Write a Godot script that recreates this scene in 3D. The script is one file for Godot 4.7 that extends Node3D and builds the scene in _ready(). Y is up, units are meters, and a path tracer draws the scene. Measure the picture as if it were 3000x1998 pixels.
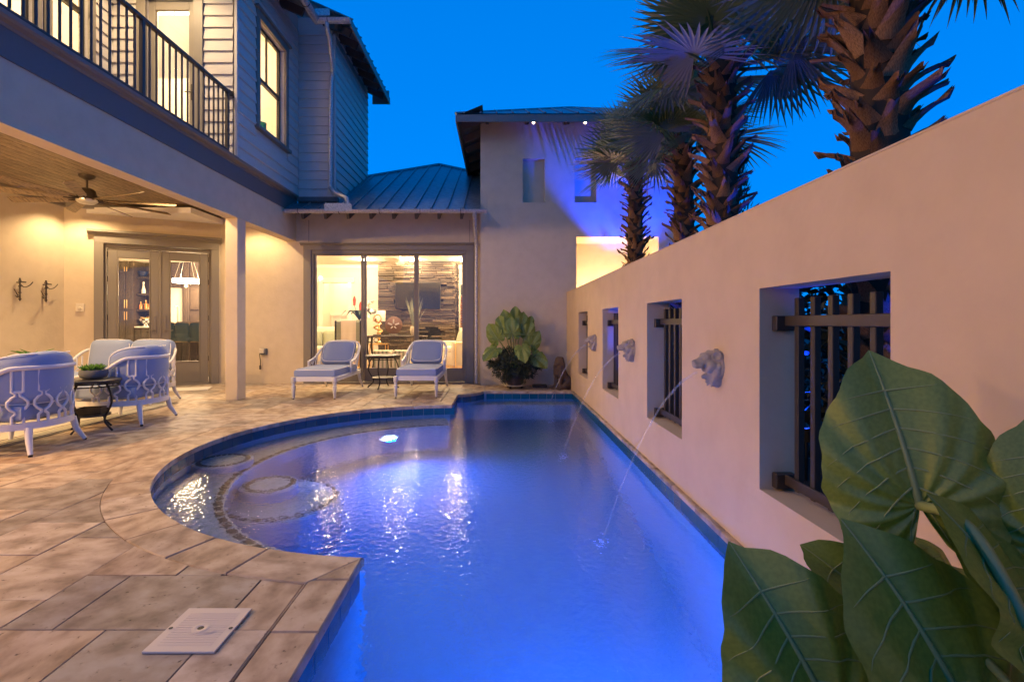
extends Node3D
# A pool courtyard at dusk. Units are metres; x is to the right, y up, and depth runs along -z.
# d is a depth (metres in front of the camera's standpoint): V(x, y, d) is Vector3(x, y, -d).

const EYE := 1.2
const FOC := 1480.0
const CX := 1462.0
const CY := 946.0

class G:
	var v := PackedVector3Array()
	var n := PackedVector3Array()
	var uv := PackedVector2Array()
	var ix := PackedInt32Array()
	var x := Transform3D.IDENTITY
	func add(p: Vector3, q: Vector3, t := Vector2.ZERO) -> int:
		v.push_back(x * p)
		n.push_back((x.basis * q).normalized())
		uv.push_back(t)
		return v.size() - 1
	func face(a: int, b: int, c: int):
		ix.append_array(PackedInt32Array([a, c, b]))
	func tri(a: Vector3, b: Vector3, c: Vector3):
		var q := (b - a).cross(c - a)
		if q.length_squared() < 1e-18:
			return
		q = q.normalized()
		face(add(a, q), add(b, q), add(c, q))
	func quad(a: Vector3, b: Vector3, c: Vector3, d: Vector3):
		var q := (c - a).cross(d - b)
		if q.length_squared() < 1e-18:
			return
		q = q.normalized()
		var i := add(a, q, Vector2(0, 0))
		add(b, q, Vector2(1, 0))
		add(c, q, Vector2(1, 1))
		add(d, q, Vector2(0, 1))
		face(i, i + 1, i + 2)
		face(i, i + 2, i + 3)
	func box(c: Vector3, s: Vector3):
		var h := s / 2.0
		for k in 3:
			for sg in [-1.0, 1.0]:
				var w := Vector3.ZERO
				w[k] = sg * h[k]
				var a := Vector3.ZERO
				var b := Vector3.ZERO
				a[(k + 1) % 3] = h[(k + 1) % 3] * sg
				b[(k + 2) % 3] = h[(k + 2) % 3]
				quad(c + w - a - b, c + w + a - b, c + w + a + b, c + w - a + b)
	func span(a: Vector3, b: Vector3):
		box((a + b) / 2.0, (b - a).abs())
	# a box whose edges are cut by e
	func cbox(c: Vector3, s: Vector3, e := 0.006):
		var h := s / 2.0
		e = minf(e, minf(h.x, minf(h.y, h.z)) * 0.9)
		var i := h - Vector3(e, e, e)
		var P := func(sx, sy, sz, k): # corner point moved out along axis k
			var p := Vector3(i.x * sx, i.y * sy, i.z * sz)
			p[k] += e * [sx, sy, sz][k]
			return c + p
		for k in 3:
			var k1 := (k + 1) % 3
			var k2 := (k + 2) % 3
			for sg in [-1.0, 1.0]:
				var cs := []
				for t in [[-1.0, -1.0], [1.0, -1.0], [1.0, 1.0], [-1.0, 1.0]]:
					var q := [0.0, 0.0, 0.0]
					q[k] = sg
					q[k1] = t[0] * sg
					q[k2] = t[1]
					cs.append(P.call(q[0], q[1], q[2], k))
				quad(cs[0], cs[1], cs[2], cs[3])
			for s1 in [-1.0, 1.0]:
				for s2 in [-1.0, 1.0]:
					var qa := [0.0, 0.0, 0.0]
					var qb := [0.0, 0.0, 0.0]
					qa[k] = -1.0
					qb[k] = 1.0
					qa[k1] = s1
					qb[k1] = s1
					qa[k2] = s2
					qb[k2] = s2
					var a1 = P.call(qa[0], qa[1], qa[2], k1)
					var b1 = P.call(qb[0], qb[1], qb[2], k1)
					var a2 = P.call(qa[0], qa[1], qa[2], k2)
					var b2 = P.call(qb[0], qb[1], qb[2], k2)
					if s1 * s2 > 0:
						quad(a2, b2, b1, a1)
					else:
						quad(a1, b1, b2, a2)
		for sx in [-1.0, 1.0]:
			for sy in [-1.0, 1.0]:
				for sz in [-1.0, 1.0]:
					var a = P.call(sx, sy, sz, 0)
					var b = P.call(sx, sy, sz, 1)
					var d = P.call(sx, sy, sz, 2)
					if sx * sy * sz > 0:
						tri(a, b, d)
					else:
						tri(a, d, b)
	# a round bar along points; r is a number or one radius per point; sq squashes it along the second axis
	func tube(p: Array, r, sides := 8, caps := true, closed := false, up := Vector3.ZERO, sq := 1.0):
		var m := p.size()
		var first := v.size()
		var prev := up
		for i in m:
			var a: Vector3 = p[(i - 1 + m) % m] if closed else p[maxi(i - 1, 0)]
			var b: Vector3 = p[(i + 1) % m] if closed else p[mini(i + 1, m - 1)]
			var t := (b - a).normalized()
			if prev == Vector3.ZERO:
				prev = Vector3.UP if absf(t.y) < 0.9 else Vector3.RIGHT
			var e := t.cross(prev)
			if e.length() < 1e-4:
				e = t.cross(Vector3(0.3, 0.5, 0.8))
			e = e.normalized()
			var f := e.cross(t).normalized()
			prev = f
			var rr: float = r[i] if r is Array else r
			for k in sides + 1:
				var w := TAU * k / sides
				var o := e * cos(w) * rr + f * sin(w) * rr * sq
				add(p[i] + o, e * cos(w) * sq + f * sin(w), Vector2(float(k) / sides, float(i) / m))
		var w1 := sides + 1
		for i in (m if closed else m - 1):
			var i2 := (i + 1) % m
			for k in sides:
				var a := first + i * w1 + k
				var b := first + i2 * w1 + k
				face(a, b + 1, a + 1)
				face(a, b, b + 1)
		if caps and not closed:
			for en in [0, m - 1]:
				var t: Vector3 = ((p[1] - p[0]) if en == 0 else (p[m - 2] - p[m - 1])).normalized() * -1.0
				var c := add(p[en], t)
				var s0 := v.size()
				for k in sides + 1:
					v.push_back(v[first + en * w1 + k])
					n.push_back((x.basis * t).normalized())
					uv.push_back(Vector2.ZERO)
				for k in sides:
					if en == 0:
						face(c, s0 + k, s0 + k + 1)
					else:
						face(c, s0 + k + 1, s0 + k)
	# profile: Vector2(radius, height) from the bottom up, turned round y
	func lathe(pr: Array, sides := 20):
		for i in pr.size() - 1:
			var a: Vector2 = pr[i]
			var b: Vector2 = pr[i + 1]
			if a.distance_to(b) < 1e-6:
				continue
			var d := (b - a).normalized()
			var na := Vector2(d.y, -d.x)
			var n0 := na
			var n1 := na
			if i > 0:
				var dp := (a - (pr[i - 1] as Vector2)).normalized()
				if dp.dot(d) > 0.6:
					n0 = (na + Vector2(dp.y, -dp.x)).normalized()
			if i < pr.size() - 2:
				var dn := ((pr[i + 2] as Vector2) - b).normalized()
				if dn.dot(d) > 0.6:
					n1 = (na + Vector2(dn.y, -dn.x)).normalized()
			var s := v.size()
			for k in sides + 1:
				var w := TAU * k / sides
				var c := cos(w)
				var q := sin(w)
				add(Vector3(a.x * c, a.y, a.x * q), Vector3(n0.x * c, n0.y, n0.x * q), Vector2(float(k) / sides, a.y))
				add(Vector3(b.x * c, b.y, b.x * q), Vector3(n1.x * c, n1.y, n1.x * q), Vector2(float(k) / sides, b.y))
			for k in sides:
				var j := s + k * 2
				face(j, j + 1, j + 3)
				face(j, j + 3, j + 2)
	# polygon in x,y pushed from z0 to z1
	func prism(poly: PackedVector2Array, z0: float, z1: float, bottom := true):
		var p := poly
		if Geometry2D.is_polygon_clockwise(p):
			p = p.duplicate()
			p.reverse()
		var t := Geometry2D.triangulate_polygon(p)
		for i in range(0, t.size(), 3):
			var a := p[t[i]]
			var b := p[t[i + 1]]
			var c := p[t[i + 2]]
			if (b - a).cross(c - a) < 0:
				var w := b
				b = c
				c = w
			tri(Vector3(a.x, a.y, z1), Vector3(b.x, b.y, z1), Vector3(c.x, c.y, z1))
			if bottom:
				tri(Vector3(a.x, a.y, z0), Vector3(c.x, c.y, z0), Vector3(b.x, b.y, z0))
		for i in p.size():
			var a := p[i]
			var b := p[(i + 1) % p.size()]
			quad(Vector3(a.x, a.y, z0), Vector3(b.x, b.y, z0), Vector3(b.x, b.y, z1), Vector3(a.x, a.y, z1))
	# a smooth sheet of nu x nv points
	func sheet(nu: int, nv: int, f: Callable, wrap := false):
		var P := []
		for j in nv:
			for i in nu:
				P.append(f.call(float(i) / (nu - 1), float(j) / (nv - 1)))
		var s := v.size()
		for j in nv:
			for i in nu:
				var i0 := maxi(i - 1, 0)
				var i1 := mini(i + 1, nu - 1)
				if wrap and i == 0:
					i0 = nu - 2
				if wrap and i == nu - 1:
					i1 = 1
				var du: Vector3 = P[j * nu + i1] - P[j * nu + i0]
				var dv: Vector3 = P[mini(j + 1, nv - 1) * nu + i] - P[maxi(j - 1, 0) * nu + i]
				var q := du.cross(dv)
				if q.length() < 1e-12:
					q = Vector3.UP
				add(P[j * nu + i], q.normalized(), Vector2(float(i) / (nu - 1), float(j) / (nv - 1)))
		for j in nv - 1:
			for i in nu - 1:
				var a := s + j * nu + i
				face(a, a + 1, a + nu + 1)
				face(a, a + nu + 1, a + nu)
	# a stuffed cushion: rounded box, fuller in the middle of the big faces (across axis k)
	func cushion(c: Vector3, s: Vector3, r: float, puff := 0.15, k := 1, m := 9, bend = null):
		var h := s / 2.0
		r = minf(r, minf(h.x, minf(h.y, h.z)) * 0.98)
		var ih := h - Vector3(r, r, r)
		var s0 := v.size()
		var i0 := ix.size()
		for ax in 3:
			var a1 := (ax + 1) % 3
			var a2 := (ax + 2) % 3
			for sg in [-1.0, 1.0]:
				var f0 := v.size()
				for j in m:
					for i in m:
						var q := Vector3.ZERO
						q[ax] = sg
						q[a1] = tan((2.0 * i / (m - 1) - 1.0) * 0.785) * sg
						q[a2] = tan((2.0 * j / (m - 1) - 1.0) * 0.785)
						var p := q * h
						var inner := p.clamp(-ih, ih)
						var dd := p - inner
						p = inner + (dd.normalized() * r if dd.length() > 1e-9 else Vector3.ZERO)
						var b1 := (k + 1) % 3
						var b2 := (k + 2) % 3
						var w1 := 1.0 - pow(absf(p[b1] / h[b1]), 2.5)
						var w2 := 1.0 - pow(absf(p[b2] / h[b2]), 2.5)
						p[k] *= 1.0 + puff * w1 * w2
						if bend != null:
							p = bend.call(p)
						add(c + p, Vector3.UP)
				for j in m - 1:
					for i in m - 1:
						var a := f0 + j * m + i
						face(a, a + 1, a + m + 1)
						face(a, a + m + 1, a + m)
		smooth(s0, i0)
	# normals shared by points that lie on each other, from vertex s0 and index i0 on
	func smooth(s0: int, i0: int):
		var acc := {}
		for i in range(i0, ix.size(), 3):
			var a := v[ix[i]]
			var b := v[ix[i + 1]]
			var c := v[ix[i + 2]]
			var q := (c - a).cross(b - a)
			for p in [a, b, c]:
				var key := Vector3i((p * 8000.0).round())
				acc[key] = acc.get(key, Vector3.ZERO) + q
		for i in range(s0, v.size()):
			var key := Vector3i((v[i] * 8000.0).round())
			if acc.has(key) and acc[key].length() > 1e-14:
				n[i] = acc[key].normalized()
	func mesh() -> ArrayMesh:
		var arr := []
		arr.resize(Mesh.ARRAY_MAX)
		arr[Mesh.ARRAY_VERTEX] = v
		arr[Mesh.ARRAY_NORMAL] = n
		arr[Mesh.ARRAY_TEX_UV] = uv
		arr[Mesh.ARRAY_INDEX] = ix
		var m := ArrayMesh.new()
		m.add_surface_from_arrays(Mesh.PRIMITIVE_TRIANGLES, arr)
		return m

# ---- smooth solids: tapered capsules and ellipsoids joined by a smooth minimum, meshed as surface nets
class Blob:
	var caps := []   # [a, b, ra, rb]
	var k := 0.02
	var cuts := []   # [centre, radius]
	func cap(a: Vector3, b: Vector3, ra: float, rb: float):
		caps.append([a, b, ra, rb])
	func dist(p: Vector3) -> float:
		var d := 1e9
		for c in caps:
			var a: Vector3 = c[0]
			var ab: Vector3 = c[1] - a
			var t := clampf((p - a).dot(ab) / maxf(ab.length_squared(), 1e-9), 0.0, 1.0)
			var e: float = (p - a - ab * t).length() - lerpf(c[2], c[3], t)
			if d > 1e8:
				d = e
			else:
				var h := maxf(k - absf(d - e), 0.0) / k
				d = minf(d, e) - h * h * k * 0.25
		for c in cuts:
			d = maxf(d, c[1] - (p - c[0]).length())
		return d
	func mesh_into(g: G, cell: float):
		var lo := Vector3(1e9, 1e9, 1e9)
		var hi := -lo
		for c in caps:
			for e in [[c[0], c[2]], [c[1], c[3]]]:
				var rr: Vector3 = Vector3.ONE * (e[1] + cell * 2 + k * 0.3)
				lo = lo.min(e[0] - rr)
				hi = hi.max(e[0] + rr)
		var m := Vector3i(((hi - lo) / cell).ceil()) + Vector3i.ONE
		var f := PackedFloat32Array()
		f.resize(m.x * m.y * m.z)
		var i := 0
		for z in m.z:
			for y in m.y:
				for x in m.x:
					f[i] = dist(lo + Vector3(x, y, z) * cell)
					i += 1
		var at := {}
		var s0 := g.v.size()
		var i0 := g.ix.size()
		var off := [0, 1, m.x, m.x + 1, m.x * m.y, m.x * m.y + 1, m.x * m.y + m.x, m.x * m.y + m.x + 1]
		var ed := [[0, 1], [2, 3], [4, 5], [6, 7], [0, 2], [1, 3], [4, 6], [5, 7], [0, 4], [1, 5], [2, 6], [3, 7]]
		for z in m.z - 1:
			for y in m.y - 1:
				for x in m.x - 1:
					var b := x + m.x * (y + m.y * z)
					var neg := 0
					for o in off:
						if f[b + o] < 0:
							neg += 1
					if neg == 0 or neg == 8:
						continue
					var s := Vector3.ZERO
					var cnt := 0
					for e in ed:
						var u := f[b + off[e[0]]]
						var w := f[b + off[e[1]]]
						if (u < 0) != (w < 0):
							var t := u / (u - w)
							var pa := Vector3(e[0] & 1, (e[0] >> 1) & 1, e[0] >> 2)
							var pb := Vector3(e[1] & 1, (e[1] >> 1) & 1, e[1] >> 2)
							s += pa.lerp(pb, t)
							cnt += 1
					at[b] = g.add(lo + (Vector3(x, y, z) + s / cnt) * cell, Vector3.UP)
		var st := [1, m.x, m.x * m.y]
		for z in range(1, m.z - 1):
			for y in range(1, m.y - 1):
				for x in range(1, m.x - 1):
					var b := x + m.x * (y + m.y * z)
					for ax in 3:
						var u := f[b]
						var w := f[b + st[ax]]
						if (u < 0) == (w < 0):
							continue
						var s1: int = st[(ax + 1) % 3]
						var s2: int = st[(ax + 2) % 3]
						var q := [b - s1 - s2, b - s2, b, b - s1]
						if not (at.has(q[0]) and at.has(q[1]) and at.has(q[2]) and at.has(q[3])):
							continue
						if u < 0:
							g.face(at[q[0]], at[q[1]], at[q[2]])
							g.face(at[q[0]], at[q[2]], at[q[3]])
						else:
							g.face(at[q[0]], at[q[2]], at[q[1]])
							g.face(at[q[0]], at[q[3]], at[q[2]])
		g.smooth(s0, i0)

# ---- nodes
var M := {}
var taken := {}
var rng := RandomNumberGenerator.new()

func V(x: float, y: float, d: float) -> Vector3:
	return Vector3(x, y, -d)

# the point that a pixel of the 3000 x 1998 photograph shows at depth d
func at(px: float, py: float, d: float) -> Vector3:
	return Vector3((px - CX) / FOC * d, EYE - (py - CY) / FOC * d, -d)

func numbered(called: String) -> String:
	var k: int = taken.get(called, 0)
	taken[called] = k + 1
	return called if k == 0 else "%s_%03d" % [called, k]

func tag(o: Node3D, label: String, category: String, group := ""):
	o.set_meta("label", label)
	o.set_meta("category", category)
	if group:
		o.set_meta("group", group)

func thing(called: String, label: String, category: String, where := Vector3.ZERO, turn := 0.0, group := "") -> Node3D:
	var o := Node3D.new()
	o.name = numbered(called)
	add_child(o)
	o.position = where
	o.rotation.y = turn
	tag(o, label, category, group)
	return o

func setting(called: String, label := "", where := Vector3.ZERO) -> Node3D:
	var o := Node3D.new()
	o.name = numbered(called)
	add_child(o)
	o.position = where
	o.set_meta("kind", "structure")
	if label:
		o.set_meta("label", label)
	return o

func put(called: String, m: Mesh, mt: Material, parent: Node = null, xf := Transform3D.IDENTITY) -> MeshInstance3D:
	var o := MeshInstance3D.new()
	o.name = numbered(called) if parent == null else called
	o.mesh = m
	o.material_override = mt
	if parent == null:
		add_child(o)
	else:
		parent.add_child(o, true)
	o.transform = xf
	return o

func puts(called: String, g: G, mt: Material, parent: Node = null, xf := Transform3D.IDENTITY) -> MeshInstance3D:
	return put(called, g.mesh(), mt, parent, xf)

func part(called: String, parent: Node3D, where := Vector3.ZERO) -> Node3D:
	var o := Node3D.new()
	o.name = called
	parent.add_child(o, true)
	o.position = where
	return o

# local frame: u along the wall, y up, z out of it
func frame(o: Vector3, u: Vector3) -> Transform3D:
	u = u.normalized()
	return Transform3D(Basis(u, Vector3.UP, u.cross(Vector3.UP)), o)

# a wall with openings: u0..u1, y0..y1, from z=-t to z=0; holes are Rect2(u, y, w, h)
func holed(g: G, u0: float, u1: float, y0: float, y1: float, t: float, holes: Array):
	var us := [u0, u1]
	for h in holes:
		for e in [h.position.x, h.end.x]:
			if e > u0 and e < u1 and not us.has(e):
				us.append(e)
	us.sort()
	for i in us.size() - 1:
		var mid: float = (us[i] + us[i + 1]) / 2.0
		var cuts := []
		for h in holes:
			if mid > h.position.x and mid < h.end.x:
				cuts.append([h.position.y, h.end.y])
		cuts.sort_custom(func(a, b): return a[0] < b[0])
		var y := y0
		for c in cuts:
			if c[0] > y + 1e-5:
				g.span(Vector3(us[i], y, -t), Vector3(us[i + 1], c[0], 0))
			y = maxf(y, c[1])
		if y < y1 - 1e-5:
			g.span(Vector3(us[i], y, -t), Vector3(us[i + 1], y1, 0))

func arc(c: Vector2, r: float, a0: float, a1: float, m: int) -> Array:
	var out := []
	for i in m + 1:
		var w := lerpf(a0, a1, float(i) / m)
		out.append(c + Vector2(cos(w), sin(w)) * r)
	return out

func rough_line(pts: Array, step := 0.05) -> Array:
	var cv := Curve3D.new()
	for i in pts.size():
		var a: Vector3 = pts[maxi(i - 1, 0)]
		var b: Vector3 = pts[mini(i + 1, pts.size() - 1)]
		var h := (b - a) / 6.0
		cv.add_point(pts[i], -h, h)
	cv.bake_interval = step
	return Array(cv.get_baked_points())

# ---- materials; colours here are linear base colours
func lin(r: float, g: float, b: float) -> Color:
	return Color(r, g, b).linear_to_srgb()

func mat(called: String, c: Color, rough := 0.7, metal := 0.0) -> StandardMaterial3D:
	var m := StandardMaterial3D.new()
	m.resource_name = called
	m.albedo_color = c
	m.roughness = rough
	m.metallic = metal
	M[called] = m
	return m

func noise_tex(seed_: int, freq: float, size := 512, stops := [], oct := 4, warp := 0.0, kind := FastNoiseLite.TYPE_SIMPLEX_SMOOTH, normal := 0.0) -> NoiseTexture2D:
	var f := FastNoiseLite.new()
	f.seed = seed_
	f.noise_type = kind
	f.frequency = freq
	f.fractal_octaves = oct
	if warp > 0.0:
		f.domain_warp_enabled = true
		f.domain_warp_amplitude = warp
		f.domain_warp_frequency = freq * 0.7
	var t := NoiseTexture2D.new()
	t.width = size
	t.height = size
	t.seamless = true
	t.noise = f
	if stops:
		var gr := Gradient.new()
		gr.offsets = PackedFloat32Array(stops.map(func(s): return s[0]))
		gr.colors = PackedColorArray(stops.map(func(s): return s[1]))
		t.color_ramp = gr
	if normal > 0.0:
		t.as_normal_map = true
		t.bump_strength = normal
	return t

func tri_planar(m: StandardMaterial3D, scale: Vector3, offset := Vector3.ZERO, world := true):
	m.uv1_triplanar = true
	m.uv1_world_triplanar = world
	m.uv1_scale = scale
	m.uv1_offset = offset
	m.uv1_triplanar_sharpness = 4.0

func relief(m: StandardMaterial3D, t: Texture2D, cm: float):
	m.heightmap_enabled = true
	m.heightmap_texture = t
	m.heightmap_scale = cm

func glow(called: String, c: Color, e: float) -> StandardMaterial3D:
	var m := mat(called, Color(0.9, 0.9, 0.9), 0.5)
	m.emission_enabled = true
	m.emission = c
	m.emission_energy_multiplier = e
	return m

func omni(parent: Node3D, where: Vector3, c: Color, e: float, size := 0.05) -> OmniLight3D:
	var l := OmniLight3D.new()
	l.name = "lamp_light"
	parent.add_child(l, true)
	l.position = where
	l.light_color = c
	l.light_energy = e
	l.light_size = size
	l.omni_range = 40.0
	l.omni_attenuation = 2.0
	l.shadow_enabled = true
	return l

func spot(parent: Node3D, where: Vector3, aim: Vector3, c: Color, e: float, angle := 60.0, size := 0.05, soft := 0.6) -> SpotLight3D:
	var l := SpotLight3D.new()
	l.name = "lamp_light"
	parent.add_child(l, true)
	var up := Vector3.UP if absf((aim - where).normalized().y) < 0.95 else Vector3.RIGHT
	l.transform = Transform3D(Basis.looking_at(aim - where, up), where)
	l.light_color = c
	l.light_energy = e
	l.light_size = size
	l.spot_angle = angle
	l.spot_angle_attenuation = soft
	l.spot_range = 40.0
	l.spot_attenuation = 2.0
	l.shadow_enabled = true
	return l

# ==== the picture: camera, sky, materials
func _ready():
	rng.seed = 7
	make_view()
	make_materials()
	make_ground()
	make_pool()
	make_deck()
	make_main_house()
	make_loggia()
	make_living_wing()
	make_tower()
	make_garden_wall()
	make_living_room()
	make_kitchen()
	make_furniture()
	make_pool_side()
	make_palms()
	make_plants()
	make_lamps()

func make_view():
	var cam := Camera3D.new()
	cam.name = "camera"
	add_child(cam)
	cam.position = Vector3(0, EYE, 0)
	cam.near = 0.05
	cam.far = 400.0
	cam.projection = Camera3D.PROJECTION_FRUSTUM
	cam.keep_aspect = Camera3D.KEEP_HEIGHT
	cam.size = 2.0 * 0.05 * 999.0 / FOC
	cam.frustum_offset = Vector2((1500.0 - CX) / FOC, (CY - 999.0) / FOC) * 0.05
	cam.current = true
	var sky := ProceduralSkyMaterial.new()
	sky.sky_top_color = lin(0.0, 0.028, 0.22)
	sky.sky_horizon_color = lin(0.0, 0.29, 1.12)
	sky.sky_curve = 1.4
	sky.ground_bottom_color = lin(0.01, 0.015, 0.03)
	sky.ground_horizon_color = lin(0.02, 0.05, 0.14)
	var env := Environment.new()
	env.background_mode = Environment.BG_SKY
	env.sky = Sky.new()
	env.sky.sky_material = sky
	env.tonemap_mode = Environment.TONE_MAPPER_LINEAR
	env.tonemap_exposure = 1.0
	env.sdfgi_enabled = true
	env.ssao_enabled = true
	env.ssil_enabled = true
	var we := WorldEnvironment.new()
	we.name = "dusk_air"
	we.environment = env
	add_child(we)

func stone_mat(called: String, tint: Color, off: Vector3, sc: Vector3):
	var m = mat(called, tint, 0.62)
	m.albedo_texture = M["tex_travertine"]
	tri_planar(m, sc, off)
	relief(m, M["tex_pits"], 0.3)
	m.detail_enabled = true
	m.detail_blend_mode = BaseMaterial3D.BLEND_MODE_MUL
	m.detail_albedo = M["tex_holes"]
	return m

func make_materials():
	var white = Color.WHITE
	M["tex_travertine"] = noise_tex(11, 0.007, 1024, [[0.0, Color(0.62, 0.56, 0.50)], [0.25, Color(0.76, 0.70, 0.64)], [0.5, Color(0.88, 0.83, 0.77)], [0.75, Color(0.95, 0.92, 0.87)], [1.0, Color(1.0, 0.98, 0.95)]], 8, 22.0)
	M["tex_pits"] = noise_tex(23, 0.03, 1024, [[0.0, Color(0, 0, 0)], [0.11, Color(0.2, 0.2, 0.2)], [0.18, Color(0.8, 0.8, 0.8)], [0.6, Color(0.92, 0.92, 0.92)], [1.0, white]], 5, 6.0)
	M["tex_holes"] = noise_tex(23, 0.03, 1024, [[0.0, Color(0.35, 0.30, 0.26)], [0.10, Color(0.5, 0.45, 0.41)], [0.15, Color(0.94, 0.93, 0.92)], [0.3, white], [1.0, white]], 5, 6.0)
	M["tex_stucco"] = noise_tex(31, 0.02, 512, [[0.0, Color(0.955, 0.95, 0.945)], [0.5, Color(0.98, 0.98, 0.978)], [1.0, white]], 5)
	M["tex_grain"] = noise_tex(37, 0.09, 512, [], 4)
	M["tex_wood"] = noise_tex(41, 0.02, 512, [[0.0, Color(0.45, 0.43, 0.40)], [0.35, Color(0.75, 0.72, 0.68)], [0.6, Color(0.95, 0.93, 0.90)], [1.0, Color(0.66, 0.62, 0.58)]], 5, 14.0)
	M["tex_fibre"] = noise_tex(43, 0.03, 512, [[0.0, Color(0.5, 0.45, 0.4)], [0.5, Color(0.85, 0.8, 0.75)], [1.0, white]], 5)
	M["tex_leaf"] = noise_tex(47, 0.02, 512, [[0.0, Color(0.80, 0.83, 0.74)], [0.5, Color(0.9, 0.92, 0.88)], [1.0, white]], 4)
	M["tex_zinc"] = noise_tex(53, 0.03, 512, [[0.0, Color(0.72, 0.73, 0.74)], [0.5, Color(0.88, 0.88, 0.89)], [1.0, white]], 4, 10.0)
	M["tex_ripple"] = noise_tex(61, 0.011, 1024, [], 3, 0.0, FastNoiseLite.TYPE_SIMPLEX_SMOOTH, 7.0)
	M["tex_ripple_fine"] = noise_tex(67, 0.02, 1024, [], 3)

	var m = mat("stucco", lin(0.61, 0.50, 0.345), 0.9)
	m.albedo_texture = M["tex_stucco"]
	tri_planar(m, Vector3.ONE * 0.35)
	relief(m, M["tex_grain"], 0.12)
	m = mat("stucco_wall", lin(0.63, 0.465, 0.28), 0.9)
	m.albedo_texture = M["tex_stucco"]
	tri_planar(m, Vector3.ONE * 0.28, Vector3(0.3, 0.1, 0.7))
	relief(m, M["tex_grain"], 0.12)
	mat("trim", lin(0.20, 0.172, 0.135), 0.5)
	mat("band", lin(0.13, 0.115, 0.105), 0.55)
	m = mat("siding", lin(0.58, 0.53, 0.46), 0.62)
	m.albedo_texture = M["tex_stucco"]
	tri_planar(m, Vector3(0.4, 2.5, 0.4))
	relief(m, M["tex_grain"], 0.06)
	mat("bronze", lin(0.060, 0.046, 0.034), 0.42, 0.35)
	mat("sash", lin(0.022, 0.018, 0.015), 0.4)
	m = mat("roof_metal", lin(0.32, 0.36, 0.37), 0.42, 0.55)
	m.albedo_texture = M["tex_zinc"]
	tri_planar(m, Vector3.ONE * 0.5)
	m = mat("zinc", lin(0.66, 0.64, 0.60), 0.42, 0.3)
	m.albedo_texture = M["tex_zinc"]
	tri_planar(m, Vector3.ONE * 1.5)
	mat("soffit", lin(0.11, 0.085, 0.065), 0.75)
	for k in 4:
		m = mat("plank%d" % k, lin(0.30 + 0.03 * k, 0.235 + 0.022 * k, 0.155 + 0.012 * k), 0.5)
		m.albedo_texture = M["tex_wood"]
		tri_planar(m, Vector3(4.0, 4.0, 0.5), Vector3(k * 0.37, 0, k * 0.61))
	for k in 6:
		var w: float = [1.0, 0.90, 1.12, 0.80, 0.96, 0.72][k]
		var h: float = [0.0, 0.02, -0.02, -0.025, 0.03, -0.02][k]
		stone_mat("stone%d" % k, lin(0.57 * w + h, 0.49 * w, 0.40 * w - h), Vector3(k * 0.31, k * 0.17, k * 0.53), [Vector3(0.5, 0.5, 0.8), Vector3(0.8, 0.8, 0.55), Vector3(0.62, 0.62, 0.7)][k % 3])
	mat("mortar", lin(0.10, 0.08, 0.06), 0.95)
	for k in 3:
		mat("tile%d" % k, lin(0.006 + 0.001 * k, 0.075 + 0.007 * k, 0.14 + 0.012 * k), 0.12)
	mat("grout", lin(0.35, 0.36, 0.36), 0.8)
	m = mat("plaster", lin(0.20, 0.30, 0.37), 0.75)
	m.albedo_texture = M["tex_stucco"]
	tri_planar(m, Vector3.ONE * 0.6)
	m = mat("ledge_stone", lin(0.50, 0.52, 0.52), 0.7)
	m.albedo_texture = M["tex_leaf"]
	tri_planar(m, Vector3.ONE * 1.2)
	m = mat("mosaic", lin(0.03, 0.035, 0.04), 0.3)
	m = mat("water", Color(0.86, 0.95, 1.0, 0.0), 0.01)
	m.refraction_enabled = true
	m.refraction_scale = 0.033
	m.normal_enabled = true
	m.normal_texture = M["tex_ripple"]
	m.normal_scale = 0.4
	tri_planar(m, Vector3.ONE * 1.3)
	m = mat("jet", Color(0.95, 0.97, 1.0, 0.12), 0.1)
	m.transparency = BaseMaterial3D.TRANSPARENCY_ALPHA
	m = mat("pane", Color(0.9, 0.95, 0.93, 0.03), 0.02)
	m.transparency = BaseMaterial3D.TRANSPARENCY_ALPHA
	m = mat("vessel_glass", Color(0.85, 0.9, 0.88, 0.12), 0.05)
	m.transparency = BaseMaterial3D.TRANSPARENCY_ALPHA
	mat("cast_white", lin(0.68, 0.67, 0.65), 0.4)
	m = mat("cushion_blue", lin(0.25, 0.31, 0.46), 0.9)
	m.rim_enabled = true
	m.rim = 0.3
	relief(m, M["tex_grain"], 0.05)
	tri_planar(m, Vector3.ONE * 6.0, Vector3.ZERO, false)
	mat("piping", lin(0.78, 0.76, 0.72), 0.85)
	mat("iron", lin(0.022, 0.018, 0.014), 0.5, 0.3)
	m = mat("slate", lin(0.035, 0.032, 0.030), 0.4)
	m = mat("room_wall", lin(0.80, 0.74, 0.64), 0.85)
	mat("room_white", lin(0.85, 0.82, 0.76), 0.6)
	m = mat("room_ceiling", lin(0.82, 0.78, 0.70), 0.9)
	m = mat("room_floor", lin(0.42, 0.25, 0.11), 0.35)
	m.albedo_texture = M["tex_wood"]
	tri_planar(m, Vector3(3.0, 3.0, 0.4))
	for k in 5:
		var w: float = [0.045, 0.075, 0.11, 0.16, 0.06][k]
		m = mat("ledgestone%d" % k, lin(w * 1.15, w * 0.92, w * 0.7), 0.75)
		m.albedo_texture = M["tex_fibre"]
		tri_planar(m, Vector3.ONE * 2.0, Vector3(k * 0.2, k * 0.3, 0))
	mat("black_glass", lin(0.012, 0.011, 0.010), 0.12)
	mat("black", lin(0.015, 0.014, 0.013), 0.5)
	m = mat("cabinet", lin(0.075, 0.052, 0.036), 0.5)
	m.albedo_texture = M["tex_wood"]
	tri_planar(m, Vector3(5.0, 0.8, 5.0))
	mat("gold", lin(0.72, 0.48, 0.20), 0.3, 0.9)
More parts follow.
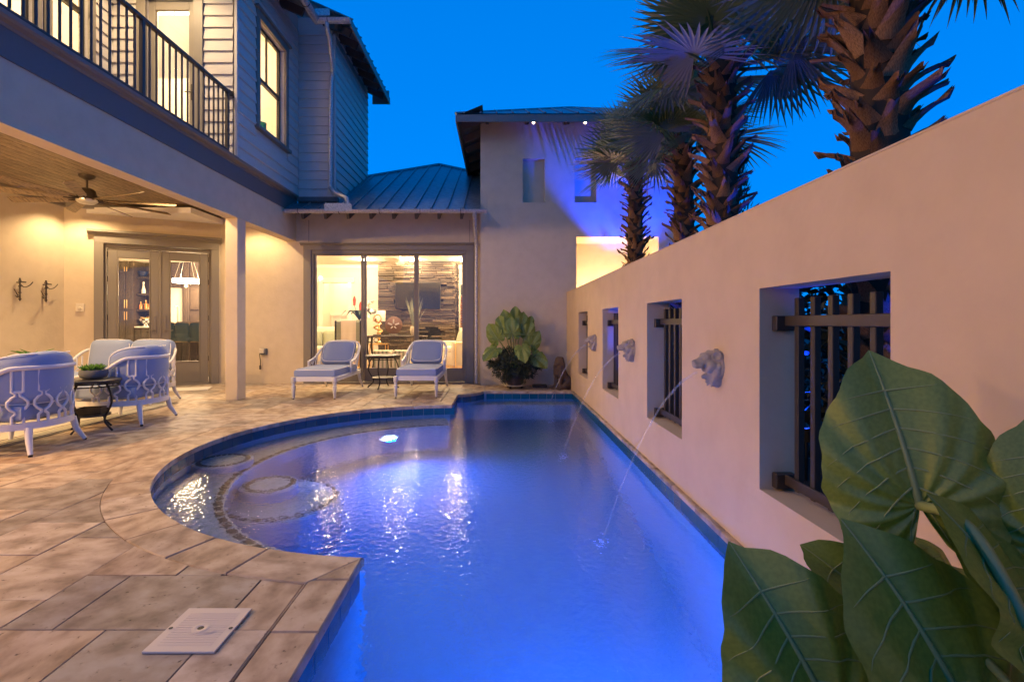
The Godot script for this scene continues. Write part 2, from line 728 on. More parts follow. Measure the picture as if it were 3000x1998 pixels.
	mat("steel", lin(0.7, 0.68, 0.64), 0.3, 0.9)
	mat("linen", lin(0.72, 0.66, 0.55), 0.95)
	mat("rug_cream", lin(0.42, 0.38, 0.31), 0.95)
	mat("sage", lin(0.30, 0.33, 0.24), 0.9)
	mat("teal_velvet", lin(0.012, 0.035, 0.048), 0.8)
	mat("amber", lin(0.45, 0.17, 0.03), 0.2)
	mat("china", lin(0.78, 0.76, 0.72), 0.25)
	mat("navy", lin(0.012, 0.02, 0.06), 0.3)
	mat("flower_red", lin(0.55, 0.05, 0.02), 0.6)
	mat("flower_white", lin(0.8, 0.78, 0.7), 0.6)
	mat("leaf_dark", lin(0.025, 0.045, 0.014), 0.5)
	mat("leaf_mid", lin(0.06, 0.10, 0.03), 0.5)
	mat("orange_lit_wood", lin(0.28, 0.10, 0.03), 0.6)  # orange lamplight on the rack slats, painted as their base colour
	mat("ivory_plate", lin(0.62, 0.54, 0.40), 0.5)
	mat("lid", lin(0.62, 0.53, 0.42), 0.55)
	m = mat("soil", lin(0.035, 0.027, 0.02), 0.95)
	m = mat("statue", lin(0.15, 0.105, 0.072), 0.85)
	m.albedo_texture = M["tex_fibre"]
	tri_planar(m, Vector3.ONE * 5.0, Vector3.ZERO, false)
	relief(m, M["tex_grain"], 0.3)
	m = mat("cast_stone", lin(0.40, 0.335, 0.25), 0.85)
	m.albedo_texture = M["tex_stucco"]
	tri_planar(m, Vector3.ONE * 4.0, Vector3.ZERO, false)
	relief(m, M["tex_grain"], 0.15)
	for k in 3:
		m = mat("boot%d" % k, lin([0.40, 0.26, 0.50][k], [0.235, 0.145, 0.34][k], [0.13, 0.078, 0.215][k]), 0.85)
		m.albedo_texture = M["tex_fibre"]
		tri_planar(m, Vector3(14.0, 2.5, 14.0), Vector3(k * 0.3, 0, 0), false)
	m = mat("bark", lin(0.05, 0.03, 0.018), 0.95)
	for k in 3:
		m = mat("frond%d" % k, lin([0.17, 0.12, 0.26][k], [0.19, 0.165, 0.23][k], [0.07, 0.065, 0.13][k]), 0.55)
		m.backlight_enabled = true
		m.backlight = lin(0.04, 0.07, 0.02)
	mat("petiole", lin(0.12, 0.14, 0.05), 0.55)
	m = mat("ear_leaf", lin(0.21, 0.265, 0.04), 0.42)
	m.albedo_texture = M["tex_leaf"]
	tri_planar(m, Vector3.ONE * 5.0, Vector3.ZERO, false)
	m.backlight_enabled = true
	m.backlight = lin(0.10, 0.18, 0.02)
	mat("ear_vein", lin(0.22, 0.27, 0.09), 0.45)
	mat("pot", lin(0.05, 0.035, 0.028), 0.6)
	mat("clay", lin(0.20, 0.11, 0.07), 0.7)
	mat("needle", lin(0.040, 0.055, 0.026), 0.7)
	mat("hedge_leaf", lin(0.018, 0.026, 0.012), 0.5)
	mat("rock", lin(0.12, 0.13, 0.14), 0.8)

# ==== the ground, the pool and the deck
const FLAT := Basis(Vector3(1, 0, 0), Vector3(0, 0, -1), Vector3(0, 1, 0))
const POOL_C := Vector2(-0.515, 4.985)
const POOL_R := 2.41
const WATER := -0.13
const FLOOR := -1.6
const NEAR_END := 1.55

# the pool's edge, in x and depth, moved outwards by e
func pool_edge(e: float) -> PackedVector2Array:
	var p = PackedVector2Array()
	p.append(Vector2(1.285 + minf(e, 0.02), NEAR_END - e))
	p.append(Vector2(1.285 + minf(e, 0.02), 8.88 + e))
	p.append(Vector2(-0.27 - e * 0.2, 8.88 + e))
	for w in [[-0.31, 8.76], [-0.37, 8.67], [-0.46, 8.56], [-0.56, 8.49], [-0.69, 8.44]]:
		p.append(Vector2(w[0] - e * 0.7, w[1] + e * 0.7))
	var r = POOL_R + e
	var a0 = acos((-0.69 - e - POOL_C.x) / r)
	if e > 0.1:
		p.append(Vector2(-0.69 - e, 8.44 + e * 0.5))
	for q in arc(POOL_C, r, a0, TAU - a0, 56):
		p.append(q)
	p.append(Vector2(-0.70 - minf(e, 0.2), NEAR_END - e))
	return p

func make_ground():
	var g := G.new()
	g.x = Transform3D(FLAT, Vector3.ZERO)
	var out = PackedVector2Array([Vector2(-60, -40), Vector2(60, -40), Vector2(60, 90), Vector2(-60, 90)])
	# the land lies low round a pit for the pool
	var hole = PackedVector2Array([Vector2(-3.3, 1.2), Vector2(1.45, 1.2), Vector2(1.45, 9.2), Vector2(-3.3, 9.2)])
	g.prism(PackedVector2Array([out[0], out[1], Vector2(60, 1.2), Vector2(-60, 1.2)]), -0.6, -0.08)
	g.prism(PackedVector2Array([Vector2(-60, 9.2), Vector2(60, 9.2), out[2], out[3]]), -0.6, -0.081)
	g.prism(PackedVector2Array([Vector2(-60, 1.2), hole[0], hole[3], Vector2(-60, 9.2)]), -0.6, -0.08)
	g.prism(PackedVector2Array([hole[1], Vector2(60, 1.2), Vector2(60, 9.2), hole[2]]), -0.6, -0.08)
	var o = puts("ground", g, M["soil"])
	o.set_meta("kind", "structure")

func make_pool():
	var root = setting("pool_basin")
	var edge = pool_edge(0.03)
	var g := G.new()
	var m = edge.size()
	for i in m:
		var a = edge[i]
		var b = edge[(i + 1) % m]
		# walls face into the pool
		var y0 = FLOOR
		g.quad(V(a.x, y0, a.y), V(b.x, y0, b.y), V(b.x, -0.03, b.y), V(a.x, -0.03, a.y))
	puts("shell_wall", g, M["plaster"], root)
	g = G.new()
	g.x = Transform3D(FLAT, Vector3.ZERO)
	g.prism(pool_edge(0.1), FLOOR - 0.15, FLOOR)
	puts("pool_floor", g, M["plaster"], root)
	# waterline tiles, one by one
	var tile := G.new()
	tile.cbox(Vector3(0, -0.075, 0), Vector3(0.1475, 0.146, 0.012), 0.002)
	var tm = tile.mesh()
	var gg := G.new()
	var run = 0.0
	for i in m:
		var a = edge[i]
		var b = edge[(i + 1) % m]
		var ln = a.distance_to(b)
		var u = (b - a).normalized()
		var nrm = Vector2(u.y, -u.x)
		# which side faces the water
		if Geometry2D.is_point_in_polygon((a + b) / 2.0 + nrm * 0.01, edge):
			pass
		else:
			nrm = -nrm
		var bs = Basis(Vector3(-nrm.y, 0, -nrm.x) * 1.0, Vector3.UP, Vector3(nrm.x, 0, -nrm.y))
		bs.x = bs.y.cross(bs.z)
		gg.x = Transform3D(bs, V((a.x + b.x) / 2, 0, (a.y + b.y) / 2))
		gg.box(Vector3(0, -0.115, -0.004), Vector3(ln, 0.16, 0.018))
		while run < ln:
			var p = a + u * run + nrm * 0.009
			if p.y > NEAR_END + 0.05:
				put("tile", tm, M["tile%d" % rng.randi_range(0, 2)], root, Transform3D(bs, V(p.x, -0.038, p.y)))
			run += 0.1525
		run -= ln
	puts("grout_bed", gg, M["grout"], root)
	# bench round the round bay, with its dark mosaic line
	var bench = part("bench", root)
	g = G.new()
	g.x = Transform3D(FLAT, Vector3.ZERO)
	var bc = Vector2(-0.46, 4.95)
	var ring = PackedVector2Array()
	for q in arc(POOL_C, POOL_R + 0.02, 1.68, TAU - 1.75, 40):
		ring.append(q)
	for q in arc(bc, 1.96, TAU - 1.75, 1.68, 40):
		ring.append(q)
	g.prism(ring, FLOOR + 0.01, -0.48)
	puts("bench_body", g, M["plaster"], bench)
	g = G.new()
	g.x = Transform3D(FLAT, Vector3.ZERO)
	g.prism(ring, -0.479, -0.45)
	puts("bench_seat", g, M["ledge_stone"], bench)
	for i in 44:
		var w0 = lerpf(1.72, TAU - 1.8, i / 44.0)
		var w1 = w0 + 0.052
		g = G.new()
		g.x = Transform3D(FLAT, Vector3.ZERO)
		var q = PackedVector2Array(arc(bc, 2.035, w0, w1, 2))
		q.append_array(PackedVector2Array(arc(bc, 1.98, w1, w0, 2)))
		g.prism(q, -0.455, -0.446)
		puts("mosaic_tile", g, M["mosaic"], bench)
	# half-round step by the wall, and the round steps
	for s in [["wall_step", Vector2(-2.72, 4.98), 0.27, -0.22], ["round_seat", Vector2(-2.10, 4.62), 0.25, -0.60], ["round_step", Vector2(-1.95, 4.52), 0.52, -0.85]]:
		var st = part(s[0], root)
		g = G.new()
		g.x = Transform3D(Basis.IDENTITY, V(s[1].x, 0, s[1].y))
		g.lathe([Vector2(s[2], FLOOR), Vector2(s[2], s[3] - 0.05)], 40)
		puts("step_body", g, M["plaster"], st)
		g = G.new()
		g.x = Transform3D(Basis.IDENTITY, V(s[1].x, 0, s[1].y))
		g.lathe([Vector2(s[2], s[3] - 0.05), Vector2(s[2], s[3] - 0.02), Vector2(s[2] - 0.02, s[3]), Vector2(0.001, s[3])], 40)
		puts("step_cap", g, M["ledge_stone"], st)
		for i in 26:
			g = G.new()
			g.x = Transform3D(FLAT, V(s[1].x, 0, s[1].y))
			var w0 = i * TAU / 26
			var q = PackedVector2Array(arc(Vector2.ZERO, s[2] - 0.03, w0, w0 + 0.2, 2))
			q.append_array(PackedVector2Array(arc(Vector2.ZERO, s[2] - 0.075, w0 + 0.2, w0, 2)))
			g.prism(q, s[3] - 0.004, s[3] + 0.004)
			puts("mosaic_tile", g, M["mosaic"], st)
	# ledge under the far wall
	g = G.new()
	g.x = Transform3D(FLAT, Vector3.ZERO)
	g.prism(PackedVector2Array([Vector2(-0.60, 8.55), Vector2(1.3, 8.55), Vector2(1.3, 8.9), Vector2(-0.3, 8.9)]), FLOOR + 0.01, -0.45)
	puts("far_bench", g, M["ledge_stone"], root)
	# the water
	g = G.new()
	g.x = Transform3D(FLAT, Vector3.ZERO)
	var we = pool_edge(0.022)
	var t = Geometry2D.triangulate_polygon(we)
	for i in range(0, t.size(), 3):
		var a = we[t[i]]
		var b = we[t[i + 1]]
		var c = we[t[i + 2]]
		if (b - a).cross(c - a) < 0:
			var w = b
			b = c
			c = w
		g.tri(Vector3(a.x, a.y, WATER), Vector3(b.x, b.y, WATER), Vector3(c.x, c.y, WATER))
	var wo = puts("pool_water", g, M["water"])
	wo.set_meta("kind", "structure")

func make_deck():
	var root = setting("deck")
	# bed below the stones
	var cop = pool_edge(0.2)
	var ring_r = POOL_R + 0.28
	var outer = PackedVector2Array()
	# outer line of the coping: wider round the bay
	outer.append(Vector2(1.32, NEAR_END - 0.2))
	outer.append(Vector2(1.32, 9.05))
	outer.append(Vector2(-0.36, 9.05))
	outer.append(Vector2(-0.89, 8.72))
	var a0 = acos((-0.89 - POOL_C.x) / ring_r)
	for q in arc(POOL_C, ring_r, a0, TAU - a0, 48):
		outer.append(q)
	outer.append(Vector2(-0.895, NEAR_END - 0.2))
	var inner = pool_edge(0.0)
	var g := G.new()
	g.x = Transform3D(FLAT, Vector3.ZERO)
	for r in [PackedVector2Array([Vector2(-9.0, -3.0), Vector2(-3.25, -3.0), Vector2(-3.25, 10.6), Vector2(-9.0, 10.6)]),
			PackedVector2Array([Vector2(-3.25, -3.0), Vector2(1.7, -3.0), Vector2(1.7, NEAR_END - 0.1), Vector2(-3.25, NEAR_END - 0.1)]),
			PackedVector2Array([Vector2(-3.25, 8.95), Vector2(1.31, 8.95), Vector2(1.31, 10.6), Vector2(-3.25, 10.6)])]:
		g.prism(r, -0.2, -0.02)
	for pc in Geometry2D.clip_polygons(PackedVector2Array([Vector2(-3.25, NEAR_END - 0.1), Vector2(-0.5, NEAR_END - 0.1), Vector2(-0.5, 8.95), Vector2(-3.25, 8.95)]), pool_edge(0.06)):
		if not Geometry2D.is_polygon_clockwise(pc):
			g.prism(pc, -0.2, -0.02)
	puts("mortar_bed", g, M["mortar"], root)
	# pavers of four sizes on a 0.2 m module, cut where they meet the coping
	var nx = 42
	var nz = 60
	var x0 = -7.7
	var z0 = -1.0
	var full = {}
	var pavers = []
	var kinds = [[2, 3], [3, 2], [2, 2], [2, 3], [1, 2], [2, 1], [2, 2], [3, 2]]
	var r2 := RandomNumberGenerator.new()
	r2.seed = 21
	for j in nz:
		for i in nx:
			if full.has(Vector2i(i, j)):
				continue
			var pick = [1, 1]
			var start = r2.randi_range(0, kinds.size() - 1)
			for k in kinds.size():
				var c = kinds[(start + k) % kinds.size()]
				var ok = true
				for a in c[0]:
					for b in c[1]:
						if full.has(Vector2i(i + a, j + b)):
							ok = false
				if ok:
					pick = c
					break
			for a in pick[0]:
				for b in pick[1]:
					full[Vector2i(i + a, j + b)] = true
			pavers.append(Rect2(x0 + i * 0.2125, z0 + j * 0.2125, pick[0] * 0.2125, pick[1] * 0.2125))
	var clip = outer
	var made = []
	var vis = []
	for r in pavers:
		var e = 0.0022
		var poly = PackedVector2Array([r.position + Vector2(e, e), Vector2(r.end.x - e, r.position.y + e), r.end - Vector2(e, e), Vector2(r.position.x + e, r.end.y - e)])
		var c: Vector2 = r.get_center()
		if r.position.x > 1.28 or r.position.y > 10.2 or r.position.y < -0.8:
			continue
		for pc in Geometry2D.clip_polygons(poly, clip):
			if Geometry2D.is_polygon_clockwise(pc):
				continue
			# keep pieces inside the walls
			for pd in Geometry2D.intersect_polygons(pc, PackedVector2Array([Vector2(-7.63, -1), Vector2(1.305, -1), Vector2(1.305, 10.15), Vector2(-7.63, 10.15)])):
				var area = 0.0
				for i in pd.size():
					area += pd[i].cross(pd[(i + 1) % pd.size()]) / 2.0
				if absf(area) > 0.0015:
					var cc = Vector2.ZERO
					for q in pd:
						cc += q / pd.size()
					# how large the piece shows: nearer and inside the frame first
					var seen = absf(area) / maxf(cc.y, 0.8) ** 3
					if cc.y < 1.55 or absf(cc.x) > cc.y * 1.03 + 0.3:
						seen = 0.0
					vis.append([seen, pd, cc])
	vis.sort_custom(func(a, b): return a[0] > b[0])
	var rest := G.new()
	for i in vis.size():
		var pd: PackedVector2Array = vis[i][1]
		var cc: Vector2 = vis[i][2]
		var up = r2.randf_range(-0.0025, 0.0015)
		if i < 298:
			g = G.new()
			g.x = Transform3D(Basis(Vector3.RIGHT, r2.randf_range(-0.0015, 0.0015)) * FLAT, V(cc.x, up, cc.y))
			var loc = PackedVector2Array()
			for q in pd:
				loc.append(q - cc)
			bevel_prism(g, loc, -0.03, 0.0, 0.0018)
			puts("paver", g, M["stone%d" % r2.randi_range(0, 5)], root)
		else:
			rest.x = Transform3D(FLAT, V(0, up, 0))
			rest.prism(pd, -0.03, 0.0, false)
	var o = puts("far_pavers", rest, M["stone0"], root)
	o.set_meta("kind", "stuff")
	# coping stones, each its own: bay, straight runs, far edge
	var stones = []
	var b0 = acos((-0.69 - POOL_C.x) / POOL_R)
	var na = 18
	for k in na:
		var w0 = lerpf(a0, TAU - a0, (k + 0.0) / na) + 0.0012
		var w1 = lerpf(a0, TAU - a0, (k + 1.0) / na) - 0.0012
		var i0 = clampf(w0, b0, TAU - b0)
		var i1 = clampf(w1, b0, TAU - b0)
		if k == 0:
			i0 = b0
			w0 = a0
		if k == na - 1:
			i1 = TAU - b0
			w1 = TAU - a0
		var p = PackedVector2Array()
		for q in arc(POOL_C, POOL_R, i0, i1, 5):
			p.append(q)
		for q in arc(POOL_C, ring_r - 0.003, w1, w0, 5):
			p.append(q)
		stones.append(p)
	# peninsula run towards the camera
	var z = 2.36
	var first = Vector2(-0.70, 2.58)
	while z > NEAR_END - 0.2:
		var zn = maxf(z - [0.42, 0.35, 0.4, 0.3][stones.size() % 4], NEAR_END - 0.2)
		stones.append(PackedVector2Array([Vector2(-0.89, zn + 0.002), Vector2(-0.70, zn + 0.002), Vector2(-0.70, z - 0.002), Vector2(-0.89, z - 0.002)]))
		z = zn
	stones.append(PackedVector2Array([Vector2(-0.89, 2.362), Vector2(-0.70, 2.362), Vector2(-0.70, 2.583), Vector2(-0.89, 2.33 + 0.2)]))
	# notch by the far corner
	stones.append(PackedVector2Array([Vector2(-0.887, 7.39), Vector2(-0.69, 7.39), Vector2(-0.69, 7.90), Vector2(-0.887, 7.90)]))
	stones.append(PackedVector2Array([Vector2(-0.887, 7.904), Vector2(-0.69, 7.904), Vector2(-0.69, 8.44), Vector2(-0.887, 8.718)]))
	stones.append(PackedVector2Array([Vector2(-0.69, 8.444), Vector2(-0.56, 8.49), Vector2(-0.46, 8.56), Vector2(-0.37, 8.67), Vector2(-0.31, 8.76), Vector2(-0.27, 8.88), Vector2(-0.36, 9.047), Vector2(-0.885, 8.722)]))
	var xx = -0.266
	while xx < 1.27:
		var xn = minf(xx + 0.4, 1.305)
		stones.append(PackedVector2Array([Vector2(xx + 0.002, 8.88), Vector2(xn - 0.002, 8.88), Vector2(xn - 0.002, 9.047), Vector2(xx + 0.002 - (0.09 if xx < -0.2 else 0.0), 9.047)]))
		xx = xn
	for p in stones:
		g = G.new()
		var cc = Vector2.ZERO
		for q in p:
			cc += q / p.size()
		g.x = Transform3D(FLAT, V(cc.x, r2.randf_range(-0.001, 0.002), cc.y))
		var loc = PackedVector2Array()
		for q in p:
			loc.append(q - cc)
		bevel_prism(g, loc, -0.045, 0.001, 0.006)
		puts("coping_stone", g, M["stone%d" % [0, 2, 4, 1][r2.randi_range(0, 3)]], root)
	# narrow coping along the garden wall
	z = NEAR_END
	while z < 8.85:
		var zn = minf(z + [0.45, 0.6, 0.38][r2.randi_range(0, 2)], 8.878)
		g = G.new()
		g.x = Transform3D(Basis.IDENTITY, V(1.30, 0, (z + zn) / 2))
		g.cbox(Vector3(r2.randf_range(-0.003, 0.002), -0.018, 0), Vector3(0.05, 0.042, zn - z - 0.005), 0.008)
		puts("wall_coping", g, M["stone%d" % [1, 3, 5][r2.randi_range(0, 2)]], root)
		z = zn

func bevel_prism(g: G, poly: PackedVector2Array, y0: float, y1: float, e: float):
	var p = poly
	if Geometry2D.is_polygon_clockwise(p):
		p = p.duplicate()
		p.reverse()
	var ins = Geometry2D.offset_polygon(p, -e, Geometry2D.JOIN_MITER)
	if ins.size() != 1 or ins[0].size() != p.size():
		g.prism(p, y0, y1, false)
		return
	var q: PackedVector2Array = ins[0]
	# line the two rings up
	var best = 0
	for i in q.size():
		if q[i].distance_to(p[0]) < q[best].distance_to(p[0]):
			best = i
	var t = Geometry2D.triangulate_polygon(q)
	for i in range(0, t.size(), 3):
		var a = q[t[i]]
		var b = q[t[i + 1]]
		var c = q[t[i + 2]]
		if (b - a).cross(c - a) < 0:
			var w = b
			b = c
			c = w
		g.tri(Vector3(a.x, a.y, y1), Vector3(b.x, b.y, y1), Vector3(c.x, c.y, y1))
	for i in p.size():
		var a = p[i]
		var b = p[(i + 1) % p.size()]
		var c = q[(best + i + 1) % q.size()]
		var d = q[(best + i) % q.size()]
		g.quad(Vector3(a.x, a.y, y0), Vector3(b.x, b.y, y0), Vector3(b.x, b.y, y1 - e), Vector3(a.x, a.y, y1 - e))
		g.quad(Vector3(a.x, a.y, y1 - e), Vector3(b.x, b.y, y1 - e), Vector3(c.x, c.y, y1), Vector3(d.x, d.y, y1))

# ==== buildings
var clap: ArrayMesh

# lapped boards over a wall frame: each board its own part, cut round the openings
func boards(root: Node3D, fr: Transform3D, u0: float, u1: float, y0: float, y1: float, holes: Array):
	if clap == null:
		var g := G.new()
		g.x = Transform3D(Basis(Vector3(0, 0, 1), Vector3(0, 1, 0), Vector3(-1, 0, 0)), Vector3(0, 0, 0))
		# cross-section in (out, up): thick at the foot
		g.prism(PackedVector2Array([Vector2(0, -0.06), Vector2(0.031, -0.06), Vector2(0.033, -0.02), Vector2(0.006, 1.0), Vector2(0, 1.0)]), -0.5, 0.5)
		clap = g.mesh()
	var step = 0.177
	var y = y0
	while y < y1 - 0.02:
		var h = minf(step, y1 - y)
		var runs = [[u0, u1]]
		for r in holes:
			if r.position.y < y + h - 0.02 and r.end.y > y + 0.02:
				var nr = []
				for q in runs:
					if r.position.x > q[0] and r.position.x < q[1] or r.end.x > q[0] and r.end.x < q[1]:
						if r.position.x > q[0]:
							nr.append([q[0], r.position.x])
						if r.end.x < q[1]:
							nr.append([r.end.x, q[1]])
					else:
						nr.append(q)
				runs = nr
		for q in runs:
			var w: float = q[1] - q[0]
			if w > 0.02:
				var xf = fr * Transform3D(Basis.from_scale(Vector3(w, h, 1)), Vector3((q[0] + q[1]) / 2, y, 0))
				put("siding_board", clap, M["siding"], root, xf)
		y += h

func half_gutter(root: Node3D, a: Vector3, b: Vector3, out: Vector3, r := 0.062):
	var g := G.new()
	var t = (b - a)
	g.sheet(2, 13, func(u, w): return a + t * u + out * (-cos(w * PI)) * r * -1.0 + Vector3.DOWN * sin(w * PI) * r)
	# both lips
	for s in [-1.0, 1.0]:
		g.tube([a + out * r * s, b + out * r * s], 0.008, 6)
	for e in [a, b]:
		for i in 10:
			var w0 = PI * i / 10.0
			var w1 = PI * (i + 1) / 10.0
			g.tri(e, e + out * cos(w0) * r + Vector3.DOWN * sin(w0) * r, e + out * cos(w1) * r + Vector3.DOWN * sin(w1) * r)
	var gut = puts("gutter", g, M["zinc"], root)
	var m = int(t.length() / 0.9) + 1
	for i in m:
		var c = a + t * ((i + 0.35) / m)
		g = G.new()
		var ring = []
		for k in 13:
			var w = PI * k / 12.0
			ring.append(c + out * cos(w) * (r + 0.007) + Vector3.DOWN * sin(w) * (r + 0.007))
		ring.push_front(ring[0] + Vector3.UP * 0.03 - out * 0.03)
		g.tube(ring, 0.006, 5)
		puts("gutter_hanger", g, M["bronze"], gut)

func rafters(root: Node3D, a: Vector3, b: Vector3, inward: Vector3, ln: float, slope: float, m: int):
	for i in m:
		var c = a.lerp(b, (i + 0.5) / m)
		var g := G.new()
		var dir = (inward + Vector3.UP * slope).normalized()
		var side = dir.cross(Vector3.UP).normalized()
		var up = side.cross(dir)
		g.x = Transform3D(Basis(side, up, -dir), c)
		g.prism(PackedVector2Array([Vector2(-0.025, -0.16), Vector2(0.025, -0.16), Vector2(0.025, -0.012), Vector2(-0.025, -0.012)]), -ln, -0.04)
		puts("rafter", g, M["soffit"], root)

func sheet_roof(root: Node3D, a: Vector3, b: Vector3, inward: Vector3, ln: float, slope: float, pitch: float):
	# ribbed metal panels between a and b along the eave, running up inward
	var t = b - a
	var m = maxi(1, int(t.length() / pitch))
	var up = (inward + Vector3.UP * slope)
	var nrm = t.cross(up).normalized()
	if nrm.y < 0:
		nrm = -nrm
	for i in m:
		var p = a + t * (float(i) / m)
		var q = a + t * (float(i + 1) / m)
		var g := G.new()
		var th = nrm * 0.012
		var pts = [p, q, q + up * ln, p + up * ln]
		if (pts[1] - pts[0]).cross(pts[3] - pts[0]).dot(nrm) < 0:
			pts = [pts[1], pts[0], pts[3], pts[2]]
		g.quad(pts[0] + th, pts[1] + th, pts[2] + th, pts[3] + th)
		g.quad(pts[3], pts[2], pts[1], pts[0])
		for k in 4:
			var e: Vector3 = pts[k]
			var f: Vector3 = pts[(k + 1) % 4]
			g.quad(e, f, f + th, e + th)
		g.tube([p + nrm * 0.018 - up * 0.02, p + nrm * 0.018 + up * ln], 0.016, 6)
		puts("roof_panel", g, M["roof_metal"], root)

func downspout(root: Node3D, pts: Array, r: float):
	var g := G.new()
	g.tube(rough_line(pts, 0.03), r, 14)
	var o = puts("downspout", g, M["zinc"], root)
	for i in [1, pts.size() - 2]:
		g = G.new()
		var d: Vector3 = ((pts[i + 1] as Vector3) - (pts[i - 1] as Vector3)).normalized()
		g.tube([pts[i] - d * 0.02, pts[i] + d * 0.02], r + 0.005, 14)
		puts("pipe_collar", g, M["zinc"], o)

func splash_plate(root: Node3D, c: Vector3, w: float, h: float):
	var g := G.new()
	g.x = Transform3D(Basis.IDENTITY, c)
	var p = PackedVector2Array([Vector2(-w / 2, 0), Vector2(w / 2, 0)])
	for q in arc(Vector2(w / 2 - 0.04, h - 0.04), 0.04, 0, PI / 2, 6):
		p.append(q)
	for q in arc(Vector2(-w / 2 + 0.04, h - 0.04), 0.04, PI / 2, PI, 6):
		p.append(q)
	g.prism(p, -0.003, 0.003)
	puts("splash_plate", g, M["zinc"], root)

func window_unit(root: Node3D, fr: Transform3D, r: Rect2, deep: float, cased := 0.12, split := true, called := "window"):
	var o = part(called, root)
	o.transform = fr
	var g := G.new()
	var u0 = r.position.x
	var u1 = r.end.x
	var y0 = r.position.y
	var y1 = r.end.y
	g.cbox(Vector3(u0 - cased / 2, (y0 + y1) / 2, 0.018), Vector3(cased, y1 - y0, 0.045), 0.004)
	g.cbox(Vector3(u1 + cased / 2, (y0 + y1) / 2, 0.018), Vector3(cased, y1 - y0, 0.045), 0.004)
	g.cbox(Vector3((u0 + u1) / 2, y1 + cased / 2, 0.02), Vector3(u1 - u0 + cased * 2, cased, 0.05), 0.004)
	g.cbox(Vector3((u0 + u1) / 2, y1 + cased + 0.02, 0.035), Vector3(u1 - u0 + cased * 2 + 0.08, 0.04, 0.1), 0.006)
	puts("casing", g, M["trim"], o)
	g = G.new()
	g.cbox(Vector3((u0 + u1) / 2, y0 - 0.03, 0.03), Vector3(u1 - u0 + cased * 2 + 0.06, 0.06, 0.11), 0.006)
	puts("sill", g, M["trim"], o)
	g = G.new()
	var s = 0.045
	var z = -deep
	g.box(Vector3(u0 + s / 2, (y0 + y1) / 2, z), Vector3(s, y1 - y0, 0.05))
	g.box(Vector3(u1 - s / 2, (y0 + y1) / 2, z), Vector3(s, y1 - y0, 0.05))
	g.box(Vector3((u0 + u1) / 2, y1 - s / 2, z), Vector3(u1 - u0 - 2 * s, s, 0.05))
	g.box(Vector3((u0 + u1) / 2, y0 + s / 2, z), Vector3(u1 - u0 - 2 * s, s, 0.05))
	var mid = (y0 + y1) / 2
	if split:
		g.box(Vector3((u0 + u1) / 2, mid, z + 0.003), Vector3(u1 - u0 - 2 * s, 0.06, 0.06))
		g.box(Vector3((u0 + u1) / 2, (mid + y1) / 2, z), Vector3(0.025, y1 - mid - s, 0.03))
	puts("sash", g, M["sash"], o)
	for q in ([[y0 + s, mid - 0.03], [mid + 0.03, y1 - s]] if split else [[y0 + s, y1 - s]]):
		g = G.new()
		g.quad(Vector3(u0 + s, q[0], z), Vector3(u1 - s, q[0], z), Vector3(u1 - s, q[1], z), Vector3(u0 + s, q[1], z))
		puts("pane", g, M["pane"], o)

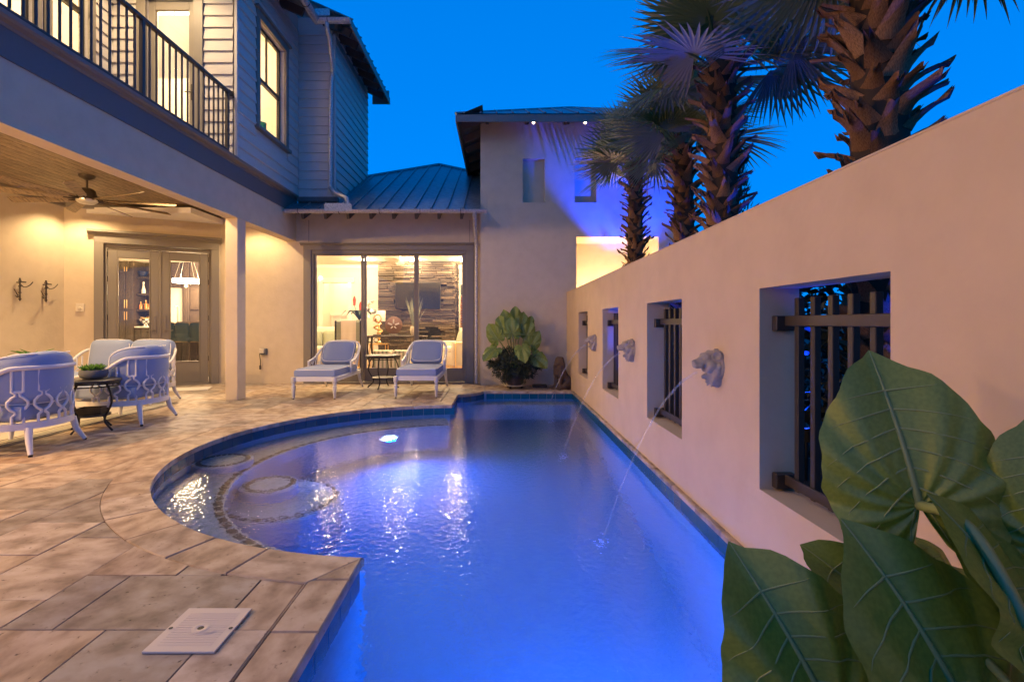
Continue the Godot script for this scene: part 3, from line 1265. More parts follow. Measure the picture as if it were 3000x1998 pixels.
func make_main_house():
	var root = thing("main_house", "two-storey house with lapped siding, balcony and stucco loggia", "house", Vector3.ZERO)
	# balcony slab, band and crown
	var g := G.new()
	g.span(V(-9.0, 3.36, -1.0), V(-4.04, 3.60, 10.0))
	puts("floor_slab", g, M["stucco"], root)
	g = G.new()
	g.span(V(-4.06, 3.352, -1.0), V(-4.012, 3.61, 10.04))
	puts("band_board", g, M["band"], root)
	g = G.new()
	g.x = Transform3D(Basis(Vector3(1, 0, 0), Vector3.UP, Vector3(0, 0, 1)), Vector3.ZERO)
	var prof = PackedVector2Array([Vector2(-4.10, 3.60), Vector2(-4.005, 3.60), Vector2(-3.995, 3.625), Vector2(-3.955, 3.64), Vector2(-3.935, 3.66), Vector2(-3.93, 3.695), Vector2(-4.10, 3.695)])
	g.prism(prof, -10.0, 1.0)
	puts("crown_molding", g, M["trim"], root)
	g = G.new()
	g.x = Transform3D(Basis(Vector3(0, 0, -1), Vector3.UP, Vector3(1, 0, 0)), Vector3.ZERO)
	var prof2 = PackedVector2Array()
	for q in prof:
		prof2.append(Vector2(q.x + 3.97 + 9.95 - 0.02, q.y - 0.1))
	# crown under the narrow front face, facing the camera
	g = G.new()
	g.span(V(-3.94, 3.51, 9.95), V(-3.20, 3.57, 9.89))
	g.span(V(-3.94, 3.57, 9.95), V(-3.16, 3.66, 9.85))
	puts("skirt_molding", g, M["band"], root)
	g = G.new()
	g.span(V(-9.0, 3.60, -1.0), V(-4.11, 3.69, 7.6))
	puts("balcony_floor", g, M["trim"], root)
	# walls of the upper storey
	var ff = frame(V(-5.83, 0, 7.6), Vector3(1, 0, 0))
	var door = Rect2(0.53, 3.72, 0.72, 2.36)
	g = G.new()
	g.x = ff
	holed(g, 0.0, 1.87, 3.66, 7.2, 0.14, [door])
	puts("wall", g, M["siding"], root)
	boards(root, ff, 0.03, 1.83, 3.70, 6.95, [Rect2(0.39, 3.6, 1.0, 2.7)])
	var fs = frame(V(-3.96, 0, 7.6), Vector3(0, 0, -1))
	var win = Rect2(0.70, 4.42, 1.0, 1.78)
	g = G.new()
	g.x = fs
	holed(g, 0.0, 2.33, 3.66, 7.2, 0.14, [win])
	puts("wall", g, M["siding"], root)
	boards(root, fs, 0.035, 2.31, 3.70, 6.95, [Rect2(0.58, 4.36, 1.24, 1.97)])
	window_unit(root, fs, win, 0.1)
	var fb = frame(V(-3.96, 0, 9.93), Vector3(1, 0, 0))
	g = G.new()
	g.x = fb
	holed(g, 0.0, 0.72, 3.4, 7.2, 0.14, [])
	puts("wall", g, M["siding"], root)
	boards(root, fb, 0.03, 0.69, 3.66, 6.95, [])
	var fr = frame(V(-3.24, 0, 9.93), Vector3(0, 0, -1))
	g = G.new()
	g.x = fr
	holed(g, 0.0, 2.5, 3.4, 7.2, 0.14, [])
	puts("wall", g, M["siding"], root)
	boards(root, fr, 0.035, 2.46, 3.52, 6.95, [])
	var fl = frame(V(-5.83, 0, 2.5), Vector3(0, 0, -1))
	var w1 = Rect2(4.05, 4.85, 0.60, 1.45)
	var w2 = Rect2(3.20, 4.85, 0.60, 1.45)
	g = G.new()
	g.x = fl
	holed(g, 0.0, 5.1, 3.66, 7.2, 0.14, [w1, w2])
	puts("wall", g, M["siding"], root)
	boards(root, fl, 0.03, 5.08, 3.70, 6.95, [Rect2(3.09, 4.79, 1.67, 1.64)])
	window_unit(root, fl, w1, 0.07, 0.10)
	window_unit(root, fl, w2, 0.07, 0.10)
	# corner boards
	for c in [[V(-3.95, 5.3, 7.59), 0.05], [V(-3.23, 5.27, 9.92), 0.045]]:
		g = G.new()
		g.cbox(c[0], Vector3(c[1], 3.2, c[1]), 0.005)
		puts("corner_board", g, M["siding"], root)
	# balcony door
	var dr = part("balcony_door", root)
	dr.transform = ff
	g = G.new()
	for q in [[Vector3(0.46, 4.95, 0.022), Vector3(0.14, 2.54, 0.05)], [Vector3(1.32, 4.95, 0.022), Vector3(0.14, 2.54, 0.05)], [Vector3(0.89, 6.15, 0.024), Vector3(0.72, 0.14, 0.05)]]:
		g.cbox(q[0], q[1], 0.004)
	puts("casing", g, M["trim"], dr)
	g = G.new()
	g.cbox(Vector3(0.585, 4.9, -0.05), Vector3(0.105, 2.36, 0.05), 0.004)
	g.cbox(Vector3(1.195, 4.9, -0.05), Vector3(0.105, 2.36, 0.05), 0.004)
	g.cbox(Vector3(0.89, 6.0, -0.05), Vector3(0.505, 0.15, 0.048), 0.004)
	g.cbox(Vector3(0.89, 3.86, -0.05), Vector3(0.505, 0.25, 0.048), 0.004)
	puts("door_leaf", g, M["trim"], dr)
	g = G.new()
	g.quad(Vector3(0.637, 3.985, -0.05), Vector3(1.143, 3.985, -0.05), Vector3(1.143, 5.925, -0.05), Vector3(0.637, 5.925, -0.05))
	puts("pane", g, M["pane"], dr)
	g = G.new()
	g.box(Vector3(0.89, 5.40, -0.085), Vector3(0.5, 0.96, 0.006))
	puts("roller_blind", g, M["linen"], dr)
	g = G.new()
	g.cbox(Vector3(1.195, 4.68, -0.015), Vector3(0.035, 0.24, 0.02), 0.006)
	g.tube([Vector3(1.195, 4.66, -0.005), Vector3(1.195, 4.66, 0.04), Vector3(1.12, 4.66, 0.045)], 0.008, 6)
	puts("handle", g, M["bronze"], dr)
	# upper roof: eaves with rafters, sheets and gutters
	var rf = part("roof", root)
	var ev = 6.86
	rafters(rf, V(-3.46, ev, 2.0), V(-3.46, ev, 9.4), Vector3(-1, 0, 0), 0.75, 0.45, 13)
	sheet_roof(rf, V(-3.44, ev, 1.0), V(-3.44, ev, 9.45), Vector3(-1, 0, 0), 4.0, 0.45, 0.6)
	sheet_roof(rf, V(-3.445, ev + 0.31, 9.45), V(-3.445, ev + 0.31, 12.75), Vector3(-1, 0, 0), 4.0, 0.45, 0.6)
	rafters(rf, V(-3.3, ev, 9.45), V(-2.85, ev, 9.45), Vector3(0, 0, -1), 0.7, 0.45, 1)
	rafters(rf, V(-2.80, ev, 9.55), V(-2.80, ev, 12.7), Vector3(-1, 0, 0), 0.6, 0.45, 7)
	sheet_roof(rf, V(-2.76, ev, 9.44), V(-2.76, ev, 12.75), Vector3(-1, 0, 0), 0.68, 0.45, 0.3)
	g = G.new()
	g.span(V(-2.755, ev - 0.14, 9.42), V(-2.78, ev + 0.012, 12.75))
	g.span(V(-3.2, ev - 0.14, 12.74), V(-2.78, ev + 0.2, 12.76))
	puts("fascia", g, M["trim"], rf)
	half_gutter(rf, V(-3.40, ev - 0.03, 1.0), V(-3.40, ev - 0.03, 9.42), Vector3(1, 0, 0), 0.07)
	half_gutter(rf, V(-3.40, ev - 0.03, 9.38), V(-2.76, ev - 0.03, 9.38), Vector3(0, 0, 1), 0.07)
	splash_plate(rf, V(-3.27, ev + 0.0, 9.30), 0.30, 0.13)
	downspout(rf, [V(-3.20, 6.78, 9.36), V(-3.20, 6.66, 9.40), V(-3.20, 6.50, 9.55), V(-3.24, 6.10, 9.83), V(-3.28, 5.80, 9.85), V(-3.29, 4.0, 9.85), V(-3.27, 3.82, 9.83), V(-3.12, 3.66, 9.62), V(-2.95, 3.58, 9.48), V(-2.84, 3.50, 9.42), V(-2.83, 3.30, 9.42)], 0.04)
	# rooms behind the upper windows
	var up = setting("upper_room")
	g = G.new()
	g.span(V(-7.6, 3.64, 7.72), V(-4.08, 3.70, 9.80))
	g.span(V(-7.6, 6.62, 7.72), V(-4.08, 6.70, 9.80))
	g.span(V(-7.6, 3.64, 9.72), V(-4.08, 6.7, 9.80))
	g.span(V(-7.66, 3.64, 7.72), V(-7.6, 6.7, 9.80))
	puts("wall", g, M["room_wall"], up)
	g = G.new()
	g.span(V(-9.4, 3.66, 2.6), V(-5.99, 3.70, 7.58))
	g.span(V(-9.4, 6.62, 2.6), V(-5.99, 6.70, 7.58))
	g.span(V(-9.46, 3.64, 2.6), V(-9.4, 6.7, 7.58))
	g.span(V(-9.4, 3.64, 7.60), V(-5.99, 6.7, 7.70))
	g.span(V(-9.4, 3.64, 2.5), V(-5.83, 6.7, 2.58))
	puts("wall", g, M["room_wall"], up)
	var vs = thing("green_vase", "green glass vase on the sill of the dark upper window", "vase", V(-4.22, 4.47, 8.95))
	g = G.new()
	g.lathe([Vector2(0.055, 0), Vector2(0.075, 0.06), Vector2(0.085, 0.2), Vector2(0.09, 0.27), Vector2(0.08, 0.27), Vector2(0.07, 0.1), Vector2(0.001, 0.05)])
	puts("vase_body", g, mat("vase_green", lin(0.02, 0.22, 0.06), 0.2), vs)
	g = G.new()
	g.span(Vector3(-0.1, -0.04, 0.55), Vector3(0.12, -0.001, -0.4))
	puts("ledge", g, M["room_white"], up, Transform3D(Basis.IDENTITY, V(-4.22, 4.469, 8.95)))
	# balcony railing
	var rail = thing("balcony_railing", "dark bronze balcony railing with square balusters and a flat top rail", "railing", V(-4.02, 3.695, 7.46))
	g = G.new()
	g.cbox(Vector3(0, 0.93, 2.5), Vector3(0.055, 0.045, 5.02), 0.006)
	puts("top_rail", g, M["bronze"], rail)
	g = G.new()
	g.cbox(Vector3(0, 0.06, 2.5), Vector3(0.04, 0.03, 5.0), 0.004)
	puts("bottom_rail", g, M["bronze"], rail)
	g = G.new()
	g.cbox(Vector3(0, 0.49, 0), Vector3(0.02, 0.84, 0.02), 0.002)
	var bal = g.mesh()
	for k in 42:
		if k != 15 and k != 0:
			put("baluster", bal, M["bronze"], rail, Transform3D(Basis.IDENTITY, Vector3(0, 0, k * 0.1185)))
	for z in [0.0, 1.7775]:
		g = G.new()
		g.cbox(Vector3(0, 0.455, z), Vector3(0.048, 0.91, 0.048), 0.004)
		puts("post", g, M["bronze"], rail)
	g = G.new()
	g.cbox(Vector3(0, 0.93, -0.07), Vector3(0.05, 0.07, 0.1), 0.004)
	g.cbox(Vector3(0, 0.93, -0.115), Vector3(0.09, 0.11, 0.012), 0.004)
	puts("wall_bracket", g, M["bronze"], rail)

func make_loggia():
	var root: Node3D = get_node("main_house")
	var g := G.new()
	g.span(V(-4.24, 2.82, -1.0), V(-4.03, 3.352, 10.05))
	puts("beam", g, M["stucco"], root)
	g = G.new()
	g.cbox((V(-4.232, 0, 7.79) + V(-4.036, 2.82, 8.04)) / 2, Vector3(0.196, 2.82, 0.25), 0.008)
	puts("column", g, M["stucco"], root)
	# loggia walls
	g = G.new()
	g.span(V(-7.83, -0.05, -1.0), V(-7.63, 3.36, 8.95))
	puts("wall", g, M["stucco"], root)
	var fd = frame(V(-7.63, 0, 8.845), Vector3(0.866, 0, -0.5))
	g = G.new()
	g.x = fd
	holed(g, -0.02, 2.44, -0.05, 3.36, 0.2, [Rect2(0.55, -0.06, 1.70, 2.70)])
	puts("wall", g, M["stucco"], root)
	g = G.new()
	g.x = frame(V(-5.56, 0, 10.05), Vector3(1, 0, 0))
	holed(g, 0.0, 5.2, -0.05, 3.34, 0.2, [Rect2(1.79, -0.06, 3.17, 2.70)])
	puts("wall", g, M["stucco"], root)
	# wooden ceiling, board by board
	var plank := G.new()
	plank.cbox(Vector3(0, 0.012, 0.5), Vector3(1, 0.024, 1), 0.0001)
	var x = -7.62
	var k = 0
	var r2 := RandomNumberGenerator.new()
	r2.seed = 5
	while x < -4.25:
		var w = 0.128
		var d1 = minf(8.80 + (x + 7.63) * 0.577, 10.04)
		var d0 = -0.9
		var cut = r2.randf_range(4.5, 8.3)
		for q in [[d0, cut - 0.004], [cut, d1]]:
			if q[1] - q[0] > 0.1:
				g = G.new()
				g.x = Transform3D(Basis.IDENTITY, V(x + w / 2, 3.33, (q[0] + q[1]) / 2))
				g.cbox(Vector3.ZERO, Vector3(minf(w, -4.245 - x) - 0.005, 0.02, q[1] - q[0]), 0.003)
				puts("ceiling_plank", g, M["plank%d" % r2.randi_range(0, 3)], root)
		x += w
		k += 1
	g = G.new()
	g.span(V(-7.63, 3.345, -1.0), V(-4.24, 3.358, 10.1))
	puts("ceiling_backing", g, M["band"], root)
	# crown round the loggia ceiling
	g = G.new()
	g.span(V(-7.632, 3.23, -0.9), V(-7.56, 3.318, 8.9))
	g.x = fd
	g.span(Vector3(0.0, 3.23, -0.002), Vector3(2.42, 3.318, 0.07))
	puts("cornice", g, M["trim"], root)
	# French door in the slanted wall
	var dr = part("french_door", root)
	dr.transform = fd
	g = G.new()
	for q in [[Vector3(0.49, 1.32, 0.02), Vector3(0.14, 2.64, 0.06)], [Vector3(2.31, 1.32, 0.02), Vector3(0.14, 2.64, 0.06)], [Vector3(1.40, 2.71, 0.022), Vector3(1.96, 0.14, 0.06)]]:
		g.cbox(q[0], q[1], 0.005)
	puts("casing", g, M["trim"], dr)
	g = G.new()
	g.x = Transform3D(Basis(Vector3(0, 0, -1), Vector3.UP, Vector3(1, 0, 0)), Vector3(0.33, 0, 0))
	g.prism(PackedVector2Array([Vector2(0, 2.78), Vector2(-0.06, 2.78), Vector2(-0.08, 2.81), Vector2(-0.13, 2.83), Vector2(-0.13, 2.87), Vector2(0, 2.87)]), 0.0, 2.10)
	puts("header_molding", g, M["trim"], dr)
	g = G.new()
	g.box(Vector3(0.575, 1.32, -0.06), Vector3(0.05, 2.64, 0.1))
	g.box(Vector3(2.225, 1.32, -0.06), Vector3(0.05, 2.64, 0.1))
	g.box(Vector3(1.40, 2.60, -0.06), Vector3(1.6, 0.06, 0.1))
	g.box(Vector3(1.40, 0.02, -0.04), Vector3(1.6, 0.04, 0.16))
	puts("jamb", g, M["trim"], dr)
	for s in [0, 1]:
		var u0: float = [0.605, 1.41][s]
		var u1: float = [1.39, 2.195][s]
		g = G.new()
		g.cbox(Vector3(u0 + 0.07, 1.30, -0.06), Vector3(0.14, 2.52, 0.05), 0.005)
		g.cbox(Vector3(u1 - 0.07, 1.30, -0.06), Vector3(0.14, 2.52, 0.05), 0.005)
		g.cbox(Vector3((u0 + u1) / 2, 2.485, -0.06), Vector3(u1 - u0 - 0.28, 0.15, 0.048), 0.005)
		g.cbox(Vector3((u0 + u1) / 2, 0.24, -0.06), Vector3(u1 - u0 - 0.28, 0.40, 0.048), 0.005)
		puts("door_leaf", g, M["trim"], dr)
		g = G.new()
		for e in [[Vector3((u0 + u1) / 2, 2.40, -0.052), Vector3(u1 - u0 - 0.28, 0.02, 0.05)], [Vector3((u0 + u1) / 2, 0.45, -0.052), Vector3(u1 - u0 - 0.28, 0.02, 0.05)], [Vector3(u0 + 0.15, 1.425, -0.052), Vector3(0.02, 1.93, 0.05)], [Vector3(u1 - 0.15, 1.425, -0.052), Vector3(0.02, 1.93, 0.05)]]:
			g.cbox(e[0], e[1], 0.006)
		puts("glazing_bead", g, M["trim"], dr)
		g = G.new()
		g.quad(Vector3(u0 + 0.15, 0.44, -0.06), Vector3(u1 - 0.15, 0.44, -0.06), Vector3(u1 - 0.15, 2.41, -0.06), Vector3(u0 + 0.15, 2.41, -0.06))
		puts("pane", g, M["pane"], dr)
		var hu: float = [u1 - 0.07, u0 + 0.07][s]
		var sg: float = [-1.0, 1.0][s]
		g = G.new()
		g.cbox(Vector3(hu, 1.17, -0.028), Vector3(0.045, 0.34, 0.014), 0.006)
		g.tube([Vector3(hu, 1.06, -0.02), Vector3(hu, 1.06, 0.03), Vector3(hu + sg * 0.03, 1.065, 0.04), Vector3(hu + sg * 0.09, 1.05, 0.04), Vector3(hu + sg * 0.13, 1.06, 0.038)], 0.009, 6)
		puts("handle", g, M["trim"], dr)
		for hy in [0.45, 1.25, 1.95, 2.4]:
			g = G.new()
			var uu: float = [u0 - 0.004, u1 + 0.004][s]
			g.tube([Vector3(uu, hy, -0.028), Vector3(uu, hy + 0.1, -0.028)], 0.011, 6)
			puts("hinge", g, M["bronze"], dr)
	g = G.new()
	g.cbox(Vector3(1.40, 1.30, -0.032), Vector3(0.045, 2.52, 0.02), 0.005)
	puts("astragal", g, M["trim"], dr)

func make_living_wing():
	var root = thing("living_wing", "single-storey stucco wing with standing-seam metal hip roof and sliding glass doors", "building")
	var g := G.new()
	g.span(V(-4.03, 2.78, 10.045), V(-0.37, 3.57, 10.02))
	puts("frieze_board", g, M["stucco"], root)
	for px in [904, 1376]:
		g = G.new()
		var c = at(px, 690, 10.02)
		g.box(Vector3(c.x, 3.02, -10.018), Vector3(0.008, 0.44, 0.008))
		puts("panel_joint", g, M["band"], root)
	# sliding door
	var sd = part("sliding_door", root)
	sd.transform = frame(V(0, 0, 10.05), Vector3(1, 0, 0))
	g = G.new()
	g.cbox(Vector3(-3.80, 1.35, 0.03), Vector3(0.15, 2.70, 0.07), 0.005)
	g.cbox(Vector3(-0.57, 1.35, 0.03), Vector3(0.15, 2.70, 0.07), 0.005)
	g.cbox(Vector3(-2.185, 2.685, 0.032), Vector3(3.38, 0.09, 0.07), 0.005)
	puts("casing", g, M["trim"], sd)
	g = G.new()
	g.x = Transform3D(Basis(Vector3(0, 0, -1), Vector3.UP, Vector3(1, 0, 0)), Vector3(-3.93, 0, 0))
	g.prism(PackedVector2Array([Vector2(0, 2.73), Vector2(-0.075, 2.73), Vector2(-0.09, 2.75), Vector2(-0.12, 2.76), Vector2(-0.12, 2.785), Vector2(0, 2.785)]), 0.0, 3.49)
	puts("header_molding", g, M["trim"], sd)
	g = G.new()
	g.box(Vector3(-2.185, 0.012, 0.0), Vector3(3.1, 0.024, 0.16))
	g.box(Vector3(-2.185, 2.605, -0.03), Vector3(3.08, 0.07, 0.12))
	g.box(Vector3(-3.71, 1.30, -0.03), Vector3(0.05, 2.56, 0.12))
	g.box(Vector3(-0.66, 1.30, -0.03), Vector3(0.05, 2.56, 0.12))
	puts("track_frame", g, M["trim"], sd)
	for k in 3:
		var x0: float = [-3.685, -2.70, -1.65][k]
		var x1: float = [-2.70, -1.65, -0.685][k]
		var z: float = [-0.02, -0.055, -0.02][k]
		g = G.new()
		var w = 0.05
		g.cbox(Vector3(x0 + w / 2, 1.30, z), Vector3(w, 2.53, 0.032), 0.003)
		g.cbox(Vector3(x1 - w / 2, 1.30, z), Vector3(w, 2.53, 0.032), 0.003)
		g.cbox(Vector3((x0 + x1) / 2, 2.555, z), Vector3(x1 - x0 - 2 * w, 0.03, 0.03), 0.003)
		g.cbox(Vector3((x0 + x1) / 2, 0.165, z), Vector3(x1 - x0 - 2 * w, 0.27, 0.03), 0.003)
		puts("door_leaf", g, M["trim"], sd)
		g = G.new()
		g.quad(Vector3(x0 + w, 0.30, z), Vector3(x1 - w, 0.30, z), Vector3(x1 - w, 2.54, z), Vector3(x0 + w, 2.54, z))
		puts("pane", g, M["pane"], sd)
	# hip roof, panel by panel
	var rf = part("roof", root)
	var e0 = V(0, 3.31, 9.48)
	var up = Vector3(0, 0.5, -1)
	var nrm = Vector3(0, 1, 0.5).normalized()
	var x = -4.0
	while x < -0.37:
		var xb = minf(x + 0.302, -0.365)
		var ta = 4.45 - absf(x + 1.66) * 1.0
		var tb = 4.45 - absf(xb + 1.66) * 1.0
		if xb < -3.2:
			ta = 0.42
			tb = 0.42
		g = G.new()
		var a = Vector3(x, 0, 0) + e0
		var b = Vector3(xb, 0, 0) + e0
		var th = nrm * 0.02
		g.quad(a + th, b + th, b + up * tb + th, a + up * ta + th)
		g.quad(a, a + th, a + up * ta + th, a + up * ta)
		g.quad(b + th, b, b + up * tb, b + up * tb + th)
		g.quad(a, b, b + th, a + th)
		g.quad(b, a, a + up * ta, b + up * tb)
		var pn = puts("roof_panel", g, M["roof_metal"], rf)
		g = G.new()
		var s = Vector3(0.012, 0, 0)
		var h = nrm * 0.05
		var tm = minf(ta, tb) if xb < -3.2 else ta
		g.quad(a - s, a + s, a + s + h, a - s + h)
		g.quad(a + s + th, a + s + up * tm + th, a + s + up * tm + h, a + s + h)
		g.quad(a - s + up * tm + th, a - s + th, a - s + h, a - s + up * tm + h)
		g.quad(a - s + h, a + s + h, a + s + up * tm + h, a - s + up * tm + h)
		puts("seam", g, M["roof_metal"], pn)
		x = xb
	g = G.new()
	var ap = e0 + Vector3(-1.66, 0, 0) + up * 4.47
	g.tube([e0 + Vector3(-0.36, 0.03, 0) + up * 3.15, ap + nrm * 0.03], 0.04, 8)
	g.tube([e0 + Vector3(-3.24, 0.03, 0) + up * 2.87, ap + nrm * 0.03], 0.04, 8)
	# the slopes behind the hips
	g.tri(ap, e0 + Vector3(-3.5, 0, 0) + up * 2.6, ap + Vector3(-3, -1.3, -1.0))
	g.tri(ap, ap + Vector3(3, -1.3, -1.0), e0 + Vector3(-0.2, 0, 0) + up * 2.9)
	puts("hip_cap", g, M["roof_metal"], rf)
	rafters(rf, V(-3.95, 3.30, 9.50), V(-0.5, 3.30, 9.50), Vector3(0, 0, -1), 0.7, 0.5, 8)
	half_gutter(rf, V(-4.01, 3.305, 9.43), V(-0.22, 3.305, 9.43), Vector3(0, 0, 1), 0.06)
	splash_plate(rf, V(-2.99, 3.275, 9.36), 0.51, 0.145)
	downspout(rf, [V(-0.46, 3.30, 9.42), V(-0.46, 3.22, 9.45), V(-0.455, 2.95, 9.72), V(-0.45, 2.80, 9.85), V(-0.445, 2.6, 9.89), V(-0.445, 1.4, 9.89), V(-0.445, 0.2, 9.89), V(-0.445, 0.01, 9.89)], 0.035)
	# flat lid over the rooms, so that no sky shines in
	g = G.new()
	g.span(V(-12.3, 3.28, 10.25), V(3.5, 3.36, 19.5))
	puts("roof_deck", g, M["soffit"], root)

func make_tower():
	var root = thing("tower_building", "tall stucco building with three blind niches and a metal hip roof", "building")
	var g := G.new()
	g.x = frame(V(0, 0, 9.76), Vector3(1, 0, 0))
	var niches = [Rect2(0.462, 3.528, 0.422, 0.85), Rect2(1.464, 3.528, 0.422, 0.85), Rect2(2.466, 3.528, 0.422, 0.85)]
	holed(g, -0.36, 3.55, -0.08, 5.12, 0.14, niches + [Rect2(1.497, -0.1, 1.589, 2.965)])
	puts("wall", g, M["stucco"], root)
	for r in niches:
		g = G.new()
		g.span(V(r.position.x - 0.02, r.position.y - 0.02, 9.89), V(r.end.x + 0.02, r.end.y + 0.02, 9.96))
		puts("niche_back", g, M["stucco"], root)
	g = G.new()
	g.span(V(-0.36, -0.08, 9.90), V(-0.22, 5.1, 13.6))
	g.span(V(3.41, -0.08, 9.90), V(3.55, 5.1, 13.6))
	puts("side_wall", g, M["stucco"], root)
	# gateway alcove
	g = G.new()
	g.span(V(1.38, -0.08, 10.62), V(3.2, 3.1, 10.70))
	g.span(V(1.38, 2.865, 9.905), V(3.2, 3.0, 10.62))
	g.span(V(1.38, -0.08, 9.905), V(1.495, 2.865, 10.62))
	g.span(V(3.09, -0.08, 9.905), V(3.2, 2.865, 10.62))
	puts("alcove", g, M["stucco"], root)
	var rf = part("roof", root)
	var ev = 4.995
	for i in 16:
		var xa = -0.79 + i * 0.298
		var xm = xa + 0.149
		var tt = minf(xm + 0.79, 3.98 - xm)
		var rg := G.new()
		rg.tube([V(xm, ev + 0.03, 9.185), V(xm, ev + 0.03 + tt * 0.47, 9.2 + tt)], 0.018, 6)
		puts("roof_rib", rg, M["roof_metal"], rf)
	# the four slopes meet over the middle
	g = G.new()
	var a = V(-0.79, ev + 0.02, 9.2)
	var b = V(3.98, ev + 0.02, 9.2)
	var c = V(3.98, ev + 0.02, 14.0)
	var d = V(-0.79, ev + 0.02, 14.0)
	var t0 = V(1.595, ev + 0.02 + 2.385 * 0.47, 11.585)
	g.tri(a, b, t0)
	g.tri(b, c, t0)
	g.tri(c, d, t0)
	g.tri(d, a, t0)
	puts("hip_sheet", g, M["roof_metal"], rf)
	g = G.new()
	g.tube([a, t0], 0.03, 8)
	g.tube([b, t0], 0.03, 8)
	puts("hip_cap", g, M["roof_metal"], rf)
	g = G.new()
	g.span(V(-0.79, ev - 0.13, 9.215), V(3.98, ev + 0.0, 9.195))
	g.span(V(-0.795, ev - 0.13, 9.2), V(-0.765, ev + 0.0, 14.0))
	puts("fascia", g, M["trim"], rf)
	g = G.new()
	g.quad(V(-0.79, ev - 0.02, 9.2), V(-0.79, ev - 0.02, 14.0), V(-0.3, ev + 0.18, 14.0), V(-0.3, ev + 0.18, 9.2))
	g.quad(V(-0.79, ev - 0.02, 9.2), V(-0.3, ev + 0.20, 9.80), V(3.98, ev + 0.20, 9.80), V(3.98, ev - 0.02, 9.2))
	puts("soffit_boards", g, M["soffit"], rf)
	rafters(rf, V(-0.78, ev, 9.3), V(-0.78, ev, 13.9), Vector3(1, 0, 0), 0.5, 0.42, 7)
	rafters(rf, V(-0.6, ev, 9.22), V(3.9, ev, 9.22), Vector3(0, 0, -1), 0.62, 0.38, 6)

func make_garden_wall():
	var wl = thing("garden_wall", "long pale stucco wall with barred openings along the pool", "wall")
	var g := G.new()
	g.x = frame(V(1.31, 0, 9.755), Vector3(0, 0, 1))
	var holes = []
	for k in 4:
		holes.append(Rect2(9.755 - [2.538, 4.465, 6.385, 8.315][k], 0.365, 0.85, 1.008))
	holed(g, 0.0, 11.0, -0.4, 1.785, 0.20, holes)
	puts("wall_body", g, M["stucco_wall"], wl)
	g = G.new()
	g.cbox(V(1.41, 1.789, 4.3), Vector3(0.206, 0.012, 11.0), 0.004)
	puts("wall_cap", g, M["stucco_wall"], wl)
	var names = ["nearest the big elephant-ear plant", "second from the elephant-ear plant", "third from the elephant-ear plant", "nearest the stone lion statue"]
	for k in 4:
		var d1: float = [2.538, 4.465, 6.385, 8.315][k]
		var gr = thing("window_grille", "dark metal grille of square bars in the wall opening " + names[k], "grille", V(1.44, 0.365, d1), 0.0, "grilles in the garden wall")
		for i in 6:
			g = G.new()
			g.cbox(Vector3(0, 0.49, 0.06 + i * 0.1235 + 0.06), Vector3(0.032, 0.93, 0.032), 0.003)
			puts("bar", g, M["bronze"], gr)
		for y in [0.062, 0.845]:
			g = G.new()
			g.cbox(Vector3(-0.022, y, 0.425), Vector3(0.012, 0.05, 0.80), 0.003)
			puts("cross_bar", g, M["bronze"], gr)
			for z in [0.012, 0.838]:
				g = G.new()
				g.cbox(Vector3(-0.02, y - 0.012, z + (0.012 if z < 0.4 else -0.012)), Vector3(0.10, 0.075, 0.045), 0.004)
				puts("bracket", g, M["bronze"], gr)

# ==== the rooms seen through the glass
# a box whose front face shows between two pixels at depth d
func slab(g: G, x0: float, y0: float, x1: float, y1: float, d: float, thick: float):
	var a = at(x0, y0, d)
	var b = at(x1, y1, d)
	g.span(a, Vector3(b.x, b.y, -(d + thick)))

func shell(root: Node3D, called: String, m: Material, a: Vector3, b: Vector3):
	var g := G.new()
	g.span(a, b)
	puts(called, g, m, root)

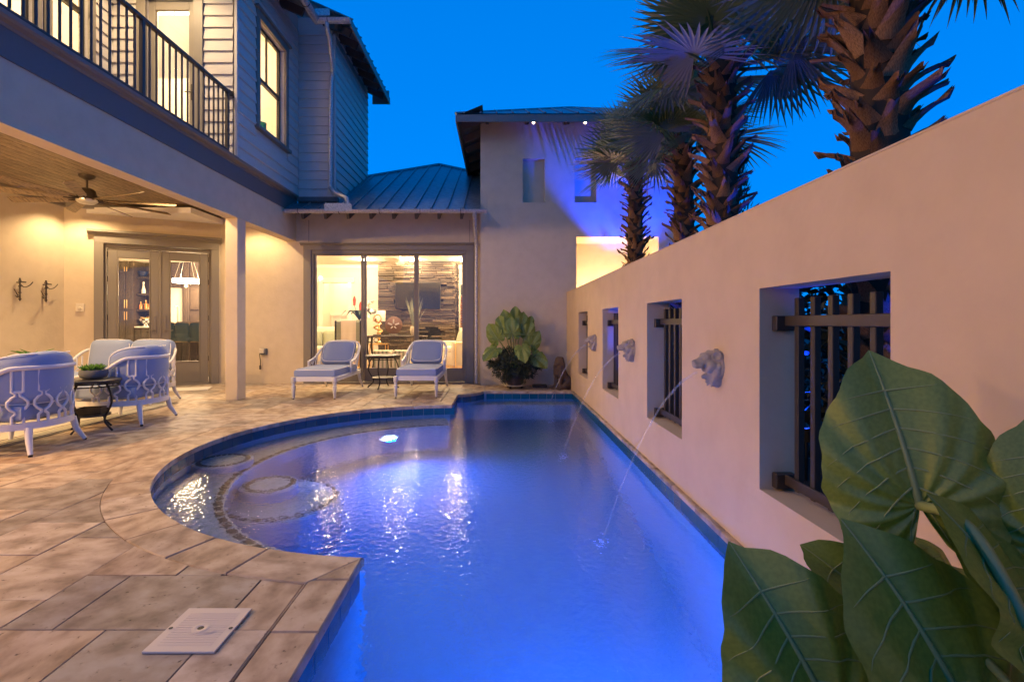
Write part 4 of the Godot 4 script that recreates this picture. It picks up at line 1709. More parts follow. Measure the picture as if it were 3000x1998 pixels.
func make_living_room():
	var root = setting("living_room")
	shell(root, "floor", M["room_floor"], V(-6.5, -0.06, 10.26), V(-0.4, 0.015, 19.3))
	shell(root, "ceiling", M["room_ceiling"], V(-6.5, 3.15, 10.26), V(-0.4, 3.25, 19.3))
	shell(root, "wall_right", M["room_wall"], V(-0.44, 0, 10.26), V(-0.38, 3.2, 17.0))
	shell(root, "wall_left", M["room_wall"], V(-6.42, 0, 11.2), V(-6.36, 3.2, 19.3))
	var g := G.new()
	g.x = frame(V(-6.4, 0, 11.22), Vector3(0.9, 0, 0.92))
	g.span(Vector3(0, 0, -0.05), Vector3(1.25, 3.2, 0))
	puts("wall_slant", g, M["room_wall"], root)
	g = G.new()
	g.x = frame(V(-6.4, 0, 17.0), Vector3(1, 0, 0))
	holed(g, 0.0, 6.0, 0.0, 3.2, 0.12, [Rect2(0.46, -0.1, 0.86, 2.65)])
	puts("wall_back", g, M["room_wall"], root)
	g = G.new()
	g.cbox(V(-6.0, 1.3, 16.97), Vector3(0.13, 2.6, 0.05), 0.004)
	g.cbox(V(-5.02, 1.3, 16.97), Vector3(0.13, 2.6, 0.05), 0.004)
	g.cbox(V(-5.51, 2.64, 16.965), Vector3(1.3, 0.16, 0.06), 0.004)
	puts("door_casing", g, M["room_white"], root)
	shell(root, "hall_wall", M["room_white"], V(-6.4, 0, 19.0), V(-4.0, 3.2, 19.1))
	shell(root, "hall_side", M["room_white"], V(-4.5, 0, 17.12), V(-4.4, 3.2, 19.1))
	g = G.new()
	for k in 6:
		g.cbox(V(-6.3 + k * 0.3, 0.75, 18.985), Vector3(0.06, 1.4, 0.03), 0.003)
	g.cbox(V(-5.4, 1.5, 18.98), Vector3(1.9, 0.1, 0.04), 0.004)
	puts("wainscot", g, M["room_white"], root)
	g = G.new()
	g.cbox(V(-3.4, 3.09, 16.97), Vector3(6.0, 0.12, 0.06), 0.01)
	g.cbox(V(-3.4, 0.09, 16.975), Vector3(6.0, 0.15, 0.03), 0.004)
	puts("cornice", g, M["room_white"], root)
	# fireplace of split stone
	var fp = thing("stone_fireplace", "tall chimney breast of split dark ledgestone with a black firebox", "fireplace", V(-2.615, 0.015, 16.0))
	shell(fp, "chimney_core", M["ledgestone0"], Vector3(-1.19, 0, -0.06), Vector3(1.19, 3.12, -0.97))
	var r2 := RandomNumberGenerator.new()
	r2.seed = 12
	var y = 0.0
	while y < 3.08:
		var h = r2.randf_range(0.048, 0.085)
		h = minf(h, 3.11 - y)
		var x = -1.22
		while x < 1.2:
			var w = minf(r2.randf_range(0.24, 0.62), 1.22 - x)
			if w < 0.07:
				w = 1.22 - x
			var mx = x + w / 2
			var my = y + h / 2
			var hid = absf(mx - 0.06) < 0.62 and my > 1.70 and my < 2.38 or mx > 0.12 and mx < 0.72 and my > 0.68 and my < 1.03
			if not hid:
				g = G.new()
				var dz = r2.randf_range(0.0, 0.055)
				g.cbox(Vector3(mx, my, -0.03 + dz / 2), Vector3(w - 0.005, h - 0.005, 0.07 + dz), 0.008)
				puts("ledge_stone", g, M["ledgestone%d" % r2.randi_range(0, 4)], fp)
			x += w
		y += h
	y = 0.0
	while y < 3.05:
		g = G.new()
		for k in 3:
			var h = r2.randf_range(0.07, 0.12)
			g.cbox(Vector3(1.21, y + h / 2, -0.22 - k * 0.32), Vector3(0.06 + r2.randf() * 0.05, h - 0.006, 0.31), 0.008)
		puts("return_stone", g, M["ledgestone%d" % r2.randi_range(0, 4)], fp)
		y += 0.1
	g = G.new()
	g.cbox(Vector3(0.42, 0.86, 0.0), Vector3(0.66, 0.40, 0.05), 0.004)
	puts("firebox", g, M["black_glass"], fp)
	var tv = thing("wall_television", "large black television screen on the stone chimney breast", "television", V(-2.615, 0.015, 16.0))
	g = G.new()
	g.cbox(Vector3(0.06, 2.04, 0.09), Vector3(1.44, 0.84, 0.06), 0.006)
	puts("bezel", g, M["black"], tv)
	g = G.new()
	g.box(Vector3(0.06, 2.04, 0.121), Vector3(1.40, 0.80, 0.004))
	puts("screen_glass", g, M["black_glass"], tv)
	# white ceiling fan
	var fc = at(1172, 772, 14.0)
	var fan = thing("white_ceiling_fan", "white three-bladed ceiling fan in the living room", "ceiling fan", Vector3(fc.x, 3.15, fc.z))
	g = G.new()
	g.tube([Vector3(0, 0, 0), Vector3(0, -0.2, 0)], 0.03, 8)
	g.lathe([Vector2(0.001, -0.36), Vector2(0.10, -0.34), Vector2(0.15, -0.26), Vector2(0.12, -0.2), Vector2(0.001, -0.18)], 16)
	puts("fan_motor", g, M["room_white"], fan)
	for k in 3:
		g = G.new()
		g.x = Transform3D(Basis(Vector3.UP, k * TAU / 3 + 0.25), Vector3(0, -0.27, 0))
		g.sheet(8, 3, func(u, w): return Vector3(0.1 + u * 0.75, 0.02 * sin(u * 3.0) + (w - 0.5) * -0.04, (w - 0.5) * (0.12 + 0.12 * sin(u * PI))))
		puts("fan_blade", g, M["room_white"], fan)
	# console table with a scrolled apron
	var ct = thing("console_table", "long dark console table with scrolled metal apron behind the sliding glass", "table", V(-2.46, 0.015, 12.0))
	g = G.new()
	g.cbox(Vector3(0, 0.86, -0.2), Vector3(1.42, 0.035, 0.45), 0.008)
	puts("table_top", g, M["pot"], ct)
	g = G.new()
	for k in 9:
		var ring = []
		for i in 13:
			ring.append(Vector3(-0.62 + k * 0.155 + cos(i * TAU / 12) * 0.055, 0.78 + sin(i * TAU / 12) * 0.05, 0))
		g.tube(ring, 0.008, 5)
	g.tube([Vector3(-0.68, 0.72, 0), Vector3(0.68, 0.72, 0)], 0.009, 6)
	puts("apron", g, M["iron"], ct)
	for sx in [-1.0, 1.0]:
		for z in [0.0, -0.4]:
			g = G.new()
			g.tube([Vector3(sx * 0.66, 0.85, z), Vector3(sx * 0.68, 0.6, z), Vector3(sx * 0.62, 0.2, z), Vector3(sx * 0.67, 0.0, z)], [0.03, 0.025, 0.018, 0.022], 8)
			puts("leg", g, M["iron"], ct)
	var top = 0.895
	# things on the console
	var c = at(1106, 980, 12.15)
	var sc = thing("knot_sculpture", "gold twisted knot sculpture on the console table", "sculpture", Vector3(c.x, top, c.z))
	g = G.new()
	var pts = []
	for i in 41:
		var w = TAU * i / 40.0
		pts.append(Vector3(0.11 * sin(w * 2.0) * (1.0 - i / 60.0), 0.06 + i / 40.0 * 0.36, 0.08 * cos(w * 2.0)))
	g.tube(pts, 0.022, 8)
	var ring2 = []
	for i in 17:
		ring2.append(Vector3(cos(i * TAU / 16) * 0.09, 0.41 + sin(i * TAU / 16) * 0.09, 0.02))
	g.tube(ring2, 0.016, 8)
	puts("knot", g, M["gold"], sc)
	g = G.new()
	g.cbox(Vector3(0, 0.012, 0), Vector3(0.2, 0.024, 0.12), 0.004)
	puts("plinth", g, M["black"], sc)
	c = at(1153, 982, 12.2)
	sc = thing("sand_dollar_sculpture", "round pale sand-dollar sculpture with pierced star on the console", "sculpture", Vector3(c.x, top, c.z))
	g = G.new()
	g.x = Transform3D(Basis(Vector3.RIGHT, PI / 2 - 0.12), Vector3(0, 0.25, 0))
	g.lathe([Vector2(0.001, -0.015), Vector2(0.19, -0.012), Vector2(0.21, 0.0), Vector2(0.19, 0.012), Vector2(0.001, 0.02)], 28)
	puts("shell_disc", g, M["clay"], sc)
	g = G.new()
	for k in 5:
		g.x = Transform3D(Basis(Vector3.BACK, k * TAU / 5) * Basis.IDENTITY, Vector3(0, 0.25, 0.022))
		g.cushion(Vector3(0, 0.09, 0), Vector3(0.035, 0.11, 0.008), 0.004, 0.0, 2, 3)
	puts("star_petals", g, M["china"], sc)
	g = G.new()
	g.cbox(Vector3(0, 0.02, 0), Vector3(0.2, 0.04, 0.1), 0.005)
	puts("stand", g, M["vessel_glass"], sc)
	c = at(1214, 982, 12.2)
	var gp = thing("grass_pot", "ivory pot of tall green grass on the console table", "potted plant", Vector3(c.x, top, c.z))
	g = G.new()
	g.lathe([Vector2(0.06, 0.0), Vector2(0.10, 0.06), Vector2(0.11, 0.16), Vector2(0.09, 0.22), Vector2(0.08, 0.22), Vector2(0.001, 0.2)], 20)
	puts("pot_body", g, M["ivory_plate"], gp)
	g = G.new()
	for i in 46:
		var w = r2.randf() * TAU
		var ln = r2.randf_range(0.4, 0.75)
		var out = r2.randf_range(0.04, 0.28)
		var b = Vector3(cos(w) * 0.04, 0.2, sin(w) * 0.04)
		var e = Vector3(cos(w) * out, 0.2 + ln, sin(w) * out * 0.7)
		g.tube([b, b.lerp(e, 0.55) + Vector3(0, 0.05, 0), e], [0.006, 0.005, 0.001], 4, false)
	puts("blades", g, M["sage"], gp)
	# flowers behind
	c = at(1052, 955, 13.2)
	var fl = thing("flower_arrangement", "large arrangement of red torch flowers, lilies and dark leaves", "flowers", Vector3(c.x, 0.0, c.z))
	g = G.new()
	g.lathe([Vector2(0.2, 0.015), Vector2(0.18, 0.03), Vector2(0.035, 0.06), Vector2(0.035, 0.98), Vector2(0.2, 1.0), Vector2(0.2, 1.03), Vector2(0.001, 1.03)], 20)
	puts("stand", g, M["gold"], fl)
	g = G.new()
	g.lathe([Vector2(0.09, 1.03), Vector2(0.16, 1.1), Vector2(0.17, 1.2), Vector2(0.12, 1.28), Vector2(0.001, 1.27)], 20)
	puts("bowl", g, M["sage"], fl)
	for q in [[-0.12, 1.9], [0.04, 1.75], [0.14, 1.55]]:
		g = G.new()
		g.tube([Vector3(0, 1.25, 0), Vector3(q[0], q[1] - 0.25, 0.03)], 0.008, 5)
		g.tube([Vector3(q[0], q[1] - 0.25, 0.03), Vector3(q[0], q[1] - 0.1, 0.03), Vector3(q[0], q[1], 0.03)], [0.03, 0.045, 0.015], 8)
		puts("torch_flower", g, M["flower_red"], fl)
	for i in 14:
		var w = i * 2.4
		g = G.new()
		var ln = r2.randf_range(0.3, 0.5)
		g.sheet(5, 3, func(u, v2): return Vector3(cos(w), 0, sin(w)) * (u * ln) + Vector3(0, 1.26 + 0.28 * sin(u * 2.6), 0) + Vector3(-sin(w), 0, cos(w)) * (v2 - 0.5) * 0.11 * sin(u * 2.9 + 0.12))
		puts("leaf", g, M["leaf_dark"], fl)
	for i in 7:
		var p = Vector3(0.1 + r2.randf() * 0.3, 1.3 + r2.randf() * 0.45, r2.randf_range(-0.1, 0.15))
		g = G.new()
		g.x = Transform3D(Basis.from_euler(Vector3(r2.randf() * 6, r2.randf() * 6, 0)), p)
		g.lathe([Vector2(0.005, 0), Vector2(0.03, 0.05), Vector2(0.08, 0.1), Vector2(0.07, 0.11)], 8)
		puts("lily", g, M["flower_white"], fl)
	# table lamp
	c = at(1110, 942, 14.4)
	var lp = thing("table_lamp", "table lamp with a white drum shade behind the console", "lamp", Vector3(c.x, 0.0, c.z))
	g = G.new()
	g.lathe([Vector2(0.17, 1.24), Vector2(0.18, 1.25), Vector2(0.18, 1.54), Vector2(0.17, 1.55), Vector2(0.001, 1.55)], 24)
	puts("lamp_shade", g, M["china"], lp)
	g = G.new()
	g.lathe([Vector2(0.1, 0.62), Vector2(0.1, 0.65), Vector2(0.03, 0.7), Vector2(0.06, 0.9), Vector2(0.02, 1.1), Vector2(0.015, 1.3)], 12)
	puts("lamp_base", g, M["gold"], lp)
	g = G.new()
	g.cbox(Vector3(0, 0.60, 0), Vector3(0.5, 0.03, 0.4), 0.005)
	for sx in [-0.22, 0.22]:
		for sz in [-0.17, 0.17]:
			g.box(Vector3(sx, 0.3, sz), Vector3(0.025, 0.57, 0.025))
	puts("end_table", g, M["gold"], lp)
	# patterned loveseat and striped stools
	armchair("patterned_sofa", "cream patterned sofa with sage cushions by the living-room partition", "sofa", at(945, 1060, 12.6), 0.35, 1.15, M["linen"], M["sage"])
	armchair("patterned_armchair", "cream armchair with gold side frame by the bookcase", "armchair", at(1345, 1060, 12.7), -0.9, 0.85, M["linen"], M["sage"])
	for k in 2:
		c = at([1120, 1180][k], 1056, 12.75)
		var st = thing("striped_stool", ["striped sage and cream stool under the console, beside the gold knot", "striped sage and cream stool under the console, below the sand dollar"][k], "stool", Vector3(c.x, 0.015, c.z))
		for i in 9:
			g = G.new()
			g.cbox(Vector3(-0.2 + i * 0.05, 0.26, 0), Vector3(0.049, 0.46, 0.42), 0.003)
			puts("stripe_panel", g, M["sage"] if i % 2 else M["linen"], st)
		g = G.new()
		for sx in [-0.18, 0.18]:
			for sz in [-0.16, 0.16]:
				g.box(Vector3(sx, 0.02, sz), Vector3(0.03, 0.04, 0.03))
		puts("feet", g, M["iron"], st)
	# dark-framed chair with a cream throw
	c = at(1020, 1056, 12.4)
	var dc = thing("dark_chair", "dark-framed sage chair with a cream throw over its back", "chair", Vector3(c.x, 0.015, c.z), 0.1)
	g = G.new()
	g.cbox(Vector3(0, 0.98, 0.0), Vector3(0.62, 0.5, 0.07), 0.02)
	puts("backrest", g, M["sage"], dc)
	g = G.new()
	g.cbox(Vector3(0, 0.5, -0.28), Vector3(0.6, 0.12, 0.56), 0.03)
	puts("seat", g, M["sage"], dc)
	for sx in [-0.3, 0.3]:
		for sz in [0.02, -0.52]:
			g = G.new()
			g.cbox(Vector3(sx, 0.62 if sz > 0 else 0.23, sz), Vector3(0.045, 1.24 if sz > 0 else 0.46, 0.045), 0.005)
			puts("leg", g, M["iron"], dc)
	var tw = thing("cream_throw", "cream throw blanket draped over the dark-framed chair", "throw", Vector3(c.x, 0.015, c.z), 0.1)
	g = G.new()
	g.sheet(12, 10, func(u, w): return Vector3(-0.17 + u * 0.36, 1.245 - w * 0.52, 0.047 + 0.008 * sin(u * 14.0) * w))
	g.sheet(12, 3, func(u, w): return Vector3(-0.17 + u * 0.36, 1.245 + 0.006 * sin(w * PI), -0.05 + w * 0.097))
	puts("throw_cloth", g, M["linen"], tw)
	# bookcase rack; the orange light on its shelves is put into the slat colour
	c = at(1366, 1000, 16.4)
	var bc = thing("bottle_rack", "slatted rack with orange light painted on its slats beside the stone chimney breast", "rack", Vector3(c.x, 0.015, c.z))
	g = G.new()
	g.box(Vector3(0, 1.05, -0.12), Vector3(0.42, 2.1, 0.02))
	g.cbox(Vector3(-0.2, 1.05, 0), Vector3(0.03, 2.1, 0.26), 0.003)
	g.cbox(Vector3(0.2, 1.05, 0), Vector3(0.03, 2.1, 0.26), 0.003)
	puts("rack_frame", g, M["linen"], bc)
	for k in 14:
		g = G.new()
		g.cbox(Vector3(0, 0.9 + k * 0.085, 0.02), Vector3(0.37, 0.035, 0.22), 0.004)
		puts("rack_slat", g, M["orange_lit_wood"], bc)
	var bx = thing("black_box", "small black box on top of the slatted rack", "box", Vector3(c.x, 2.115, c.z))
	g = G.new()
	g.cbox(Vector3(0, 0.16, 0), Vector3(0.36, 0.32, 0.22), 0.008)
	puts("box_body", g, M["black"], bx)
	g = G.new()
	g.cbox(Vector3(0, 0.2, 0.113), Vector3(0.1, 0.03, 0.008), 0.002)
	puts("box_plate", g, M["china"], bx)

func armchair(called: String, label: String, cat: String, c: Vector3, turn: float, w: float, m: Material, m2: Material):
	var o = thing(called, label, cat, Vector3(c.x, 0.015, c.z), turn)
	var g := G.new()
	g.cushion(Vector3(0, 0.30, 0), Vector3(w, 0.34, 0.85), 0.05, 0.0, 1, 5)
	puts("base", g, m, o)
	g = G.new()
	g.cushion(Vector3(0, 0.52, 0.04), Vector3(w - 0.3, 0.16, 0.72), 0.06, 0.2)
	puts("seat", g, m, o)
	g = G.new()
	g.cushion(Vector3(0, 0.72, -0.36), Vector3(w, 0.72, 0.2), 0.08, 0.1, 2)
	puts("backrest", g, m, o)
	for s in [-1.0, 1.0]:
		g = G.new()
		g.cushion(Vector3(s * (w / 2 - 0.08), 0.48, 0.03), Vector3(0.16, 0.5, 0.82), 0.06, 0.0, 0, 5)
		puts("arm", g, m, o)
	for s in [-1.0, 1.0]:
		g = G.new()
		g.x = Transform3D(Basis(Vector3.RIGHT, -0.3), Vector3(s * (w / 2 - 0.36), 0.78, -0.16))
		g.cushion(Vector3.ZERO, Vector3(0.42, 0.42, 0.16), 0.07, 0.4, 2)
		puts("pillow", g, m2, o)
	for sx in [-1.0, 1.0]:
		for z in [-0.36, 0.36]:
			g = G.new()
			g.cbox(Vector3(sx * (w / 2 - 0.06), 0.065, z), Vector3(0.05, 0.13, 0.05), 0.004)
			puts("leg", g, M["gold"], o)
	if cat == "armchair":
		for s in [-1.0, 1.0]:
			g = G.new()
			g.tube([Vector3(s * (w / 2 + 0.02), 0.02, 0.4), Vector3(s * (w / 2 + 0.02), 0.7, 0.4), Vector3(s * (w / 2 + 0.02), 0.7, -0.1), Vector3(s * (w / 2 + 0.02), 0.02, -0.1)], 0.018, 4)
			puts("side_frame", g, M["gold"], o)

func make_kitchen():
	var root = setting("kitchen")
	shell(root, "floor", M["room_floor"], V(-12.2, -0.06, 9.0), V(-6.42, 0.015, 17.0))
	shell(root, "ceiling", M["room_ceiling"], V(-12.2, 3.16, 9.0), V(-5.5, 3.26, 17.0))
	shell(root, "wall_back", M["room_wall"], V(-12.2, 0, 16.7), V(-6.42, 3.2, 16.8))
	shell(root, "wall_left", M["room_wall"], V(-12.2, 0, 9.0), V(-12.1, 3.2, 16.8))
	shell(root, "wall_front", M["room_wall"], V(-12.2, 0, 8.96), V(-7.64, 3.2, 9.06))
	shell(root, "wall_right", M["room_wall"], V(-6.5, 0, 11.25), V(-6.425, 3.2, 16.8))
	# wall of dark cabinets
	var cb = thing("tall_cabinet", "tall dark wood cabinet with glazed top doors and gold pulls", "cabinet")
	var g := G.new()
	slab(g, 334, 744, 391, 1070, 16.02, 0.6)
	puts("carcass", g, M["cabinet"], cb)
	for q in [[343.5, 749, 365.5, 797], [367, 749, 389, 797]]:
		g = G.new()
		slab(g, q[0], q[1], q[2], q[1] + 8, 15.98, 0.03)
		slab(g, q[0], q[3] - 8, q[2], q[3], 15.98, 0.03)
		slab(g, q[0], q[1] + 8, q[0] + 6, q[3] - 8, 15.98, 0.03)
		slab(g, q[2] - 6, q[1] + 8, q[2], q[3] - 8, 15.98, 0.03)
		puts("glazed_door", g, M["cabinet"], cb)
	for q in [[343.5, 800, 365.5, 906], [367, 800, 389, 906], [343.5, 909, 365.5, 1060], [367, 909, 389, 1060]]:
		g = G.new()
		var a = at(q[0], q[1], 15.98)
		var b = at(q[2], q[3], 15.98)
		g.cbox((a + b) / 2, Vector3(b.x - a.x, a.y - b.y, 0.035), 0.008)
		g.cbox((a + b) / 2 + Vector3(0, 0, 0.02), Vector3(b.x - a.x - 0.16, a.y - b.y - 0.16, 0.012), 0.005)
		puts("cabinet_door", g, M["cabinet"], cb)
	for q in [[363, 782], [369.5, 782], [363, 878], [369.5, 878], [363, 913], [369.5, 913]]:
		g = G.new()
		var a = at(q[0], q[1], 15.9)
		g.tube([a, a + Vector3(0, -0.26 if q[1] > 800 else -0.14, 0)], 0.012, 6)
		puts("pull", g, M["gold"], cb)
	var sh = thing("bar_shelves", "dark wood bar shelves over a counter beside the tall cabinet", "shelves")
	g = G.new()
	slab(g, 391.5, 745, 470, 760, 16.05, 0.5)
	slab(g, 424, 760, 470, 1070, 16.5, 0.12)
	puts("back_panel", g, M["cabinet"], sh)
	for yy in [811, 860, 906]:
		g = G.new()
		slab(g, 391.5, yy, 470, yy + 5, 16.1, 0.45)
		puts("shelf", g, M["cabinet"], sh)
	g = G.new()
	slab(g, 391.5, 956, 470, 960, 16.0, 0.6)
	puts("counter", g, M["china"], sh)
	g = G.new()
	slab(g, 391.5, 960, 470, 1070, 16.05, 0.55)
	for px in [394, 412, 430]:
		slab(g, px, 966, px + 16, 1060, 16.02, 0.03)
	puts("base_unit", g, M["cabinet"], sh)
	# what stands on the shelves
	var c = at(398, 811, 16.3)
	var o = thing("display_plate", "pale patterned plate on the top bar shelf", "plate", c)
	g = G.new()
	g.x = Transform3D(Basis(Vector3.RIGHT, PI / 2 - 0.2), Vector3(0, 0.145, 0))
	g.lathe([Vector2(0.001, 0), Vector2(0.09, 0), Vector2(0.14, 0.02), Vector2(0.13, 0.025), Vector2(0.001, 0.012)], 24)
	puts("plate_dish", g, M["china"], o)
	c = at(418, 811, 16.25)
	o = thing("blue_bowl", "dark blue scalloped bowl on the top bar shelf", "bowl", c)
	g = G.new()
	g.lathe([Vector2(0.06, 0), Vector2(0.12, 0.08), Vector2(0.15, 0.17), Vector2(0.14, 0.17), Vector2(0.1, 0.07), Vector2(0.001, 0.03)], 14)
	puts("bowl_body", g, M["navy"], o)
	c = at(399, 860, 16.3)
	o = thing("picture_frame", "small dark picture frame leaning on the middle bar shelf", "picture frame", c, 0.3)
	g = G.new()
	g.x = Transform3D(Basis(Vector3.RIGHT, -0.15), Vector3.ZERO)
	g.cbox(Vector3(0, 0.16, 0), Vector3(0.28, 0.30, 0.025), 0.006)
	puts("frame_edge", g, M["black"], o)
	g = G.new()
	g.x = Transform3D(Basis(Vector3.RIGHT, -0.15), Vector3.ZERO)
	g.box(Vector3(0, 0.16, 0.015), Vector3(0.21, 0.23, 0.006))
	puts("picture", g, M["linen"], o)
	c = at(419, 860, 16.25)
	o = thing("white_decanter", "tall white painted decanter with stopper on the middle shelf", "decanter", c)
	g = G.new()
	g.lathe([Vector2(0.06, 0), Vector2(0.065, 0.1), Vector2(0.03, 0.22), Vector2(0.022, 0.3), Vector2(0.04, 0.34), Vector2(0.02, 0.38), Vector2(0.001, 0.38)], 16)
	puts("decanter_body", g, M["china"], o)
	for k in 6:
		c = at(396 + k * 7.5, 906, 16.22 + (k % 2) * 0.1)
		o = thing("liquor_bottle", ["squat amber bottle on the lowest bar shelf beside the tall cabinet", "tall slim amber bottle, second from the tall cabinet", "round amber bottle, third from the tall cabinet", "small clear bottle in the middle of the lowest shelf", "tapered amber bottle near the shelf's open end", "short amber bottle at the shelf's open end"][k], "bottle", c, 0.0, "bottles on the bar shelf")
		g = G.new()
		var hh: float = [0.2, 0.3, 0.24, 0.18, 0.29, 0.17][k]
		var w: float = [0.06, 0.04, 0.055, 0.04, 0.05, 0.05][k]
		g.lathe([Vector2(w, 0), Vector2(w, hh * 0.55), Vector2(w * 0.35, hh * 0.72), Vector2(w * 0.33, hh * 0.9)], 14)
		puts("bottle_body", g, M["amber"] if k != 3 else M["vessel_glass"], o)
		g = G.new()
		g.lathe([Vector2(w * 0.4, hh * 0.9), Vector2(w * 0.42, hh), Vector2(0.001, hh)], 10)
		puts("stopper", g, M["gold"], o)
	c = at(425, 956, 16.25)
	o = thing("checkered_bowl", "black and white checkered footed bowl on the bar counter", "bowl", c)
	for i in 12:
		for j in 4:
			g = G.new()
			var r0: float = [0.09, 0.05, 0.11, 0.16][j]
			var r1: float = [0.05, 0.11, 0.16, 0.19][j]
			var y0: float = [0.0, 0.08, 0.12, 0.18][j]
			var y1: float = [0.08, 0.12, 0.18, 0.24][j]
			var w0 = i * TAU / 12
			var w1 = (i + 1) * TAU / 12
			g.quad(Vector3(cos(w0) * r0, y0, sin(w0) * r0), Vector3(cos(w0) * r1, y1, sin(w0) * r1), Vector3(cos(w1) * r1, y1, sin(w1) * r1), Vector3(cos(w1) * r0, y0, sin(w1) * r0))
			puts("check", g, M["black"] if (i + j) % 2 else M["china"], o)
	g = G.new()
	for i in 7:
		g.cushion(Vector3(cos(i * 2.4) * 0.09, 0.24 + 0.02 * (i % 3), sin(i * 2.4) * 0.09), Vector3.ONE * 0.11, 0.05, 0, 1, 4)
	puts("fruit", g, M["gold"], o)
	# tall units beyond the right-hand leaf
	var tu = thing("pantry_units", "dark wood pantry units behind the ring pendant", "cabinet")
	g = G.new()
	slab(g, 492, 748, 531, 842, 16.4, 0.28)
	slab(g, 533, 748, 592, 968, 16.3, 0.4)
	puts("carcass", g, M["cabinet"], tu)
	for q in [[497, 756, 527, 838], [536, 756, 553, 960], [557, 762, 588, 835], [557, 845, 588, 908]]:
		g = G.new()
		var a = at(q[0], q[1], 16.26)
		var b = at(q[2], q[3], 16.26)
		g.cbox((a + b) / 2, Vector3(b.x - a.x, a.y - b.y, 0.04), 0.01)
		g.cbox((a + b) / 2 + Vector3(0, 0, 0.024), Vector3(b.x - a.x - 0.14, a.y - b.y - 0.14, 0.014), 0.005)
		puts("cabinet_door", g, M["cabinet"], tu)
	g = G.new()
	var pa = at(583, 884, 16.15)
	g.tube([pa, pa + Vector3(0, -0.25, 0)], 0.012, 6)
	puts("pull", g, M["gold"], tu)
	o = thing("round_clock", "tiny white oval plaque on the pantry panel", "plaque", at(544, 838, 16.22))
	g = G.new()
	g.x = Transform3D(Basis(Vector3.RIGHT, PI / 2), Vector3.ZERO)
	g.lathe([Vector2(0.001, 0.02), Vector2(0.05, 0.015), Vector2(0.055, 0.0), Vector2(0.001, -0.01)], 14)
	puts("plaque_face", g, M["china"], o)
	# island with stools
	var isl = thing("kitchen_island", "kitchen island with pale stone top and dark base", "island", V(-8.75, 0.015, 15.3))
	g = G.new()
	g.cbox(Vector3(-0.2, 1.06, 0), Vector3(2.3, 0.05, 0.95), 0.008)
	puts("counter_top", g, M["ivory_plate"], isl)
	g = G.new()
	g.cbox(Vector3(-0.2, 0.52, -0.1), Vector3(2.1, 1.03, 0.6), 0.01)
	puts("base", g, M["cabinet"], isl)
	o = thing("steel_tap", "tall straight steel post on the island counter", "tap", at(521, 944, 15.5))
	g = G.new()
	g.tube([Vector3(0, -0.11, 0), Vector3(0, 0.48, 0)], 0.035, 10)
	g.tube([Vector3(0, 0.48, 0), Vector3(0, 0.50, 0.05), Vector3(0, 0.46, 0.16)], 0.02, 8)
	puts("tap_body", g, M["steel"], o)
	for k in 3:
		c = at([497, 540, 583][k], 1060, 14.55)
		o = thing("bar_stool", ["teal studded stool at the island, behind the door handles", "teal studded bar stool centred under the ring pendant", "teal studded stool at the island, behind the hinged edge of the leaf"][k], "bar stool", Vector3(c.x, 0.015, c.z), 0.12, "stools at the kitchen island")
		g = G.new()
		g.sheet(13, 6, func(u, w): return Vector3(0.25 * sin((u - 0.5) * 3.0), 0.64 + w * 0.58 + 0.0 * u, 0.22 * cos((u - 0.5) * 3.0)) * Vector3(1, 1, 1) + Vector3(0, -0.18 * pow(absf(u - 0.5) * 2.0, 3.0) * w, 0))
		g.sheet(13, 6, func(u, w): return Vector3(-0.22 * sin((u - 0.5) * 3.0), 0.64 + w * 0.58, 0.19 * cos((u - 0.5) * 3.0)) + Vector3(0, -0.18 * pow(absf(u - 0.5) * 2.0, 3.0) * w, 0))
		puts("backrest", g, M["teal_velvet"], o)
		g = G.new()
		g.cushion(Vector3(0, 0.70, -0.03), Vector3(0.46, 0.14, 0.44), 0.05, 0.15)
		puts("seat", g, M["teal_velvet"], o)
		g = G.new()
		for i in 25:
			var u = i / 24.0
			g.box(Vector3(0.253 * sin((u - 0.5) * 3.0), 0.65, 0.225 * cos((u - 0.5) * 3.0)), Vector3(0.014, 0.014, 0.014))
			g.box(Vector3(0.253 * sin((u - 0.5) * 3.0), 1.20 - 0.18 * pow(absf(u - 0.5) * 2.0, 3.0), 0.225 * cos((u - 0.5) * 3.0)), Vector3(0.014, 0.014, 0.014))
		puts("stud_trim", g, M["gold"], o)
		for sx in [-0.19, 0.19]:
			for sz in [-0.19, 0.17]:
				g = G.new()
				g.cbox(Vector3(sx, 0.31, sz), Vector3(0.04, 0.62, 0.04), 0.005)
				puts("leg", g, M["cabinet"], o)
		g = G.new()
		g.box(Vector3(0, 0.24, 0.17), Vector3(0.34, 0.03, 0.03))
		puts("foot_rail", g, M["cabinet"], o)

# ==== outdoor furniture
func ribbon(g: G, p: Array, h: float, t: float):
	# a flat upright band of height h and thickness t along a path
	var m = p.size()
	var L = []
	for i in m:
		var d: Vector3 = p[mini(i + 1, m - 1)] - p[maxi(i - 1, 0)]
		d.y = 0
		var s = d.normalized().cross(Vector3.UP) * t / 2
		var u = Vector3.UP * h / 2
		L.append([p[i] - s - u, p[i] + s - u, p[i] + s + u, p[i] - s + u])
	for i in m - 1:
		for k in 4:
			g.quad(L[i][k], L[i][(k + 1) % 4], L[i + 1][(k + 1) % 4], L[i + 1][k])
	g.quad(L[0][3], L[0][2], L[0][1], L[0][0])
	g.quad(L[m - 1][0], L[m - 1][1], L[m - 1][2], L[m - 1][3])

